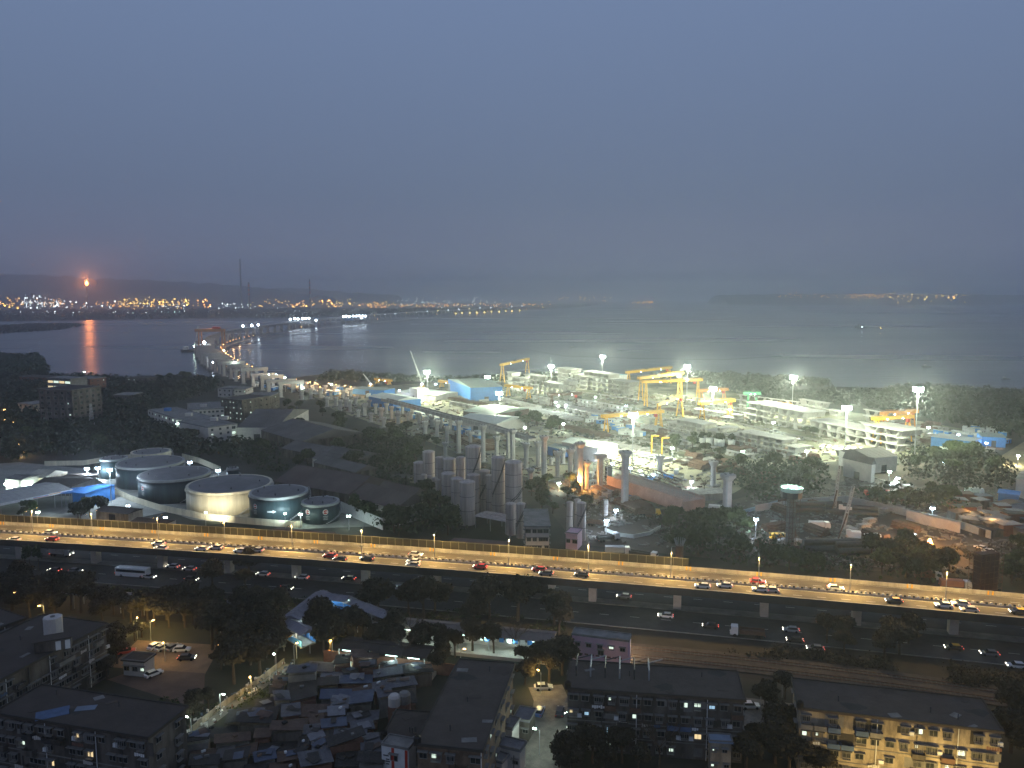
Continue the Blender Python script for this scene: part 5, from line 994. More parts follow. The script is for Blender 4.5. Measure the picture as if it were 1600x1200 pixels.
t, b_, h, w = scaffold('scaffold_tower', 'brown netted scaffold tower at the right edge beyond the flyover', 1538, 862, 925, 44, m_rust, .5, bays=5); obj('netting', MB().box((0, 0, h / 2), (w * .8, w * .3, h * .96)), mat('brown_net', (0.10, 0.055, 0.045), 0.95, 0.3), t)
t, b_, h, w = scaffold('scaffold_tower', 'short scaffolded pier stump left of the blue-white lamp', 946, 780, 806, 12, m_rust); obj('shaft', MB().box((0, 0, h / 2), (w * .5, w * .5, h)), m_pier, t)
g = P(1061, 890, 0); h = hgt(g.y, 852); rt = thing('pier_stump', 'rust-brown pier stump with splayed rebar at the end of the noise barrier', 'pier stump', g); obj('shaft', MB().lathe([(1.3, 0), (1.3, h)], 12), m_rust, rt); rb = MB()
for k in range(16): a = k / 16 * 6.28; rb.bar((1.1 * math.cos(a), 1.1 * math.sin(a), h), (1.9 * math.cos(a), 1.9 * math.sin(a), h + 2.2), 0.09)
obj('rebar', rb, m_steel, rt)
# ------------------------------------------------------------------ the yard
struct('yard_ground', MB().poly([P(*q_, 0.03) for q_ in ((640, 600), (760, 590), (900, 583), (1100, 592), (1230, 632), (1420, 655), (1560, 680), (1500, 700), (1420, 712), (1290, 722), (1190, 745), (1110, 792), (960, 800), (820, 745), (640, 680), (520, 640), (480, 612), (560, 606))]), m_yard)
struct('site_ground', MB().poly([P(*q_, 0.02) for q_ in ((860, 730), (980, 760), (1110, 792), (1300, 735), (1500, 720), (1620, 760), (1640, 900), (1300, 890), (1180, 880), (900, 850), (860, 800))]), m_dirt)
struct('haul_road', MB().poly([P(*q_, 0.06) for q_ in ((650, 640), (720, 655), (900, 700), (1010, 735), (1090, 765), (1150, 745), (1060, 718), (960, 692), (800, 655), (700, 632))]), mat('haul_road_dust', (0.38, 0.35, 0.25), 0.95, 0.3, 0.06, bump=0.2, detail=10))
for nm in ('yard_ground', 'site_ground', 'haul_road'):
    if bpy.data.objects[nm].data.polygons[0].normal.z < 0: bpy.data.objects[nm].data.flip_normals()
ya = (P(1250, 700) - P(1045, 655)); YA = math.atan2(ya.y, ya.x)
def seg_mesh(w, dp, ln):
    mb = MB(); t = 0.26; a = w / 2; b_ = w * 0.33; c = w * 0.23
    mb.extrude([(-a, dp - 0.22), (-b_, dp - 0.45), (b_, dp - 0.45), (a, dp - 0.22), (a, dp), (-a, dp)], 0, ln)
    mb.extrude([(-c, 0), (c, 0), (c, t), (-c, t)], 0, ln)
    for s in (-1, 1):
        pr = [(s * c, 0.0), (s * (c - t), t + .002), (s * (b_ - t), dp - .452), (s * b_, dp - .452), (s * (c + 0.001), 0.0)][:4]; pr = pr if s > 0 else pr[::-1]; mb.extrude(pr, 0.01, ln - .01)
    me = mb.mesh('segment'); me.materials.append(m_pier); return me
SEGB = seg_mesh(14.5, 4.1, 3.0); SEGS = seg_mesh(8.6, 2.7, 2.8)
def seg(me, x, y, z, rz, label, group):
    o = bpy.data.objects.new('deck_segment', me); C.objects.link(o); o.location = (x, y, z); o.rotation_euler = (0, 0, rz); setp(o, label, 'deck segment', group); return o
nseg = 0; rg = random.Random(4)
def seg_row(me, pitch, dp, a, b_, rows, levels, label, group):
    global nseg
    A = P(*a, 0); B_ = P(*b_, 0); d = B_ - A; L = d.length; d.normalize(); nn = Vector((-d.y, d.x, 0)); rz = math.atan2(d.y, d.x); n_ = int(L / pitch)
    if nn.y < 0: nn = -nn
    for i in range(n_):
        lv = levels if rg.random() < .8 else levels - 1
        for r_ in range(rows):
            for k in range(lv):
                if r_ > 0 and 0 < i < n_ - 1 and k < lv - 1: continue        # hidden inside the stack
                if r_ > 1 and k < lv - 1: continue
                p = A + d * (i + .5) * pitch + nn * (r_ * 3.25); seg(me, p.x + rg.uniform(-.25, .25), p.y, 0.3 + k * (dp + 0.2), rz, label, group); nseg += 1
    keep([A, B_, B_ + nn * rows * 3.25, A + nn * rows * 3.25], 1)
seg_row(SEGB, 15.2, 4.1, (1165, 655), (1425, 712), 6, 3, 'pale hollow box-girder segment in the big right-hand stack of the yard', 'big box segments in the right stack')
seg_row(SEGB, 15.2, 4.1, (1262, 706), (1372, 727), 1, 1, 'hollow box-girder segment laid in front of the big right-hand stack', 'single big segments before the right stack')
seg_row(SEGS, 9.0, 2.7, (1040, 672), (1255, 718), 4, 3, 'small hollow segment in the long central stack behind the planted bins', 'small segments in the central stack')
seg_row(SEGS, 9.0, 2.7, (1080, 650), (1170, 664), 2, 2, 'small hollow segment in the row just behind the central stack', 'small segments behind the central stack')
seg_row(SEGB, 14.9, 4.1, (790, 608), (900, 628), 3, 4, 'hollow segment in the left part of the north stack', 'segments in the left north stack')
seg_row(SEGB, 14.9, 4.1, (868, 600), (1000, 622), 4, 4, 'large hollow segment in the high north stack beside the gantries', 'large segments in the high north stack')
seg_row(SEGB, 14.9, 4.1, (1245, 640), (1330, 655), 2, 2, 'hollow segment in the row behind the big right stack', 'segments behind the right stack')
print('segments', nseg)
def seg_mass(name, label, rows, dp, w, ln, seed):              # the farther segments beyond the first three hundred
    r = random.Random(seed); V = []; F = []; src = SEGB if w > 10 else SEGS; sv = [v.co.copy() for v in src.vertices]; sf = [tuple(p.vertices) for p in src.polygons]
    for a, b_, lv in rows:
        A = P(*a); B_ = P(*b_); d = B_ - A; L = d.length; d.normalize(); n_ = int(L / (w + .7)); rz = math.atan2(d.y, d.x); co, si = math.cos(rz), math.sin(rz)
        for i in range(n_):
            p = A + d * (i + .5) * (w + .7)
            if blocked(p.x, p.y): continue
            for k in range(lv if r.random() < .7 else max(1, lv - 1)):
                o_ = len(V); z = .3 + k * (dp + .2)
                for v in sv: V.append((p.x + v.x * co - v.y * si, p.y + v.x * si + v.y * co, z + v.z))
                F.extend(tuple(o_ + q_ for q_ in f) for f in sf)
    mb = MB(); mb.v = V; mb.f = F; o = obj(name, mb, m_pier); o['kind'] = 'stuff'; o['label'] = label
seg_mass('deck_segments', 'many smaller concrete segments stored in the farther rows of the yard', [((900, 634), (1000, 652), 2), ((880, 642), (990, 664), 1), ((1060, 628), (1170, 646), 2), ((1100, 640), (1240, 664), 1), ((1040, 690), (1180, 722), 1), ((830, 628), (900, 642), 2), ((1150, 690), (1250, 712), 2), ((700, 632), (800, 652), 1), ((780, 626), (850, 642), 1)], 2.7, 8.6, 2.8, 3)
seg_mass('deck_segments', 'many large concrete segments stored behind the big stacks', [((1150, 632), (1250, 646), 2), ((1300, 648), (1420, 672), 2), ((1340, 668), (1440, 690), 1), ((905, 608), (990, 620), 3), ((1380, 696), (1450, 706), 1)], 4.1, 14.5, 3, 4)
# precast girders and rebar cages lying in rows
gm = MB(); gm.box((0, 0, .25), (11, 1.2, .5)).box((0, 0, .85), (11, .4, .7)).box((0, 0, 1.35), (11, 1.5, .3)); gme = gm.mesh('girder'); gme.materials.append(m_pier); ng = 0
def girders(a, b_, n_, rows, label, group, rzo=math.pi / 2):
    global ng
    A = P(*a, 0); B_ = P(*b_, 0); d = B_ - A; rz = math.atan2(d.y, d.x); d2 = d.normalized(); nn = Vector((-d2.y, d2.x, 0))
    for r_ in range(rows):
        for i in range(n_):
            p = A + d * ((i + .5) / n_) + nn * r_ * 13; o = bpy.data.objects.new('precast_girder', gme); C.objects.link(o); o.location = (p.x, p.y, 0.1); o.rotation_euler = (0, 0, rz + rzo + rg.uniform(-.03, .03)); o.scale = (rg.uniform(.8, 1.05), 1, rg.uniform(.8, 1.2)); setp(o, label, 'girder', group); ng += 1
girders((820, 638), (905, 658), 26, 1, 'short concrete girder in the dense row left of the green trees', 'girders left of the yard trees'); girders((850, 630), (960, 650), 30, 1, 'short concrete girder in the row below the north stack', 'girders below the north stack')
girders((965, 705), (1045, 722), 14, 1, 'concrete girder in the row beside the near floodlight mast', 'girders beside the near mast'); girders((1010, 668), (1100, 690), 16, 1, 'concrete girder in the row before the central stack', 'girders before the central stack')
girders((1430, 668), (1500, 684), 12, 1, 'concrete girder in the row left of the long blue site cabins', 'girders by the blue cabins'); girders((1280, 700), (1400, 712), 12, 1, 'concrete girder lying before the skylight warehouse', 'girders before the warehouse')
girders((930, 690), (1010, 706), 12, 1, 'concrete girder in the row right of the lit white shed', 'girders right of the lit shed'); girders((690, 618), (760, 628), 10, 1, 'concrete girder near the far-left gantry crane', 'girders near left gantry')
# gantry cranes
def gantry(label, L0, L1, top, m=m_yel, double=True, cab=m_red, leg=2.6):
    A = P(*L0, 0); B_ = P(*L1, 0); d = B_ - A; L = d.length; rz = math.atan2(d.y, d.x); h = hgt(A.y, top); t = thing('gantry_crane', label, 'gantry crane', A, rz)
    for x in (0, L):
        for s in (-1, 1):
            lb = MB(); lb.bar((x, s * leg, 0.6), (x, s * 0.9, h), 0.6, 4, 0.42)
            obj('leg', lb, m, t)
        br = MB(); n_ = 4
        for k in range(n_):
            z0 = 0.6 + (h - 1) * k / n_; z1 = 0.6 + (h - 1) * (k + 1) / n_; w0 = leg - (leg - .9) * k / n_; w1 = leg - (leg - .9) * (k + 1) / n_; br.bar((x, -w0, z0), (x, w1, z1), .12).bar((x, -w1, z1), (x, w1, z1), .12)
        obj('leg_bracing', br, m, t); obj('bogie', MB().box((x, 0, .35), (.9, leg * 2 + 1.5, .7)), m_dsteel, t)
    ends = (-3.5, L + 3.5)
    for s in ((-1, 1) if double else (0,)): obj('girder', MB().box(((ends[0] + ends[1]) / 2, s * 1.15, h + .85), (ends[1] - ends[0], .95, 2.1)), m, t)
    tx = L * rg.uniform(.25, .75); tr = obj('trolley', MB().box((tx, 0, h + 2.1), (3.2, 3.2, .9)).box((tx, 0, h + 3.0), (1.8, 2.0, .9)), m_dsteel, t)
    obj('hoist_rope', MB().bar((tx, 0, h + 1.6), (tx, 0, h * .5), .06).box((tx, 0, h * .5), (.8, .8, .8)), m_dsteel, t); obj('operator_cab', MB().box((L * .9, -2.1, h - 1.2), (1.8, 1.6, 2.0)), cab, t)
    rl = MB()
    for y in (-1.75, 1.75): rl.bar((ends[0], y, h + 2.7), (ends[1], y, h + 2.7), .05)
    obj('handrail', rl, m, t)
    for x in (L * .25, L * .75): obj('work_lamp', MB().box((x, -1.7, h + .2), (.8, .4, .3)), g_cool, t)
    return t
gantry('yellow gantry crane at the left over the north segment stack', (785, 599), (824, 588), 571); gantry('bright yellow gantry crane farthest back beside the north stack', (982, 609), (1045, 600), 583)
gantry('second yellow gantry crane just before the farthest one', (1001, 627), (1062, 618), 592, cab=m_blue); gantry('broad yellow gantry crane with dark trolley in the middle of the yard', (1009, 636), (1090, 632), 598)
gantry('low yellow gantry crane reaching left of the near floodlight mast', (947, 676), (1029, 668), 652); gantry('yellow gantry crane spanning behind the near mast to the right', (1029, 668), (1062, 652), 634, double=False)
gantry('yellow gantry crane right of centre with a red cab', (1097, 656), (1141, 651), 632); gantry('low orange gantry crane near the mangroves', (1185, 646), (1230, 649), 632, mat('orange_steel', (0.65, 0.25, 0.04), .5)); gantry('faint orange gantry crane behind the right-of-centre one', (1096, 628), (1131, 626), 612, mat('orange_steel', (0.65, 0.25, 0.04), .5))
gantry('big double yellow gantry crane at the right end of the yard', (1369, 694), (1417, 690), 656, leg=3.6); gantry('orange gantry crane behind the big double one at right', (1382, 684), (1424, 680), 648, mat('orange_steel', (0.65, 0.25, 0.04), .5), leg=3.2)
gantry('low yellow gantry crane left of the blue-walled shed', (690, 606), (731, 612), 597); gantry('small yellow gantry crane below the north stack', (794, 620), (826, 624), 604); gantry('rust-brown gantry crane lying low below the north stack', (862, 634), (902, 632), 618, m_rust)
gantry('small yellow gantry crane at the far-left shore edge', (590, 600), (608, 602), 594); gantry('thin green portal frame by the mangroves', (1168, 640), (1181, 640), 616, mat('green_steel', (0.1, 0.4, 0.2), .6), False, m_dsteel, 1.0)
# lit yellow posts, boom cranes
for px, ty, by, lb in ((1018, 681, 712, 'left of two yellow pipe arches beside the haul road'), (1034, 684, 716, 'right of two yellow pipe arches beside the haul road')):
    b_ = P(px, by); h = hgt(b_.y, ty); single('pipe_arch', MB().bar((0, 0, 0), (0, 0, h), .35, 6).bar((0, 0, h), (4, 0, h), .35, 6), m_yel, lb, 'pipe arch', b_)
def boom(label, px, by, tx, ty, m=m_white, w=.55):
    b_ = P(px, by); t = thing('crawler_crane', label, 'crane', b_); h = hgt(b_.y, ty); dx = (tx - px) * mpp(b_); bm_ = MB()
    obj('crawler', MB().box((0, 1.8, .6), (6.5, 1.0, 1.2)).box((0, -1.8, .6), (6.5, 1.0, 1.2)).box((0, 0, .9), (2, 3, .4)), m_dsteel, t); obj('cabin', MB().box((-.5, 0, 2.2), (5, 3, 1.9)).box((1.2, 1.0, 3.4), (1.6, 1.2, 1.0)), m_yel, t)
    p0 = Vector((1, 0, 2.5)); p1 = Vector((dx, 0, h)); u = (p1 - p0).normalized(); n1 = Vector((-u.z, 0, u.x)) * w; n2 = Vector((0, w, 0)); N_ = 12
    for a, b2 in ((1, 1), (1, -1), (-1, 1), (-1, -1)): bm_.bar(p0 + n1 * a + n2 * b2, p1 + (n1 * a + n2 * b2) * .4, .13)
    for k in range(N_):
        q0 = p0.lerp(p1, k / N_); q1 = p0.lerp(p1, (k + 1) / N_); s = (-1) ** k; bm_.bar(q0 + n1 * s + n2, q1 - n1 * s + n2, .09).bar(q0 + n1 * s - n2, q1 - n1 * s - n2, .09)
    obj('boom', bm_, m, t); obj('cables', MB().bar((-2.5, 0, 3), tuple(p1), .06).bar(tuple(p1), (p1.x, 0, max(4, h * .4)), .05), m_dsteel, t)
boom('pale lattice boom crane leaning left behind the far floodlight mast', 660, 608, 642, 548); boom('small crane with tilted boom at the far-left shore', 580, 606, 568, 584); boom('dark crane boom leaning right over the north stack', 838, 625, 853, 586, m_rust, .4)
boom('dark crane boom beside the long pale shed', 735, 655, 748, 632, m_rust, .4); boom('dark crane boom rising right of the lit white shed', 918, 702, 928, 678, m_dsteel, .4); boom('thin pale crane by the mast near the north shore', 861, 590, 860, 558, m_steel, .3)
# sheds of the yard
m_pale = mat('pale_sheet_roof', (0.50, 0.53, 0.50), 0.6, 0.15, 0.3); m_teal = mat('grey_green_roof', (0.28, 0.33, 0.30), 0.7, 0.2, 0.3)
for a in (('bright blue-walled shed with pale roof left of the yard', (576, 619), (614, 627), (586, 609), 8, m_blue, m_pale, 2), ('large blue-walled shed with grey-green roof behind masts', (735, 606), (785, 604), (738, 591), 12, m_blue, m_teal, 3), ('pale blue shed beside the rear mast near the water', (907, 583), (946, 588), (912, 577), 7, m_white, mat('pale_blue_sheet', (0.35, 0.55, 0.68), 0.6), 2),
          ('long brown-walled shed with grey-green roof in mid yard', (724, 642), (772, 648), (728, 627), 8, m_rust, m_teal, 2), ('brightly lit shed with pale green roof beside the haul road', (712, 655), (776, 662), (722, 642), 7, m_offw, m_pale, 2), ('lit white shed with blue-trimmed pale roof by the trees', (878, 690), (934, 700), (884, 680), 8, m_offw, m_pale, 1.5),
          ('small blue shed left of the lit white one', (856, 697), (876, 702), (860, 689), 5, m_blue, m_teal, 1), ('dark grey low shed behind the far-left gantry crane', (700, 600), (735, 603), (706, 590), 8, m_concd, m_teal, 3), ('warehouse with translucent skylight panels right of the yard', (1318, 716), (1362, 726), (1282, 706), 9, m_offw, m_wh, 3),
          ('long grey rear wing of the skylight warehouse', (1362, 716), (1402, 712), (1330, 702), 8, m_offw, m_wh, 2.5), ('long bright blue site cabin row at the right end', (1455, 682), (1518, 690), (1462, 676), 6, m_blue, m_pale, .5), ('fainter blue site cabin row farther right', (1535, 682), (1572, 684), (1540, 676), 6, m_blue, m_teal, .5),
          ('pale silver cabin near the right mast', (1462, 700), (1485, 704), (1466, 696), 4, m_offw, m_pale, .5), ('blue fence-like shed at the far-left shore', (548, 607), (600, 610), (552, 603), 5, m_blue, m_teal, .5), ('low blue-roofed shelter before the lorry road at right', (1560, 770), (1592, 774), (1564, 764), 5, m_blue, m_blue, .6),
          ('pale flat shed beside the far-left pale crane', (620, 612), (680, 618), (624, 604), 5, m_offw, m_pale, .6), ('white site office block between the left masts', (640, 606), (652, 608), (642, 602), 10, m_offw, m_concd, .5), ('grey ruined house at the right edge beside the lit slope', (1588, 748), (1620, 752), (1592, 735), 9, m_offw, m_concd, .4)):
    shed('shed', a[0], a[1], a[2], a[3], a[4], a[5], a[6], a[7])
o_ = [o for o in bpy.data.objects if o.get('label', '').startswith('warehouse with translucent')][0]
# blue cabins / tarpaulins strung along the viaduct
cm = {}
def cabin(px, py, m, label, group, rz=YA, sc=1.0):
    if m.name not in cm:
        t = thing('site_cabin', 'site cabin', 'site cabin'); obj('body', MB().box((0, 0, 1.45), (6, 2.4, 2.5)), m, t); obj('roof', MB().box((0, 0, 2.8), (6.3, 2.7, .18)), m_pale, t); obj('door', MB().box((1.2, -1.22, 1.2), (.9, .05, 1.9)), m_dsteel, t); obj('window', MB().box((-1.2, -1.22, 1.7), (1.2, .05, .8)), m_glass, t); obj('skid', MB().box((0, 0, .1), (5.8, 2.0, .2)), m_dsteel, t); cm[m.name] = Proto(t)
    return cm[m.name].put(P(px, py, 0), rz, sc, label, group)
m_bcab = mat('blue_cabin_paint', (0.08, 0.27, 0.62), .6, .15, .5); m_wcab = mat('white_cabin_paint', (0.66, 0.68, 0.66), .6, .15, .5)
for i in range(34): cabin(618 + i * 3.9 + rg.uniform(-2, 2), 640 + i * 1.35 + rg.uniform(-7, 5), m_bcab if i % 3 else m_wcab, ('blue' if i % 3 else 'white') + ' site cabin in the jumble behind the left piers', ('blue' if i % 3 else 'white') + ' cabins behind the left piers', YA + rg.uniform(-.4, .4), 1.25)
for i in range(26):
    a = rg.random(); cabin(930 + a * 70 + rg.uniform(-15, 15), 655 + a * 25 + rg.uniform(-8, 8), m_bcab if i % 2 else m_wcab, ('blue' if i % 2 else 'white') + ' cabin in the cluttered store between trees and low gantry', ('blue' if i % 2 else 'white') + ' cabins in the cluttered store', rg.uniform(0, 3), 1.0)
for i in range(24): cabin(1480 + rg.uniform(-15, 95), 668 + rg.uniform(0, 26), m_wcab if i % 3 else m_bcab, ('white' if i % 3 else 'blue') + ' cabin beyond the right gantry among stored materials', ('white' if i % 3 else 'blue') + ' cabins beyond the right gantry', rg.uniform(0, 3), 1.0)
for i in range(20): cabin(940 + rg.uniform(-20, 120), 755 + rg.uniform(-15, 22), m_wcab if i % 2 else m_bcab, ('white' if i % 2 else 'blue') + ' small container among the clutter near the orange fire glow', ('white' if i % 2 else 'blue') + ' containers near the fire glow', rg.uniform(0, 3), .8)
# piles of material: pipes, rebar bundles, formwork
def pile(kind, px, py, m, label, group, rz, L=10):
    k = 'pile_' + kind + m.name
    if k not in cm:
        mb = MB()
        if kind == 'pipe':
            for r_ in range(3):
                for q_ in range(5 - r_): y = (q_ - (4 - r_) / 2) * 1.05; mb.bar((-L / 2, y, .5 + r_ * .9), (L / 2, y, .5 + r_ * .9), .5, 8)
        elif kind == 'rebar':
            for q_ in range(10): mb.bar((-L / 2, (q_ % 5 - 2) * .5, .2 + (q_ // 5) * .35), (L / 2, (q_ % 5 - 2) * .55, .25 + (q_ // 5) * .35), .16, 4)
        else:
            for q_ in range(5): mb.box((rg.uniform(-.3, .3), rg.uniform(-.2, .2), .25 + q_ * .42), (L * .5, 2.6, .3), rg.uniform(-.1, .1))
        me = mb.mesh(kind); me.materials.append(m); cm[k] = me
    nm = {'pipe': 'pipe_stack', 'rebar': 'rebar_bundle', 'form': 'formwork_stack'}[kind]
    o = bpy.data.objects.new(nm, cm[k]); C.objects.link(o); o.location = P(px, py, .05); o.rotation_euler = (0, 0, rz); setp(o, label, nm.replace('_', ' '), group)
zones = [((650, 760), (655, 700), 40, 'between the left piers'), ((880, 1010), (740, 800), 45, 'on the ground below the tall pier'), ((930, 1100), (640, 700), 34, 'in the cluttered middle of the yard'), ((1050, 1200), (715, 750), 26, 'along the haul road at right'), ((1400, 1560), (660, 700), 26, 'beyond the right gantry'), ((1190, 1420), (770, 860), 24, 'on the dim right-hand site'), ((1150, 1290), (700, 726), 16, 'beside the trees below the big stack')]
for (xa, xb_), (ya_, yb_), n_, lb in zones:
    for i in range(n_):
        t_ = rg.random(); px = xa + (xb_ - xa) * t_; py = (ya_ + (yb_ - ya_) * t_) + rg.uniform(-10, 10)
        if lb.startswith('on the dim') : py = rg.uniform(ya_, yb_)
        kd = rg.choice(['pipe', 'rebar', 'form', 'form']); m = {'pipe': m_rust, 'rebar': m_rust, 'form': m_conc}[kd]; w_ = {'pipe': 'stack of rusty pipes', 'rebar': 'bundle of rusty rebar', 'form': 'stack of pale formwork panels'}[kd]
        pile(kd, px, py, m, w_ + ' ' + lb, w_.split(' of ')[1] + ' ' + lb, YA + rg.choice((0, 0, math.pi / 2)) + rg.uniform(-.12, .12))
def litter(name, poly, n_, m, label, seed, smax=1.6, zs=0.5):
    r = random.Random(seed); w = [P(x, y) for x, y in poly]; mb = MB(); x0, x1 = min(p.x for p in w), max(p.x for p in w); y0, y1 = min(p.y for p in w), max(p.y for p in w)
    for _ in range(n_):
        x = r.uniform(x0, x1); y = r.uniform(y0, y1)
        if inside(x, y, w) and noise.noise(Vector((x * .05, y * .05, seed))) > -.15: mb.box((x, y, zs * .3), (r.uniform(.5, smax * 2.2), r.uniform(.3, smax * .6), zs * r.uniform(.3, 1.3)), r.uniform(0, 3.1))
    o = obj(name, mb, m); o['kind'] = 'stuff'; o['label'] = label
YP = [(660, 612), (760, 600), (900, 604), (1100, 622), (1230, 650), (1420, 660), (1550, 684), (1400, 712), (1190, 745), (1110, 790), (960, 790), (820, 740), (640, 680), (520, 640), (520, 620)]
litter('loose_materials', YP, 5200, m_conc, 'pale loose building materials strewn over the lit yard', 1, 1.7, .9); litter('loose_materials', YP, 3600, m_rust, 'rusty loose steel strewn over the lit yard', 2, 1.8, .8); litter('loose_materials', YP, 2600, m_dsteel, 'dark loose steel strewn over the lit yard', 3, 1.8, 1.1)
litter('site_rubble', [(870, 740), (1100, 790), (1300, 745), (1500, 740), (1610, 770), (1630, 900), (1300, 885), (1180, 870), (920, 845)], 4200, m_concd, 'grey rubble strewn over the dim site', 4, 1.3, .6); litter('site_rubble', [(620, 690), (820, 740), (960, 790), (900, 800), (820, 770), (700, 720)], 900, m_rust, 'rusty rubble between the left piers', 5, 1.3, .6)
# viaduct: spans already set on the piers, long girder, rebar deck with pink light painted into its colour
def span(name, label, pts, h, w, th, m, cat='bridge span'):
    w_ = [P(x, y, h) for x, y in pts]; mb = MB()
    for i, p in enumerate(w_):
        d = w_[min(i + 1, len(w_) - 1)] - w_[max(i - 1, 0)]; d.z = 0; d.normalize(); nn = Vector((-d.y, d.x, 0)) * w / 2
        mb.v += [(p.x - nn.x, p.y - nn.y, h - th), (p.x + nn.x, p.y + nn.y, h - th), (p.x + nn.x, p.y + nn.y, h), (p.x - nn.x, p.y - nn.y, h)]
    for i in range(len(w_) - 1):
        a = 4 * i
        for q_ in range(4): r_ = (q_ + 1) % 4; mb.f.append((a + q_, a + 4 + q_, a + 4 + r_, a + r_))
    mb.f += [(0, 1, 2, 3), tuple(4 * (len(w_) - 1) + i for i in (3, 2, 1, 0))]; t = thing(name, label, cat); obj('deck', mb, m, t)
    pb = MB()
    for i in range(len(w_) - 1):
        a, b2 = w_[i], w_[i + 1]; d = b2 - a; nn = Vector((-d.y, d.x, 0)).normalized() * (w / 2 - .2)
        for s in (-1, 1): c = (a + b2) / 2 + nn * s; pb.box((c.x, c.y, h + .5), (d.length, .25, 1.0), math.atan2(d.y, d.x))
    obj('parapet', pb, m, t); return t, w_
span('bridge_span', 'long finished concrete span on the piers behind the silos', ((600, 624), (640, 634), (700, 650), (760, 664), (832, 686)), 10, 5, 1.2, m_conc)
t, w_ = span('bridge_span', 'box girder deck under construction, side wall tinted with pink-orange light', ((964, 744), (1010, 758), (1050, 770), (1084, 782)), 6, 12, 4.5, mat('pink_light_tinted_concrete', (0.50, 0.34, 0.28), .85, .2, .3))  # pink-orange lamp light is put into the concrete colour
rb = MB()
for i in range(60):
    p = w_[0].lerp(w_[-1], (i + .5) / 60)
    for s in (-1, 0, 1): rb.bar((p.x + s * 1.5, p.y + 2 + s * 2, 6.0), (p.x + s * 1.5, p.y + 2 + s * 2, 8.2), .09)
rbo = obj('rebar', rb, m_steel, t); rbo['kind'] = 'stuff'
for k, f_ in enumerate((.25, .55, .8)): p = w_[0].lerp(w_[-1], f_); obj('column', MB().box((p.x, p.y, .75), (2, 2, 1.5)), m_pier, t)
def truss(label, a, b_, h, m):
    A = P(*a, h); B_ = P(*b_, h); d = B_ - A; L = Vector((d.x, d.y, 0)).length; t = thing('launching_girder', label, 'launching girder', (A.x, A.y, 0), math.atan2(d.y, d.x)); mb = MB()
    for y in (-1.6, 1.6):
        for z in (h - 3, h): mb.bar((0, y, z), (L, y, z), .22)
        k = 0
        while k * 2.5 < L - 1: mb.bar((k * 2.5, y, h - 3 if k % 2 else h), (k * 2.5 + 2.5, y, h if k % 2 else h - 3), .13); k += 1
    obj('truss', mb, m, t)
    for x in (L * .15, L * .85): obj('support', MB().box((x, 0, (h - 3.2) / 2), (1.4, 3.4, h - 3.2)), m_dsteel, t)
truss('orange and dark launching truss over the lit deck', (1020, 735), (1065, 752), 9, m_rust); truss('dark launching truss left of the orange one, hung with lamps', (940, 716), (1018, 736), 10, m_dsteel)
single('slab', MB().box((0, 0, 1.4), (16, 9, 2.8)).box((0, 0, 3.0), (17, 10, .3)), m_conc, 'pale concrete pier-cap slab lit white left of the right lone pier', 'slab', P(1104, 778), .2)
# bins planted with greenery along the central stack
for i, px in enumerate((1085, 1096, 1108, 1121, 1127, 1143)):
    b_ = P(px, 693 + i, 0); t = thing('planter', '%s white planted bin from the left before the central stack' % ORD[i], 'planter', b_); obj('bin', MB().lathe([(1.9, 0), (2.3, 4.2)], 8), m_white, t); obj('plant', crown(300 + i, 8.5, 2.6, 500, .5, 5)[0], m_leaf[1], t)
# crane rails and rows of reinforcement cages between the stacks
for i, (a, b_) in enumerate((((700, 612), (960, 660)), ((860, 625), (1110, 668)), ((945, 678), (1150, 722)), ((1090, 640), (1290, 672)), ((1120, 655), (1400, 716)), ((1240, 648), (1440, 690)), ((900, 612), (1080, 636)))):
    A = P(*a); B_ = P(*b_); d = B_ - A; nn = Vector((-d.y, d.x, 0)).normalized()
    for s in (-1, 1): c = (A + B_) / 2 + nn * s * 1.6; single('crane_rail', MB().box((0, 0, .35), (d.length, .5, .5)), m_conc, '%s rail of the %s pair of crane rails counted from the left of the yard' % ('near' if s < 0 else 'far', ORD[i]), 'rail', c, math.atan2(d.y, d.x))
cg = MB()
for y in (-1.1, -.4, .4, 1.1):
    for z in (.3, 1.0, 1.7): cg.bar((-5, y, z), (5, y, z), .06)
for k in range(14):
    x = -5 + k * .77
    for y in (-1.1, 1.1): cg.bar((x, y, .2), (x, y, 1.8), .05)
    cg.bar((x, -1.1, 1.75), (x, 1.1, 1.75), .05)
cgm = cg.mesh('rebar_cage'); cgm.materials.append(m_rust)
for (a, b_, n_, lb) in (((700, 622), (790, 640), 16, 'left of the yard trees'), ((880, 668), (950, 684), 12, 'right of the lit shed'), ((1040, 640), (1130, 658), 14, 'behind the central stack'), ((1060, 722), (1170, 742), 16, 'along the haul road'), ((1440, 690), (1530, 704), 12, 'near the blue cabins')):
    A = P(*a); B_ = P(*b_); d = B_ - A
    for i in range(n_): o = bpy.data.objects.new('rebar_cage', cgm); C.objects.link(o); o.location = A + d * ((i + .5) / n_); o.rotation_euler = (0, 0, math.atan2(d.y, d.x) + math.pi / 2 + rg.uniform(-.05, .05)); setp(o, 'rusty rebar cage in the row ' + lb, 'rebar cage', 'rebar cages ' + lb)
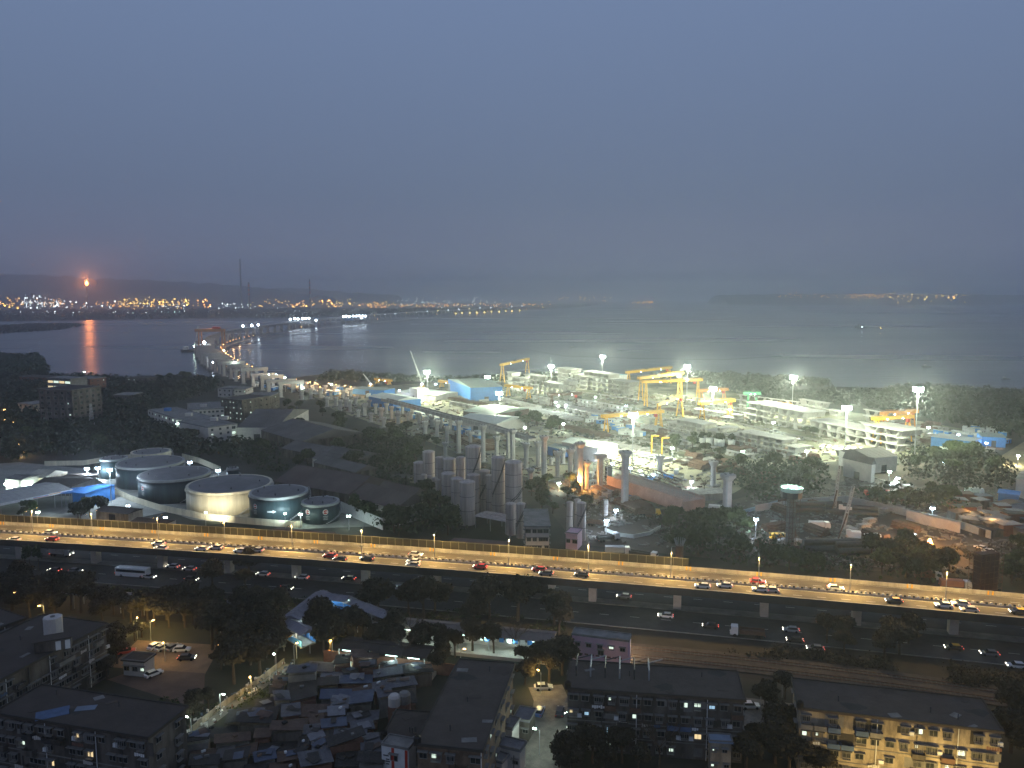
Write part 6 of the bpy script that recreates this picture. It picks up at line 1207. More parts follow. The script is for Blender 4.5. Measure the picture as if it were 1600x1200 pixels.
# floodlight masts of the yard
for px, ty, by, lb, pw in ((668, 581, 628, 'tall floodlight mast beside the leaning pale crane', 230000), (780, 614, 652, 'tall floodlight mast over the pale sheds left of centre', 230000), (762, 589, 612, 'shorter floodlight mast behind the blue-walled shed', 130000), (861, 572, 612, 'floodlight mast over the north segment stack', 230000), (941, 557, 604, 'floodlight mast standing highest at the back near the water', 200000),
                           (1073, 572, 622, 'floodlight mast behind the central gantries', 280000), (1113, 607, 655, 'floodlight mast right of the central gantries', 230000), (988, 648, 722, 'nearest central floodlight mast beside the haul road', 230000), (1237, 589, 655, 'tall floodlight mast before the mangroves', 280000), (1320, 637, 705, 'floodlight mast over the big right-hand stack', 220000), (1428, 608, 726, 'tallest floodlight mast right of the big gantry', 260000)):
    mast(px, ty, by, lb, pw * 0.95, (0.90, 1.0, 0.70), .2, 8, head=2.3)
SL = [(507, 587, 604, 30, 0), (518, 600, 614, 12000, 0), (474, 606, 620, 9000, 0), (432, 585, 596, 9000, 1), (433, 595, 606, 9000, 1), (579, 600, 612, 12000, 1), (624, 610, 624, 14000, 1), (622, 650, 660, 5000, 2), (659, 600, 614, 12000, 1), (681, 600, 614, 12000, 1), (659, 609, 622, 8000, 1), (868, 628, 642, 16000, 0), (872, 634, 648, 14000, 0), (884, 633, 648, 16000, 1), (873, 576, 590, 9000, 1), (811, 584, 600, 12000, 0), (978, 634, 646, 6000, 1),
      (1180, 811, 846, 16000, 1), (1402, 747, 764, 5000, 1), (1475, 722, 736, 4000, 1), (1456, 794, 812, 4000, 1), (1425, 835, 862, 9000, 1), (947, 813, 838, 12000, 1), (962, 797, 810, 7000, 1), (1080, 752, 764, 9000, 1), (957, 724, 738, 7000, 1), (985, 731, 742, 7000, 1), (932, 712, 724, 7000, 1), (1000, 735, 748, 6000, 1), (1020, 741, 752, 6000, 1), (898, 695, 708, 9000, 1), (1497, 679, 690, 9000, 1), (1541, 692, 702, 5000, 1), (1389, 737, 752, 3000, 0), (1400, 750, 762, 3000, 0), (1510, 768, 778, 2500, 0),
      (873, 755, 768, 7000, 0), (880, 662, 676, 9000, 0), (820, 668, 684, 14000, 0), (1208, 660, 676, 20000, 0), (1260, 705, 722, 14000, 0), (1160, 705, 722, 9000, 0), (1050, 700, 716, 16000, 0), (930, 620, 636, 20000, 0), (1140, 640, 655, 14000, 0), (1450, 668, 682, 12000, 0)]
NUMS = {}
for px, ty, by, pw, k in SL:
    if pw < 100: continue
    reg = 'left of the blue-walled sheds' if px < 640 else 'on the left part of the yard' if px < 850 else 'in the middle of the yard' if px < 1100 and py < 700 else 'near the lone tall pier' if px < 1100 else 'on the right-hand site' if ty > 700 else 'in the right part of the yard'
    cn = ('warm white', 'bluish white', 'orange')[k]; mast(px, ty, by, '%s work lamp on a pole %s' % (cn, reg), pw * 0.55, (COOL, BLUC, SODC)[k], .12, 3, 'work_lamp', .8, (g_cool, g_blue, g_sod)[k], 'work lamp', '%s work lamps %s' % (cn, reg))
# furnace glow beside the tall pier, and the orange-lit digging at right
for px, by, lb, pw, cl in ((904, 768, 'furnace drum burning orange beside the tall pinkish pier', 16000, (1.0, .42, .08)), (1452, 862, 'orange work lamp hidden in the digging at right', 34000, (1.0, .45, .08)), (1597 - 47, 828, 'orange welding lamp before the shops at right', 3000, (1.0, .5, .15)), (1513, 812, 'small orange lamp on a house at right', 2000, SODC)):
    b_ = P(px, by); t = thing('burner', lb, 'burner', b_); obj('drum', MB().lathe([(1.2, 0), (1.2, 2.2)], 10), m_rust, t); obj('flame', MB().lathe([(.9, 2.2), (1.1, 3.0), (.2, 4.6 if pw > 12000 else 3.4)], 8), g_flame if pw > 12000 else g_sod, t); lamp(t, 'POINT', (0, 0, 5.5), pw, cl, .8)
# ------------------------------------------------------------------ right-hand site
def rig(label, px, by, tx, ty):
    b_ = P(px, by); h = hgt(b_.y, ty); t = thing('drilling_rig', label, 'drilling rig', b_, -.3); dx = (tx - px) * mpp(b_); mb = MB()
    for s in ((-.5, -.5), (.5, -.5), (.5, .5), (-.5, .5)): mb.bar((s[0], s[1], 1), (dx + s[0] * .8, s[1] * .8, h), .16)
    for k in range(int(h / 1.6)): f0 = k * 1.6 / h; mb.bar((dx * f0 - .5, -.5, 1 + k * 1.6 * (1 - 1 / h)), (dx * f0 + .5, -.5, 1 + (k + 1) * 1.6 * (1 - 1 / h)), .09).box((dx * f0, 0, 1 + k * 1.6 * (1 - 1 / h)), (1.1, 1.1, .12))
    obj('mast', mb, m_pier, t); obj('cabin', MB().box((4.2, 0, 2.3), (5, 2.8, 2.2)).box((2.4, -.9, 3.7), (1.5, 1, .8)), m_white, t); obj('crawler', MB().box((3, 1.6, .6), (6.5, .9, 1.2)).box((3, -1.6, .6), (6.5, .9, 1.2)).box((3, 0, .9), (2, 2.6, .5)), m_dsteel, t); obj('kelly_bar', MB().bar((dx * .5, -1.0, h * .5), (-1, -1.0, .4), .28, 8), m_rust, t)
rig('left of two drilling rigs with a tall pale mast', 1303, 802, 1308, 727); rig('right drilling rig, nearer, its mast leaning right', 1314, 842, 1328, 759)
for i, (px, by, lb) in enumerate(((1330, 805, 'dark steel casing tube lying behind the rigs'), (1300, 862, 'dark tube stack before the nearer rig'), (1352, 866, 'dark tube stack left of the orange-lit digging'), (1280, 800, 'dark casing tube left of the rigs'))):
    single('casing_tubes', MB().bar((-10, 0, 1.2), (10, 0, 1.2), 1.2, 12).bar((-10, 2.6, 1.2), (10, 2.6, 1.2), 1.2, 12).bar((-10, 1.3, 3.2), (10, 1.3, 3.2), 1.1, 12), m_dsteel, lb, 'casing tubes', P(px, by), -.35 if i == 0 else .05)
wall_run('site_hoarding', 'grey sheet hoarding running across behind the drilling rigs', ((1180, 800), (1260, 789), (1320, 785), (1380, 798), (1440, 812), (1500, 826), (1548, 842)), 3, m_steel); wall_run('site_hoarding', 'blue-white barrier strip left of the green-topped tower', ((1120, 812), (1160, 803), (1220, 786)), 1.6, mat('pale_blue_barrier', (0.3, 0.45, 0.55), .7))
wall_run('market_wall', 'long pale painted wall with openings right of the rigs', ((1416, 812), (1455, 823), (1500, 833)), 4, m_offw); wall_run('curved_barrier', 'curved white and blue traffic barrier round the site entrance', ((945, 830), (965, 838), (990, 841), (1015, 836), (1032, 826)), 1.4, m_pale)
for i, (px, by, c_, bd, L_, bx, lb) in enumerate(((1280, 826, 'white', m_white, 8, True, 'white box truck left of the nearer drilling rig'), (1363, 846, 'white', m_white, 6, True, 'white van-like truck facing the viewer right of the rig'), (1450, 906, 'white', m_rust, 8, True, 'brown box truck beyond the last but one flyover lamp'), (1492, 920, 'white', mat('salmon_panel', (.45, .22, .15), .7), 9, True, 'salmon-coloured truck beside the netted scaffold'), (1375, 776, 'white', m_red, 14, True, 'long red lorry trailer on the lit road at right'),
                                                  (1394, 761, 'white', m_white, 7, False, 'white tipper on the lit road above the red trailer'), (1354, 768, 'white', m_dsteel, 7, True, 'dark truck left of the white tipper'), (1418, 767, 'white', m_white, 5, True, 'small white truck right of the tipper'), (1522, 772, 'white', m_pale, 8, True, 'pale truck beside the trees far right'), (935, 822, 'white', m_rust, 9, False, 'open lorry right of the silo trio'), (950, 845, 'white', m_dsteel, 9, False, 'dark lorry before the silo trio'),
                                                  (1015, 806, 'yellow', m_rust, 9, False, 'rust-red tipper right of the white blinding lamp'), (1120, 800, 'white', m_white, 7, True, 'white truck by the foot of the right lone pier'), (1216, 845, 'yellow', m_yel, 6, True, 'yellow machine-like truck beside the bluish lamp'), (965, 866, 'white', m_pale, 9, True, 'pale panelled trailer behind the noise barrier'), (1005, 872, 'white', m_dsteel, 10, False, 'dark long trailer near the barrier end'))):
    truck(c_, bd, P(px, by, .05), rg.uniform(-.5, .5), lb, L_, bx)
sh = random.Random(12)
for i in range(34):
    px = sh.uniform(1490, 1610); py = sh.uniform(775, 838) + (px - 1490) * .12; k = sh.randrange(5); b_ = P(px, py); t = thing('shack', tinname[k].replace('roof', '').strip() + ' roofed shack in the far settlement at right edge', 'shack', b_, sh.uniform(-.3, .3), tinname[k] + ' shacks at the right edge'); w_ = sh.uniform(5, 10); z = sh.uniform(2.5, 4.5)
    obj('wall', MB().box((0, 0, z / 2 - .1), (w_ - .6, 5, z - .2)), sh.choice([m_offw, m_wall1, m_brick]), t); obj('roof', MB().box((0, 0, z), (w_, 5.6, .12), 0, sh.uniform(-.1, .1)), m_tin[k], t)
for i, (px, py, l_) in enumerate(((1080, 800, 'blue car near the foot of the right lone pier'), (1526, 726, 'red-lit car on the slope at far right'), (1532, 858, 'white car before the shops at right edge'), (1545, 864, 'second white car before the shops at right edge'))): car(('blue', 'red', 'white', 'white')[i], P(px, py, .05), i, l_, i == 1)
struct('lit_slope', MB().poly([P(*q_, .05) for q_ in ((1540, 745), (1590, 745), (1640, 700), (1600, 690), (1560, 715))]), mat('dry_grass_slope', (.22, .19, .11), .95, .4, .1, bump=.3))
if bpy.data.objects['lit_slope'].data.polygons[0].normal.z < 0: bpy.data.objects['lit_slope'].data.flip_normals()
mast(1590, 712, 728, 'lamp lighting the dry slope at the right edge', 16000, (1, .9, .6), .1, 3, 'work_lamp', .7, cat='work lamp', group=None)
# ------------------------------------------------------------------ sea bridge under construction
BR = [(455, 620), (430, 611), (408, 603), (386, 596), (366, 588), (350, 581), (336, 573), (326, 565), (320, 557), (318, 549), (324, 541), (338, 535), (358, 529), (384, 524), (412, 519), (445, 514), (482, 509), (522, 504), (562, 500), (604, 496.5), (648, 493), (694, 490), (742, 487), (790, 484.5), (840, 482), (880, 480.5)]
def along(pts, step, z=0):
    w_ = [P(x, y, z) for x, y in pts]; out = []; carry = 0
    for a, b_ in zip(w_[:-1], w_[1:]):
        L = (b_ - a).length; s = carry
        while s < L: out.append((a.lerp(b_, s / L), math.atan2(b_.y - a.y, b_.x - a.x))); s += step
        carry = s - L
    return out
def bent(h, w):
    t = thing('bridge_bent', 'bent', 'bridge pier'); obj('column', MB().box((0, -w / 2 + 2.5, h / 2 - 1), (3, 3, h - 2)), m_pier, t); obj('column', MB().box((0, w / 2 - 2.5, h / 2 - 1), (3, 3, h - 2)), m_pier, t)
    cb = MB(); cb.prism([(-2, -w / 2), (2, -w / 2), (2, w / 2), (-2, w / 2)], h - 2, h + 1.2); obj('pier_cap', cb, m_pier, t)
    for s in (-1, 1): obj('pile_cap', MB().box((0, s * (w / 2 - 2.5), .4), (6, 6, 2.6)), m_concd, t)
    return Proto(t)
B1 = bent(16, 26); B2 = bent(14, 26); spine = along(BR, 60); dk = MB(); last = None
near = [q_ for q_ in along(BR[:11], 31)]
for i, (p, a) in enumerate(near): B1.put((p.x, p.y, -1), a + rg.uniform(-.05, .05), (1, rg.uniform(.85, 1.1), rg.uniform(.8, 1.05)), 'white twin-column pier with wide cap near the shore end of the sea bridge', 'near piers of the sea bridge')
for i, (p, a) in enumerate([q_ for q_ in along(BR[10:], 62)]): B2.put((p.x, p.y, -1), a, 1, 'pale twin-column pier far out on the curving sea bridge', 'far piers of the sea bridge')
def band(name, label, pts, h, w, th, m, cat, off=0):
    w_ = [P(x, y, 0) for x, y in pts]; mb = MB()
    for i, p in enumerate(w_):
        d = w_[min(i + 1, len(w_) - 1)] - w_[max(i - 1, 0)]; d.normalize(); nn = Vector((-d.y, d.x, 0)); c = p + nn * off; nn = nn * w / 2
        mb.v += [(c.x - nn.x, c.y - nn.y, h - th), (c.x + nn.x, c.y + nn.y, h - th), (c.x + nn.x, c.y + nn.y, h), (c.x - nn.x, c.y - nn.y, h)]
    for i in range(len(w_) - 1):
        a = 4 * i
        for q_ in range(4): r_ = (q_ + 1) % 4; mb.f.append((a + q_, a + 4 + q_, a + 4 + r_, a + r_))
    mb.f += [(0, 1, 2, 3), tuple(4 * (len(w_) - 1) + i for i in (3, 2, 1, 0))]; return single(name, mb, m, label, cat)
band('bridge_deck', 'finished near-side deck sweeping from the bend to the far end', BR[9:26], 17.5, 12, 2.4, m_pier, 'bridge deck', 7); band('bridge_deck', 'unfinished parallel deck length midway along the sea bridge', BR[13:21], 17.5, 11, 2.4, m_pier, 'bridge deck', -7); None
TR = [(500, 622), (470, 612), (440, 604), (415, 596), (392, 585), (370, 574), (352, 562), (345, 553), (352, 545), (372, 537), (400, 531), (440, 524), (480, 518), (530, 512), (580, 506), (640, 500), (700, 495), (760, 491), (820, 487), (860, 484.5)]
band('access_trestle', 'low steel access road on piles beside the sea bridge', TR, 3.5, 9, 1.0, m_concd, 'trestle')
gl_o = glow('lamp_orange_far', (1.0, .42, .08), 15); gl_w = glow('lamp_white_far', (.80, .95, 1.0), 16); gl_y = glow('lamp_yellow_far', (1.0, .58, .10), 15); gl_c = glow('lamp_teal_far', (.5, 1.0, .85), 9)
def far_lamp_proto(m, s, ph):
    t = thing('far_lamp', 'far lamp', 'lamp'); obj('pole', MB().bar((0, 0, 0), (0, 0, ph), .12 + s * .05), m_dsteel, t); obj('lamp_head', MB().blob((0, 0, ph + s), s), m, t); return Proto(t)
FLP = {}
def far_lamp(px, py, Y, m, s, label, group, z0=0):
    if hgt(Y, py) < 7: Y = P(px, py, 7).y
    s *= max(.8, Y / 5000)
    h = hgt(Y, py); v = PD(px, Y, h); ph = max(3, min(60, h - z0)); ph = 4 * round(ph / 4) or 4; k = (m.name, round(s, 1), ph)
    if k not in FLP: FLP[k] = far_lamp_proto(m, s, ph)
    return FLP[k].put((v.x, v.y, h - ph - s), 0, 1, label, group)
tl = along(TR[:11], 34, 0)
for i, (p, a) in enumerate(tl):
    k = (gl_o.name, .5, 6)
    if k not in FLP: FLP[k] = far_lamp_proto(gl_o, .5, 6)
    o_ = FLP[k].put((p.x, p.y, 3.5), a, 1, 'small orange lamp on the access road near the shore end', 'orange lamps on the near access road')
    if i % 2 == 0: lamp(o_, 'POINT', (0, 0, 5.4), 5000, (1, .6, .28), .8)
for i, (p, a) in enumerate(along(TR[10:], 330, 0)):
    if i % 2: FLP[k].put((p.x, p.y, 3.5), a, 1.5, 'small orange lamp far out on the access road', 'orange lamps on the far access road')
g_bigblue = glow('lamp_bright_blue', (.72, .86, 1.0), 30)
# strong work lights on the bridge
def worklight(px, py, Y, pw, label, col=BLUC, s=2.2, g=None, group=None):
    h = hgt(Y, py); v = PD(px, Y, 0); t = thing('work_light', label, 'work light', (v.x, v.y, 0), 0, group); obj('pole', MB().bar((0, 0, -1), (0, 0, h), .35), m_steel, t); obj('lamp_head', MB().blob((0, 0, h), s * 1.3), g or g_bigblue, t); lamp(t, 'POINT', (0, 0, h - s * 1.3 - .5), pw * .04, col, s); return t
YS = lambda py: P(800, py, 0).y
worklight(320, 535, YS(552), 90000, 'dazzling white work light at the shoreline bend of the sea bridge', (.9, .97, 1.0), 2.2)
for i, (px, py) in enumerate(((345, 560), (362, 578), (388, 590), (415, 598), (440, 602))): worklight(px + 6, py - 12, YS(py + 10), 110000, '%s work light from the bend on the pier row of the sea bridge' % ORD[i], COOL, .7, g_cool)
worklight(333, 566, YS(575), 16000, 'small bluish light below the bridge bend', BLUC, 1.0); worklight(304, 541, YS(550), 16000, 'greenish light left of the bridge bend', COOL, 1.2, g_cool)
for i, px in enumerate((380, 394, 404)): worklight(px, (509.5, 508.5, 507.5)[i], YS(523), 70000, '%s of three bright lights right of the orange launching crane' % ('left', 'middle', 'right')[i], BLUC, 2.4)
for i, (px, py) in enumerate(((454, 499), (461, 498), (466, 498.5), (473, 498), (478, 497.5), (483, 497.5), (463, 503), (469, 503), (494, 500.5))): worklight(px, py, YS(513 - i * .4), 55000, 'white light in the left cluster on the far bridge', (.8, .92, 1), 2.6, group='lights in the left bridge cluster')
for i, (px, py) in enumerate(((537, 494.5), (541, 494), (546, 494.5), (552, 494), (557, 494), (562, 493.5), (567, 493.5), (571, 494), (565, 497))): worklight(px, py, YS(505 - i * .3), 80000, 'white light in the right cluster on the far bridge', (.85, .95, 1), 2.8, group='lights in the right bridge cluster')
for i, (px, py) in enumerate(((712, 490), (722, 489), (734, 489), (745, 488.5), (757, 488), (768, 487), (780, 487), (790, 486), (800, 486), (812, 485))): worklight(px, py, YS(492 - i * .45), 30000, 'warm light strung along the farthest visible bridge length', (1, .85, .55), 2.4, gl_y, group='lights along the farthest bridge length')
for i in range(16):  # added lamps that brighten the far piers and deck
    px = 585 + i * 16.5; py = np.interp(px, [q_[0] for q_ in BR[15:]], [q_[1] for q_ in BR[15:]]); worklight(px, py - 5.2, YS(py), 20000, 'small pale light added to show the far stretch of the sea bridge', COOL, 1.5, g_bigblue if i % 3 else gl_y, 'small added lights on the far bridge stretch')
def shore_lights(name, boxes, m, label, s0):
    mb = MB()
    for x0, x1, y0, y1, n_, Ya, Yb in boxes:
        for _ in range(n_):
            px = rt.uniform(x0, x1); py = rt.gauss((y0 + y1) / 2, (y1 - y0) / 4); Y = rt.uniform(Ya, Yb)
            if hgt(Y, py) < 5: Y = P(px, py, 5).y
            h = hgt(Y, py); v = PD(px, Y, h); mb.blob((v.x, v.y, h), s0 * Y / 4300 * rt.uniform(.6, 1.3))
    o = obj(name, mb, m); o['kind'] = 'stuff'; o['label'] = label
rt = random.Random(5)
shore_lights('shore_lights', [(0, 100, 466, 482, 50, 4200, 4800), (100, 330, 470, 481, 60, 4200, 4800), (560, 850, 474, 480, 60, 4800, 5600), (1215, 1520, 459, 467, 45, 7600, 8000)], gl_o, 'countless tiny orange lights along the far shores', 1.7)
shore_lights('shore_lights', [(30, 95, 464, 482, 60, 4200, 4800), (100, 450, 474, 483, 50, 4200, 4800), (620, 800, 465, 480, 45, 4800, 5800), (30, 300, 486, 491, 25, 3450, 3600)], gl_w, 'countless tiny white lights along the far shores', 1.4)
shore_lights('shore_lights', [(180, 300, 467, 479, 60, 4200, 4800), (390, 620, 469, 481, 60, 4300, 4900), (860, 960, 463, 470, 15, 6500, 7200), (1330, 1500, 459, 470, 25, 7000, 7900)], gl_y, 'countless tiny yellow lights along the far shores', 1.7)
for i, (a, b_) in enumerate((((448, 506), (490, 503)), ((532, 500), (576, 498)))):
    A = P(*a, 12); B_ = P(*b_, 12); d = B_ - A; t = thing('work_platform', ('left' if i == 0 else 'right') + ' lit work platform on the far sea bridge', 'work platform', (A.x, A.y, 0), math.atan2(d.y, d.x)); L = d.length
    obj('platform', MB().box((L / 2, 0, 9), (L, 18, 2)), m_concd, t)
    for k in range(5): obj('leg', MB().box((L * (k + .5) / 5, 0, 3.5), (3, 12, 9)), m_concd, t)
    obj('cabin', MB().box((L * .3, 0, 12), (L * .25, 8, 4)), m_bcab, t); obj('cabin', MB().box((L * .75, 0, 12), (L * .2, 8, 4)), m_wcab, t)
A = P(312, 556); B_ = P(352, 556); d = B_ - A; L = d.length; h = hgt(A.y, 516); t = thing('launching_crane', 'big orange launching crane straddling the bridge bend', 'launching crane', A, math.atan2(d.y, d.x)); m_or = mat('orange_red_steel', (.45, .24, .12), .5)
for s in (-1, 1): obj('main_girder', MB().box((L * .45, s * 5, h), (L * 1.1, 1.6, 4)), m_or, t)
for x in (L * .05, L * .95):
    for s in (-1, 1): obj('leg', MB().bar((x, s * 7, 0), (x, s * 5, h - 2), 1.1), m_or, t)
obj('trolley', MB().box((L * .7, 0, h + 3.5), (10, 10, 3)), m_red, t); lamp(t, 'POINT', (L * .5, 0, h + 6), 16000, (1, .55, .25), 1)
b_ = P(298, 549, -1); t = thing('crane_barge', 'barge with a tall slanting crane beside the bridge bend', 'barge', b_); obj('hull', MB().prism([(-14, -6), (14, -6), (17, 0), (14, 6), (-14, 6)], -.5, 3), m_dsteel, t); obj('deck_house', MB().box((-8, 0, 5.5), (7, 8, 5)), m_white, t); bm_ = MB(); h = hgt(b_.y, 508)
for s in (-1, 1): bm_.bar((6, s * 1.6, 3), (14, s * .6, h), .45)
for k in range(9): f0 = k / 9; bm_.bar((6 + 8 * f0, -1.5, 3 + (h - 3) * f0), (6 + 8 * (f0 + .11), 1.4, 3 + (h - 3) * (f0 + .11)), .25)
obj('crane_boom', bm_, m_pale, t)
# clutter at the landward end of the bridge
for i in range(40):
    f0 = rg.random(); px = 400 + f0 * 190 + rg.uniform(-14, 14); py = 598 + f0 * 22 + rg.uniform(-6, 8); cabin(px, py, m_wcab if i % 2 else m_bcab, ('white' if i % 2 else 'blue') + ' container on the works at the landward end of the bridge', ('white' if i % 2 else 'blue') + ' containers at the landward bridge end', rg.uniform(0, 3), 1.1)
for i in range(9): b_ = P(446 + i * 13 + rg.uniform(-3, 3), 604 + i * 1.9, 0); t = LPW.put(b_, rg.uniform(0, 6), 1.6, 'orange street lamp on the shore road at the bridge foot', 'orange lamps on the shore road'); lamp(t, 'POINT', (1, 0, 4.6), 9000, (1, .6, .25), .5)
# ------------------------------------------------------------------ far shore: refinery, flare, chimneys, lights
Yf = 4300
t = thing('flare_stack', 'tall thin flare stack with an orange flame on the far shore', 'flare stack', PD(138, Yf, 0)); h = hgt(Yf, 446); obj('stack', MB().bar((0, 0, 0), (0, 0, h), 2.2, 8, 1.6), m_dsteel, t); obj('flame', MB().lathe([(2, h), (7, h + 4), (8.5, h + 10), (6, h + 16), (1, h + 24)], 10), glow('flare_flame', (1.0, .24, .05), 40), t); lamp(t, 'POINT', (0, 0, h + 32), 1.6e6, (1, .30, .08), 12)
for px, ty, w, lb, st in ((378, 405, 5.5, 'tallest thin chimney far behind the sea bridge bend', 0), (390, 441, 7, 'shorter red and white chimney beside the tallest one', 1), (485, 436, 5, 'faint thin chimney far beyond the bridge curve', 1), (45, 462, 9, 'refinery column at the far left with many lamps', 0), (52, 458, 9, 'highest refinery column at the far left', 0), (57, 465, 8, 'third refinery column at the far left', 0), (135, 464, 7, 'red-lit refinery column below the flare', 0)):
    v = PD(px, 4600, 0); h = hgt(4600, ty); t = thing('chimney', lb, 'chimney', v); n_ = 8
    obj('stack', MB().bar((0, 0, 0), (0, 0, h), w, 10, w * .7), m_concd, t)
    if st:
        for k in range(3): z = h * (.55 + .15 * k); obj('red_band', MB().lathe([(w * (1 - .3 * z / h) + .3, z), (w * (1 - .3 * z / h) + .3, z + h * .07)], 10, caps=False), m_red, t)
    obj('platform', MB().lathe([(w * 1.2, h * .8), (w * 1.2, h * .8 + 2)], 10), m_dsteel, t)
rt = random.Random(21)
def lights(x0, x1, y0, y1, n_, m, s, label, group, Y0=3900, Y1=4700, z0=0, yb=None):
    for i in range(n_):
        px = rt.uniform(x0, x1); py = rt.uniform(y0, y1) if not yb else max(y0, min(y1, rt.gauss(yb, (y1 - y0) / 4))); far_lamp(px, py, rt.uniform(Y0, Y1), m, s * rt.choice([.7, .7, 1, 1, 1.5]), label, group, z0)
lights(38, 62, 462, 481, 24, gl_w, 2.6, 'tiny white lamp on the lit refinery at far left', 'white refinery lamps at far left'); lights(62, 92, 472, 481, 14, gl_w, 2.6, 'tiny white lamp right of the lit refinery columns', 'white lamps right of the columns'); lights(0, 38, 465, 482, 12, gl_y, 3, 'yellow lamp at the extreme left of the far shore', 'yellow lamps at extreme left')
lights(190, 242, 466, 479, 22, gl_y, 3.2, 'yellow lamp in the plant right of the flare', 'yellow plant lamps right of the flare'); lights(248, 296, 467, 477, 13, gl_y, 3.2, 'yellow lamp in the second plant right of the flare', 'yellow lamps in the second plant'); lights(95, 190, 470, 482, 10, gl_w, 2.4, 'white lamp scattered below the flare', 'white lamps below the flare')
lights(305, 330, 466, 479, 6, gl_o, 3.2, 'orange lamp above the bridge bend on the far shore', 'orange lamps above the bend'); lights(340, 392, 474, 483, 12, gl_w, 2.2, 'dim white lamp at the foot of the chimneys', 'white lamps at the chimney feet'); lights(392, 450, 468, 481, 8, gl_o, 3.0, 'orange lamp right of the chimneys', 'orange lamps right of the chimneys')
lights(455, 545, 469, 480, 18, gl_o, 3.0, 'orange lamp on the far shore beyond the bridge clusters', 'orange lamps beyond the bridge clusters'); lights(560, 612, 472, 482, 9, gl_o, 2.8, 'orange lamp right of the bridge clusters', 'orange lamps right of the clusters')
lights(620, 800, 474, 479, 26, gl_o, 2.0, 'tiny warm lamp on the far shore at the centre', 'tiny warm lamps at the centre', 4600, 5400); lights(638, 760, 465, 471, 8, gl_w, 2.0, 'tiny white lamp on the hazy hill at the centre', 'tiny white lamps on the central hill', 5400, 6000); lights(800, 880, 464, 480, 6, gl_o, 2.0, 'tiny lamp past the end of the far shore', 'tiny lamps past the far shore', 5000, 5600)
lights(890, 950, 464, 470, 5, gl_o, 2.2, 'tiny warm lamp over the open water horizon', 'tiny lamps on the central horizon', 6500, 7200); lights(985, 1022, 471, 473.5, 12, gl_o, 2.6, 'orange lamp on the moored ship at the horizon', 'orange lamps at the horizon ship', 6600, 6800)
lights(45, 285, 487, 491, 14, gl_w, 1.8, 'white lamp along the dark mangrove shore', 'white lamps along the mangrove shore', 3500, 3600); lights(205, 285, 486, 489, 8, gl_c, 1.6, 'dim teal lamp on the mangrove shore', 'teal lamps on the mangrove shore', 3500, 3600)
lights(1330, 1420, 459, 464, 18, gl_o, 2.6, 'orange lamp in the harbour row at far right', 'orange harbour lamps at far right', 7600, 8000); lights(1215, 1330, 460, 466, 10, gl_o, 2.4, 'orange lamp on the left of the far-right shore', 'orange lamps left of the harbour', 7600, 8000); lights(1395, 1510, 459, 473, 18, gl_y, 3.0, 'yellow lamp on the right of the far-right shore', 'yellow lamps right of the harbour', 6800, 7600)
for px, py, lb in ((1347, 511, 'white beacon on the tiny dark island at right'), (1376, 512.5, 'warm beacon right of the island beacon')): far_lamp(px, py, 2850, gl_w if px < 1360 else gl_o, 1.8, lb, None)
far_lamp(848, 480, 4900, gl_y, 3.4, 'lone yellow lamp at the far end of the bridge', None); far_lamp(1448, 464, 7000, gl_y, 5, 'large yellow harbour lamp among the far-right lights', None); far_lamp(1482, 465, 7000, gl_y, 5, 'rightmost large yellow harbour lamp', None); far_lamp(1391, 464, 7000, gl_y, 5, 'large yellow lamp at the left of the harbour', None)
for px, py, lb, k in ((1448, 573, 'small dark boat lying off the right mangroves', 6), (1572, 592, 'tiny boat near the right edge of the water', 5), (895, 543, 'tiny pale boat in the open water at centre', 5), (1346, 512, 'low dark vessel at the tiny island', 18)):
    b_ = P(px, py, -1.4); t = thing('boat', lb, 'boat', b_); obj('hull', MB().prism([(-k, -k * .25), (k * .6, -k * .25), (k, 0), (k * .6, k * .25), (-k, k * .25)], 0, k * .2), m_dsteel, t); obj('wheelhouse', MB().box((-k * .4, 0, k * .35), (k * .5, k * .3, k * .3)), m_concd, t)
# ------------------------------------------------------------------ woods and trees
canopy('mangrove_wood', [(1010, 592), (1100, 589), (1200, 594), (1290, 602), (1300, 612), (1235, 608), (1240, 620), (1380, 618), (1450, 608), (1560, 616), (1720, 630), (1720, 720), (1600, 690), (1500, 668), (1420, 652), (1330, 640), (1240, 634), (1180, 628), (1120, 606)], 'dark mangrove wood stretching along the shore right of the yard', 8, 6.5, 1.5, .9, 5)
canopy('shore_scrub', [(500, 598), (520, 584), (600, 589), (700, 595), (800, 591), (900, 585), (900, 590), (800, 598), (700, 602), (600, 598)], 'low dark shore scrub behind the yard', 6, 7, 1.4, .9, 6)
canopy('mangrove_point', [(-60, 557), (60, 561), (76, 583), (60, 590), (-60, 590)], 'dark mangrove point at the left edge of the water', 9, 7, 1.6, .9, 7)
canopy('far_mangrove', [(-150, 502), (0, 501.5), (130, 499.5), (260, 497.5), (420, 496.5), (560, 493.5), (640, 491.5), (760, 486.5), (800, 484.5), (640, 485), (300, 487), (0, 488), (-150, 488)], 'hazy mangrove belt along the far shore', 9, 40, 14, .5, 8, -1.0)
canopy('mangrove_tongue', [(-60, 513), (60, 507), (130, 507.5), (90, 515), (-60, 524)], 'low mangroves on the mud tongue at left', 4, 14, 4, .6, 9, -1.1)
canopy('hill_wood', [(-60, 592), (60, 590), (200, 597), (335, 596), (345, 612), (240, 640), (300, 700), (370, 700), (360, 722), (150, 716), (-60, 730)], 'dense dark wood filling the left middle ground', 8.0, 6.0, 1.25, 1.0, 10)
canopy('dark_wood', [(1420, 712), (1560, 722), (1590, 765), (1500, 778), (1440, 760), (1405, 735)], 'dark wood right of the skylight warehouse', 7.5, 6.0, .9, 1.3, 12)
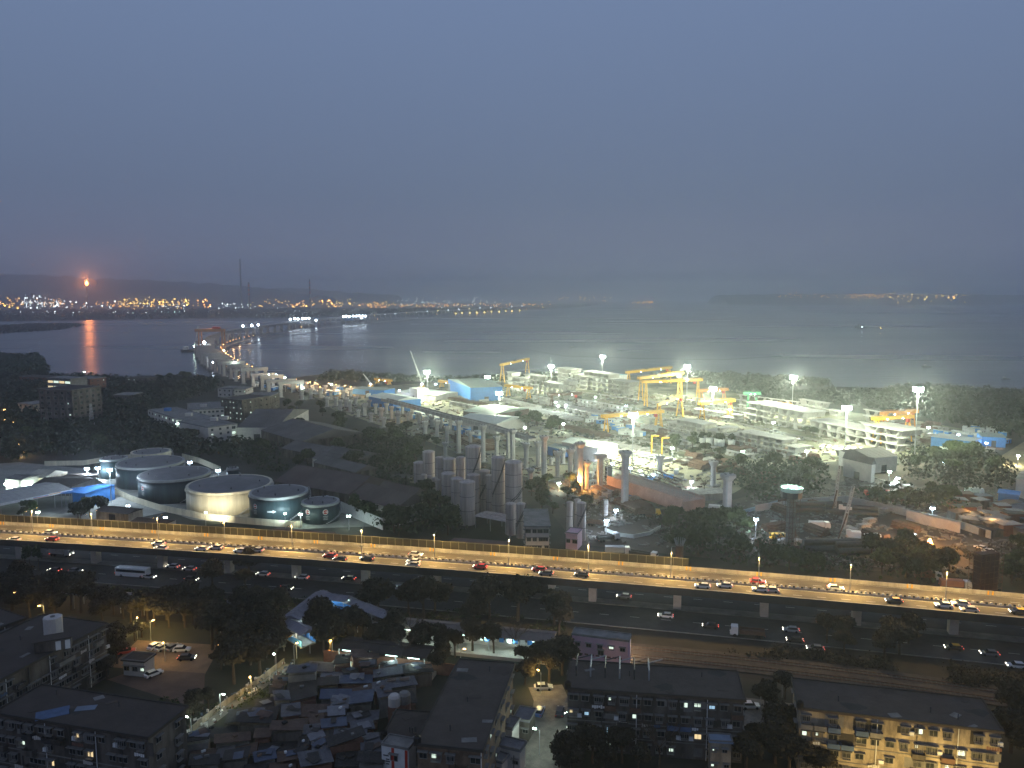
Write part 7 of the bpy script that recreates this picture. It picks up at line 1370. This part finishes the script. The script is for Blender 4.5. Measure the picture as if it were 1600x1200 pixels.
canopy('dark_wood', [(1340, 778), (1400, 772), (1490, 786), (1500, 806), (1420, 800), (1350, 790)], 'low dark thicket behind the long hoarding', 6, 5.5, .8, 1.2, 13); canopy('dark_wood', [(1130, 735), (1200, 728), (1290, 735), (1285, 778), (1190, 790), (1150, 770)], 'dark thicket between haul road and hoarding', 6, 5.5, .8, 1.2, 14)
canopy('dark_wood', [(560, 690), (640, 690), (655, 740), (650, 800), (590, 775), (560, 740)], 'dark wood between the warehouses and the silos', 7.5, 6, .8, 1.3, 15); canopy('dark_wood', [(600, 800), (680, 800), (735, 835), (700, 846), (600, 838)], 'dark wood at the left foot of the silos', 7, 5.5, .7, 1.4, 16)
canopy('dark_wood', [(1040, 830), (1100, 815), (1190, 850), (1300, 885), (1500, 905), (1480, 918), (1300, 905), (1120, 885), (1050, 865)], 'dark thicket just beyond the flyover right of centre', 6.5, 5.5, .65, 1.5, 17); canopy('dark_wood', [(370, 690), (430, 705), (440, 745), (390, 735), (345, 715)], 'dark wood behind the tanks', 7, 6, .8, 1.3, 18)
gc = 0
G = [(((40, 592), (140, 588), (300, 592), (340, 600), (330, 612), (60, 606)), 12, 1.0, 'dark tree in the wood along the left shore', 'trees along the left shore', False, 9), (((-20, 640), (230, 640), (330, 690), (360, 715), (120, 722), (-20, 735)), 14, .95, 'dark tree in the wood behind the tank farm', 'trees behind the tank farm', False, 9),
     (((370, 690), (440, 735), (540, 745), (560, 760), (640, 745), (655, 690), (600, 665), (560, 700), (430, 720)), 20, .95, 'dark tree between the warehouses and the silos', 'trees between warehouses and silos', False, 8), (((600, 800), (650, 775), (700, 800), (730, 835), (690, 850), (600, 835)), 12, .95, 'dark tree at the left foot of the silos', 'trees at the left foot of the silos', False, 6),
     (((540, 800), (600, 790), (640, 800), (610, 830)), 5, .8, 'tree right of the bright white wall', 'trees right of the bright wall', False, 6), (((430, 640), (520, 640), (560, 680), (560, 700), (470, 690)), 10, .9, 'tree on the dark slope left of the pier rows', 'trees left of the pier rows', False, 8), (((560, 680), (640, 680), (690, 700), (650, 730), (590, 720)), 12, .9, 'dark tree left of the silos below the piers', 'trees below the left piers', False, 7),
     (((98, 812), (130, 800), (215, 806), (210, 818), (100, 818)), 6, .8, 'tree before the terminal canopy by the barrier', 'trees before the terminal', False, 5), (((30, 800), (60, 796), (60, 812), (30, 814)), 2, .7, 'small tree at the canopy corner', 'small trees at the canopy corner', False, 4), (((820, 765), (880, 760), (900, 800), (875, 830), (850, 815)), 9, .75, 'bushy tree between works building and silo trio', 'trees by the works building', False, 5),
     (((880, 760), (925, 772), (930, 800), (915, 800)), 4, .6, 'shrubby tree below the orange fire glow', 'shrubby trees below the fire glow', False, 4), (((1040, 822), (1100, 800), (1190, 845), (1210, 880), (1130, 895), (1060, 870)), 13, 1.0, 'large dark tree in the clump left of the green-topped tower', 'trees left of the green-topped tower', False, 6.5), (((1210, 870), (1290, 880), (1290, 905), (1220, 900)), 6, .8, 'dark shrubby tree beyond the flyover at right of centre', 'shrubby trees beyond the flyover', False, 5),
     (((1340, 872), (1440, 868), (1500, 890), (1480, 915), (1360, 905)), 14, .85, 'dark tree before the orange-lit digging', 'trees before the digging', False, 5.5), (((1560, 870), (1620, 860), (1640, 930), (1550, 925)), 6, .9, 'reddish-dark tree at the right edge beyond the flyover', 'trees at the right edge beyond flyover', False, 6), (((1430, 705), (1540, 715), (1560, 745), (1450, 760), (1410, 730)), 12, .95, 'dark tree right of the skylight warehouse', 'trees right of the warehouse', False, 7),
     (((1350, 780), (1480, 780), (1500, 800), (1360, 795)), 12, .8, 'dark tree behind the long hoarding', 'trees behind the hoarding', False, 6), (((1180, 730), (1290, 735), (1280, 775), (1180, 775), (1140, 740)), 9, .8, 'dry dark tree right of the haul road', 'trees right of the haul road', False, 6), (((800, 655), (880, 668), (880, 690), (830, 680)), 8, .85, 'green tree lit by the yard lamps at centre left', 'green trees at the yard centre left', False, 6),
     (((1040, 690), (1080, 700), (1150, 722), (1130, 730), (1050, 706)), 7, .75, 'olive tree before the central segment stack', 'olive trees before central stack', False, 6), (((1250, 672), (1300, 676), (1300, 684), (1255, 682)), 3, .7, 'small green tree among the big right-hand stack', 'green trees among the right stack', False, 5)]
for pl, n_, sc, lb, gp, nr, gap in G: gc += grove(pl, n_, sc * 1.12, lb, gp, nr, gap * .75, gc + 3)
G2 = [(((-40, 905), (60, 915), (60, 930), (-40, 925)), 5, .8, 'dark tree below the flyover at the left edge', 'trees below flyover at left edge', 5), (((-30, 940), (60, 935), (150, 948), (300, 962), (310, 985), (180, 975), (130, 962), (40, 965), (-30, 958)), 26, .95, 'dark tree in the belt behind the water tank block', 'trees behind the water tank block', 5),
      (((300, 958), (440, 962), (452, 1000), (440, 1040), (400, 1065), (340, 1075), (320, 1020), (350, 1000), (300, 985)), 20, 1.05, 'big dark tree between the car park and the footbridge', 'trees between car park and footbridge', 5), (((318, 905), (395, 903), (398, 930), (322, 932)), 3, 1.15, 'large round tree below the fourth flyover pier', 'large trees below the fourth pier', 7), (((578, 950), (692, 955), (690, 972), (580, 970)), 5, 1.35, 'very large round tree in front of the flyover left of centre', 'very large trees left of centre', 7), (((735, 962), (815, 968), (812, 984), (738, 980)), 3, 1.35, 'very large round tree before the flyover at the centre', 'very large trees at the centre', 8),
      (((862, 975), (895, 975), (895, 1000), (865, 1000)), 2, .9, 'dark tree left of the pink building', 'trees left of the pink building', 5), (((490, 985), (620, 1000), (620, 1030), (520, 1040), (480, 1020)), 12, .95, 'dark tree hiding the middle of the station', 'trees hiding the station middle', 5), (((655, 1010), (700, 1000), (790, 1012), (780, 1025), (720, 1030), (690, 1060), (660, 1050)), 10, .95, 'dark tree behind the narrow block', 'trees behind the narrow block', 5),
      (((800, 1040), (850, 1020), (890, 1030), (885, 1070), (840, 1080), (815, 1070)), 6, .85, 'dark tree between the narrow block and the dark block', 'trees between two middle blocks', 5), (((1168, 1092), (1236, 1085), (1240, 1110), (1172, 1120)), 2, .95, 'dark tree backlit by the yellow yard lamp', 'trees before the yellow yard', 7), (((1175, 1170), (1330, 1180), (1330, 1215), (1160, 1215)), 9, .95, 'dark tree before the cream block at its left half', 'trees before the cream block left half', 5.5),
      (((890, 1190), (990, 1190), (1010, 1225), (880, 1225)), 7, .8, 'dark tree at the bottom edge before the dark block', 'trees before the dark block', 5), (((1565, 1085), (1620, 1080), (1640, 1200), (1580, 1200)), 8, 1.0, 'dark tree right of the cream block', 'trees right of the cream block', 5.5), (((1485, 1190), (1530, 1190), (1530, 1215), (1485, 1215)), 2, .8, 'dark tree before the right end of the cream block', 'trees before the cream block right end', 5), (((-20, 1165), (90, 1190), (90, 1220), (-20, 1220)), 4, .85, 'dark tree at the bottom left corner', 'trees at the bottom left corner', 5.5),
      (((70, 1050), (150, 1040), (180, 1062), (90, 1072)), 5, .75, 'dark tree between the two left blocks', 'trees between the two left blocks', 5), (((1290, 1000), (1345, 995), (1340, 1025), (1295, 1025)), 3, .8, 'greenish tree beside the road right of the black car', 'trees beside the road at right', 5), (((1375, 1005), (1440, 1005), (1440, 1028), (1380, 1028)), 4, .85, 'dark round tree between the twelfth and thirteenth piers', 'trees between the right-hand piers', 5), (((165, 1030), (190, 1028), (190, 1045), (165, 1045)), 2, .75, 'dark tree left of the gatehouse', 'trees left of the gatehouse', 4),
      (((290, 1115), (340, 1100), (330, 1130), (290, 1150)), 3, .55, 'small dark tree on the dim bank of the alley', 'small trees on the alley bank', 4)]
for pl, n_, sc, lb, gp, gap in G2: gc += grove(pl, int(n_ * 1.0), sc * (1.05 if sc > 1.2 else .9 if sc > 1.1 else 1.1), lb, gp, True, gap * .8, gc + 3, ignore=(lb.startswith(('very large', 'large round', 'greenish', 'dark round'))))
for px, py, lb in ((632, 1045, 'leafless tree before the brick-red station wall'), (805, 1030, 'leafless tree by the lit station wall'), (1030, 1205, 'leafless tree before the dark balconied block'), (640, 1010, 'leafless tree beside the brown platform roof'), (1100, 775, 'thin leafless tree beside the pier-cap slab')): BARE.put(P(px, py), rg.uniform(0, 6), 1.0, lb)
print('trees', gc)
for px in (40, 47, 61): b_ = P(px, 892); t = thing('conifer', '%s slim conifer from the left below the first pier' % ORD[(40, 47, 61).index(px)], 'tree', b_); obj('trunk', MB().bar((0, 0, 0), (0, 0, 4), .15), m_bark, t); obj('crown', crown(500 + px, 9, 1.4, 900, .3, 6, 2.2)[0], m_leaf[0], t)
for px, py, sc in ((211, 1001, .75), (222, 996, .6), (351, 998, .8), (360, 1036, .85), (345, 1046, .8), (1196, 1108, .9)):
    TREES_NEAR[2].put(P(px, py), px, (sc, sc, sc * .8), 'small tree glowing yellow-green round a street lamp', 'small trees glowing round street lamps')
# scrub along the verge
def scrub(name, poly, n_, leaf, label, seed, ml=m_leaf[2], hmax=1.4):
    r = np.random.RandomState(seed); w = [P(x, y, 0) for x, y in poly]; V = []; F = []; x0, x1 = min(p.x for p in w), max(p.x for p in w); y0, y1 = min(p.y for p in w), max(p.y for p in w); c = 0
    while c < n_:
        x = r.uniform(x0, x1); y = r.uniform(y0, y1); c += 1
        if not inside(x, y, w) or noise.noise(Vector((x * .08, y * .08, 0))) < -.12: continue
        hh = hmax * r.uniform(.3, 1)
        for q_ in range(14):
            d = r.normal(size=3) * [.8, .8, .35]; p = np.array([x, y, hh * .6]) + d * hh * .6; p[2] = abs(p[2]); nn = r.normal(size=3); nn /= np.linalg.norm(nn); t = np.cross(nn, r.normal(size=3)); t /= np.linalg.norm(t); b2 = np.cross(nn, t); s = leaf * r.uniform(.6, 1.3); k = len(V); V += [tuple(p - t * s), tuple(p - b2 * s * .6), tuple(p + t * s), tuple(p + b2 * s * .6)]; F.append((k, k + 1, k + 2, k + 3))
    mb = MB(); mb.v = V; mb.f = F; o = obj(name, mb, ml); o['kind'] = 'stuff'; o['label'] = label
scrub('verge_scrub', [(960, 1000), (1100, 1003), (1290, 1022), (1500, 1045), (1640, 1060), (1640, 1100), (1400, 1050), (1200, 1030), (960, 1008)], 4200, .30, 'dry reddish scrub between the lower road and the railway', 31, m_leaf[2], 1.9)
scrub('verge_scrub', [(-40, 912), (300, 925), (600, 945), (880, 970), (880, 990), (600, 968), (300, 950), (-40, 930)], 3500, .32, 'dark scrub along the road verge below the flyover at left', 32, m_leaf[1])
scrub('site_scrub', [(870, 790), (1040, 830), (1200, 890), (1500, 925), (1620, 930), (1600, 850), (1480, 860), (1300, 870), (1150, 830), (900, 780)], 2200, .45, 'patchy scrub on the dim ground beyond the flyover', 33, m_leaf[2], 1.8)
scrub('bank_scrub', [(290, 1120), (470, 1040), (640, 1045), (640, 1052), (480, 1052), (440, 1072), (300, 1190), (200, 1215), (180, 1120), (320, 1075)], 1100, .28, 'low scrub beside the alley and the shacks', 34, m_leaf[1])
scrub('yard_scrub', [(820, 640), (1100, 690), (1300, 720), (1250, 745), (1050, 712), (850, 680)], 900, .6, 'dry scrub between rows in the yard', 35, m_leaf[1], 2.0)
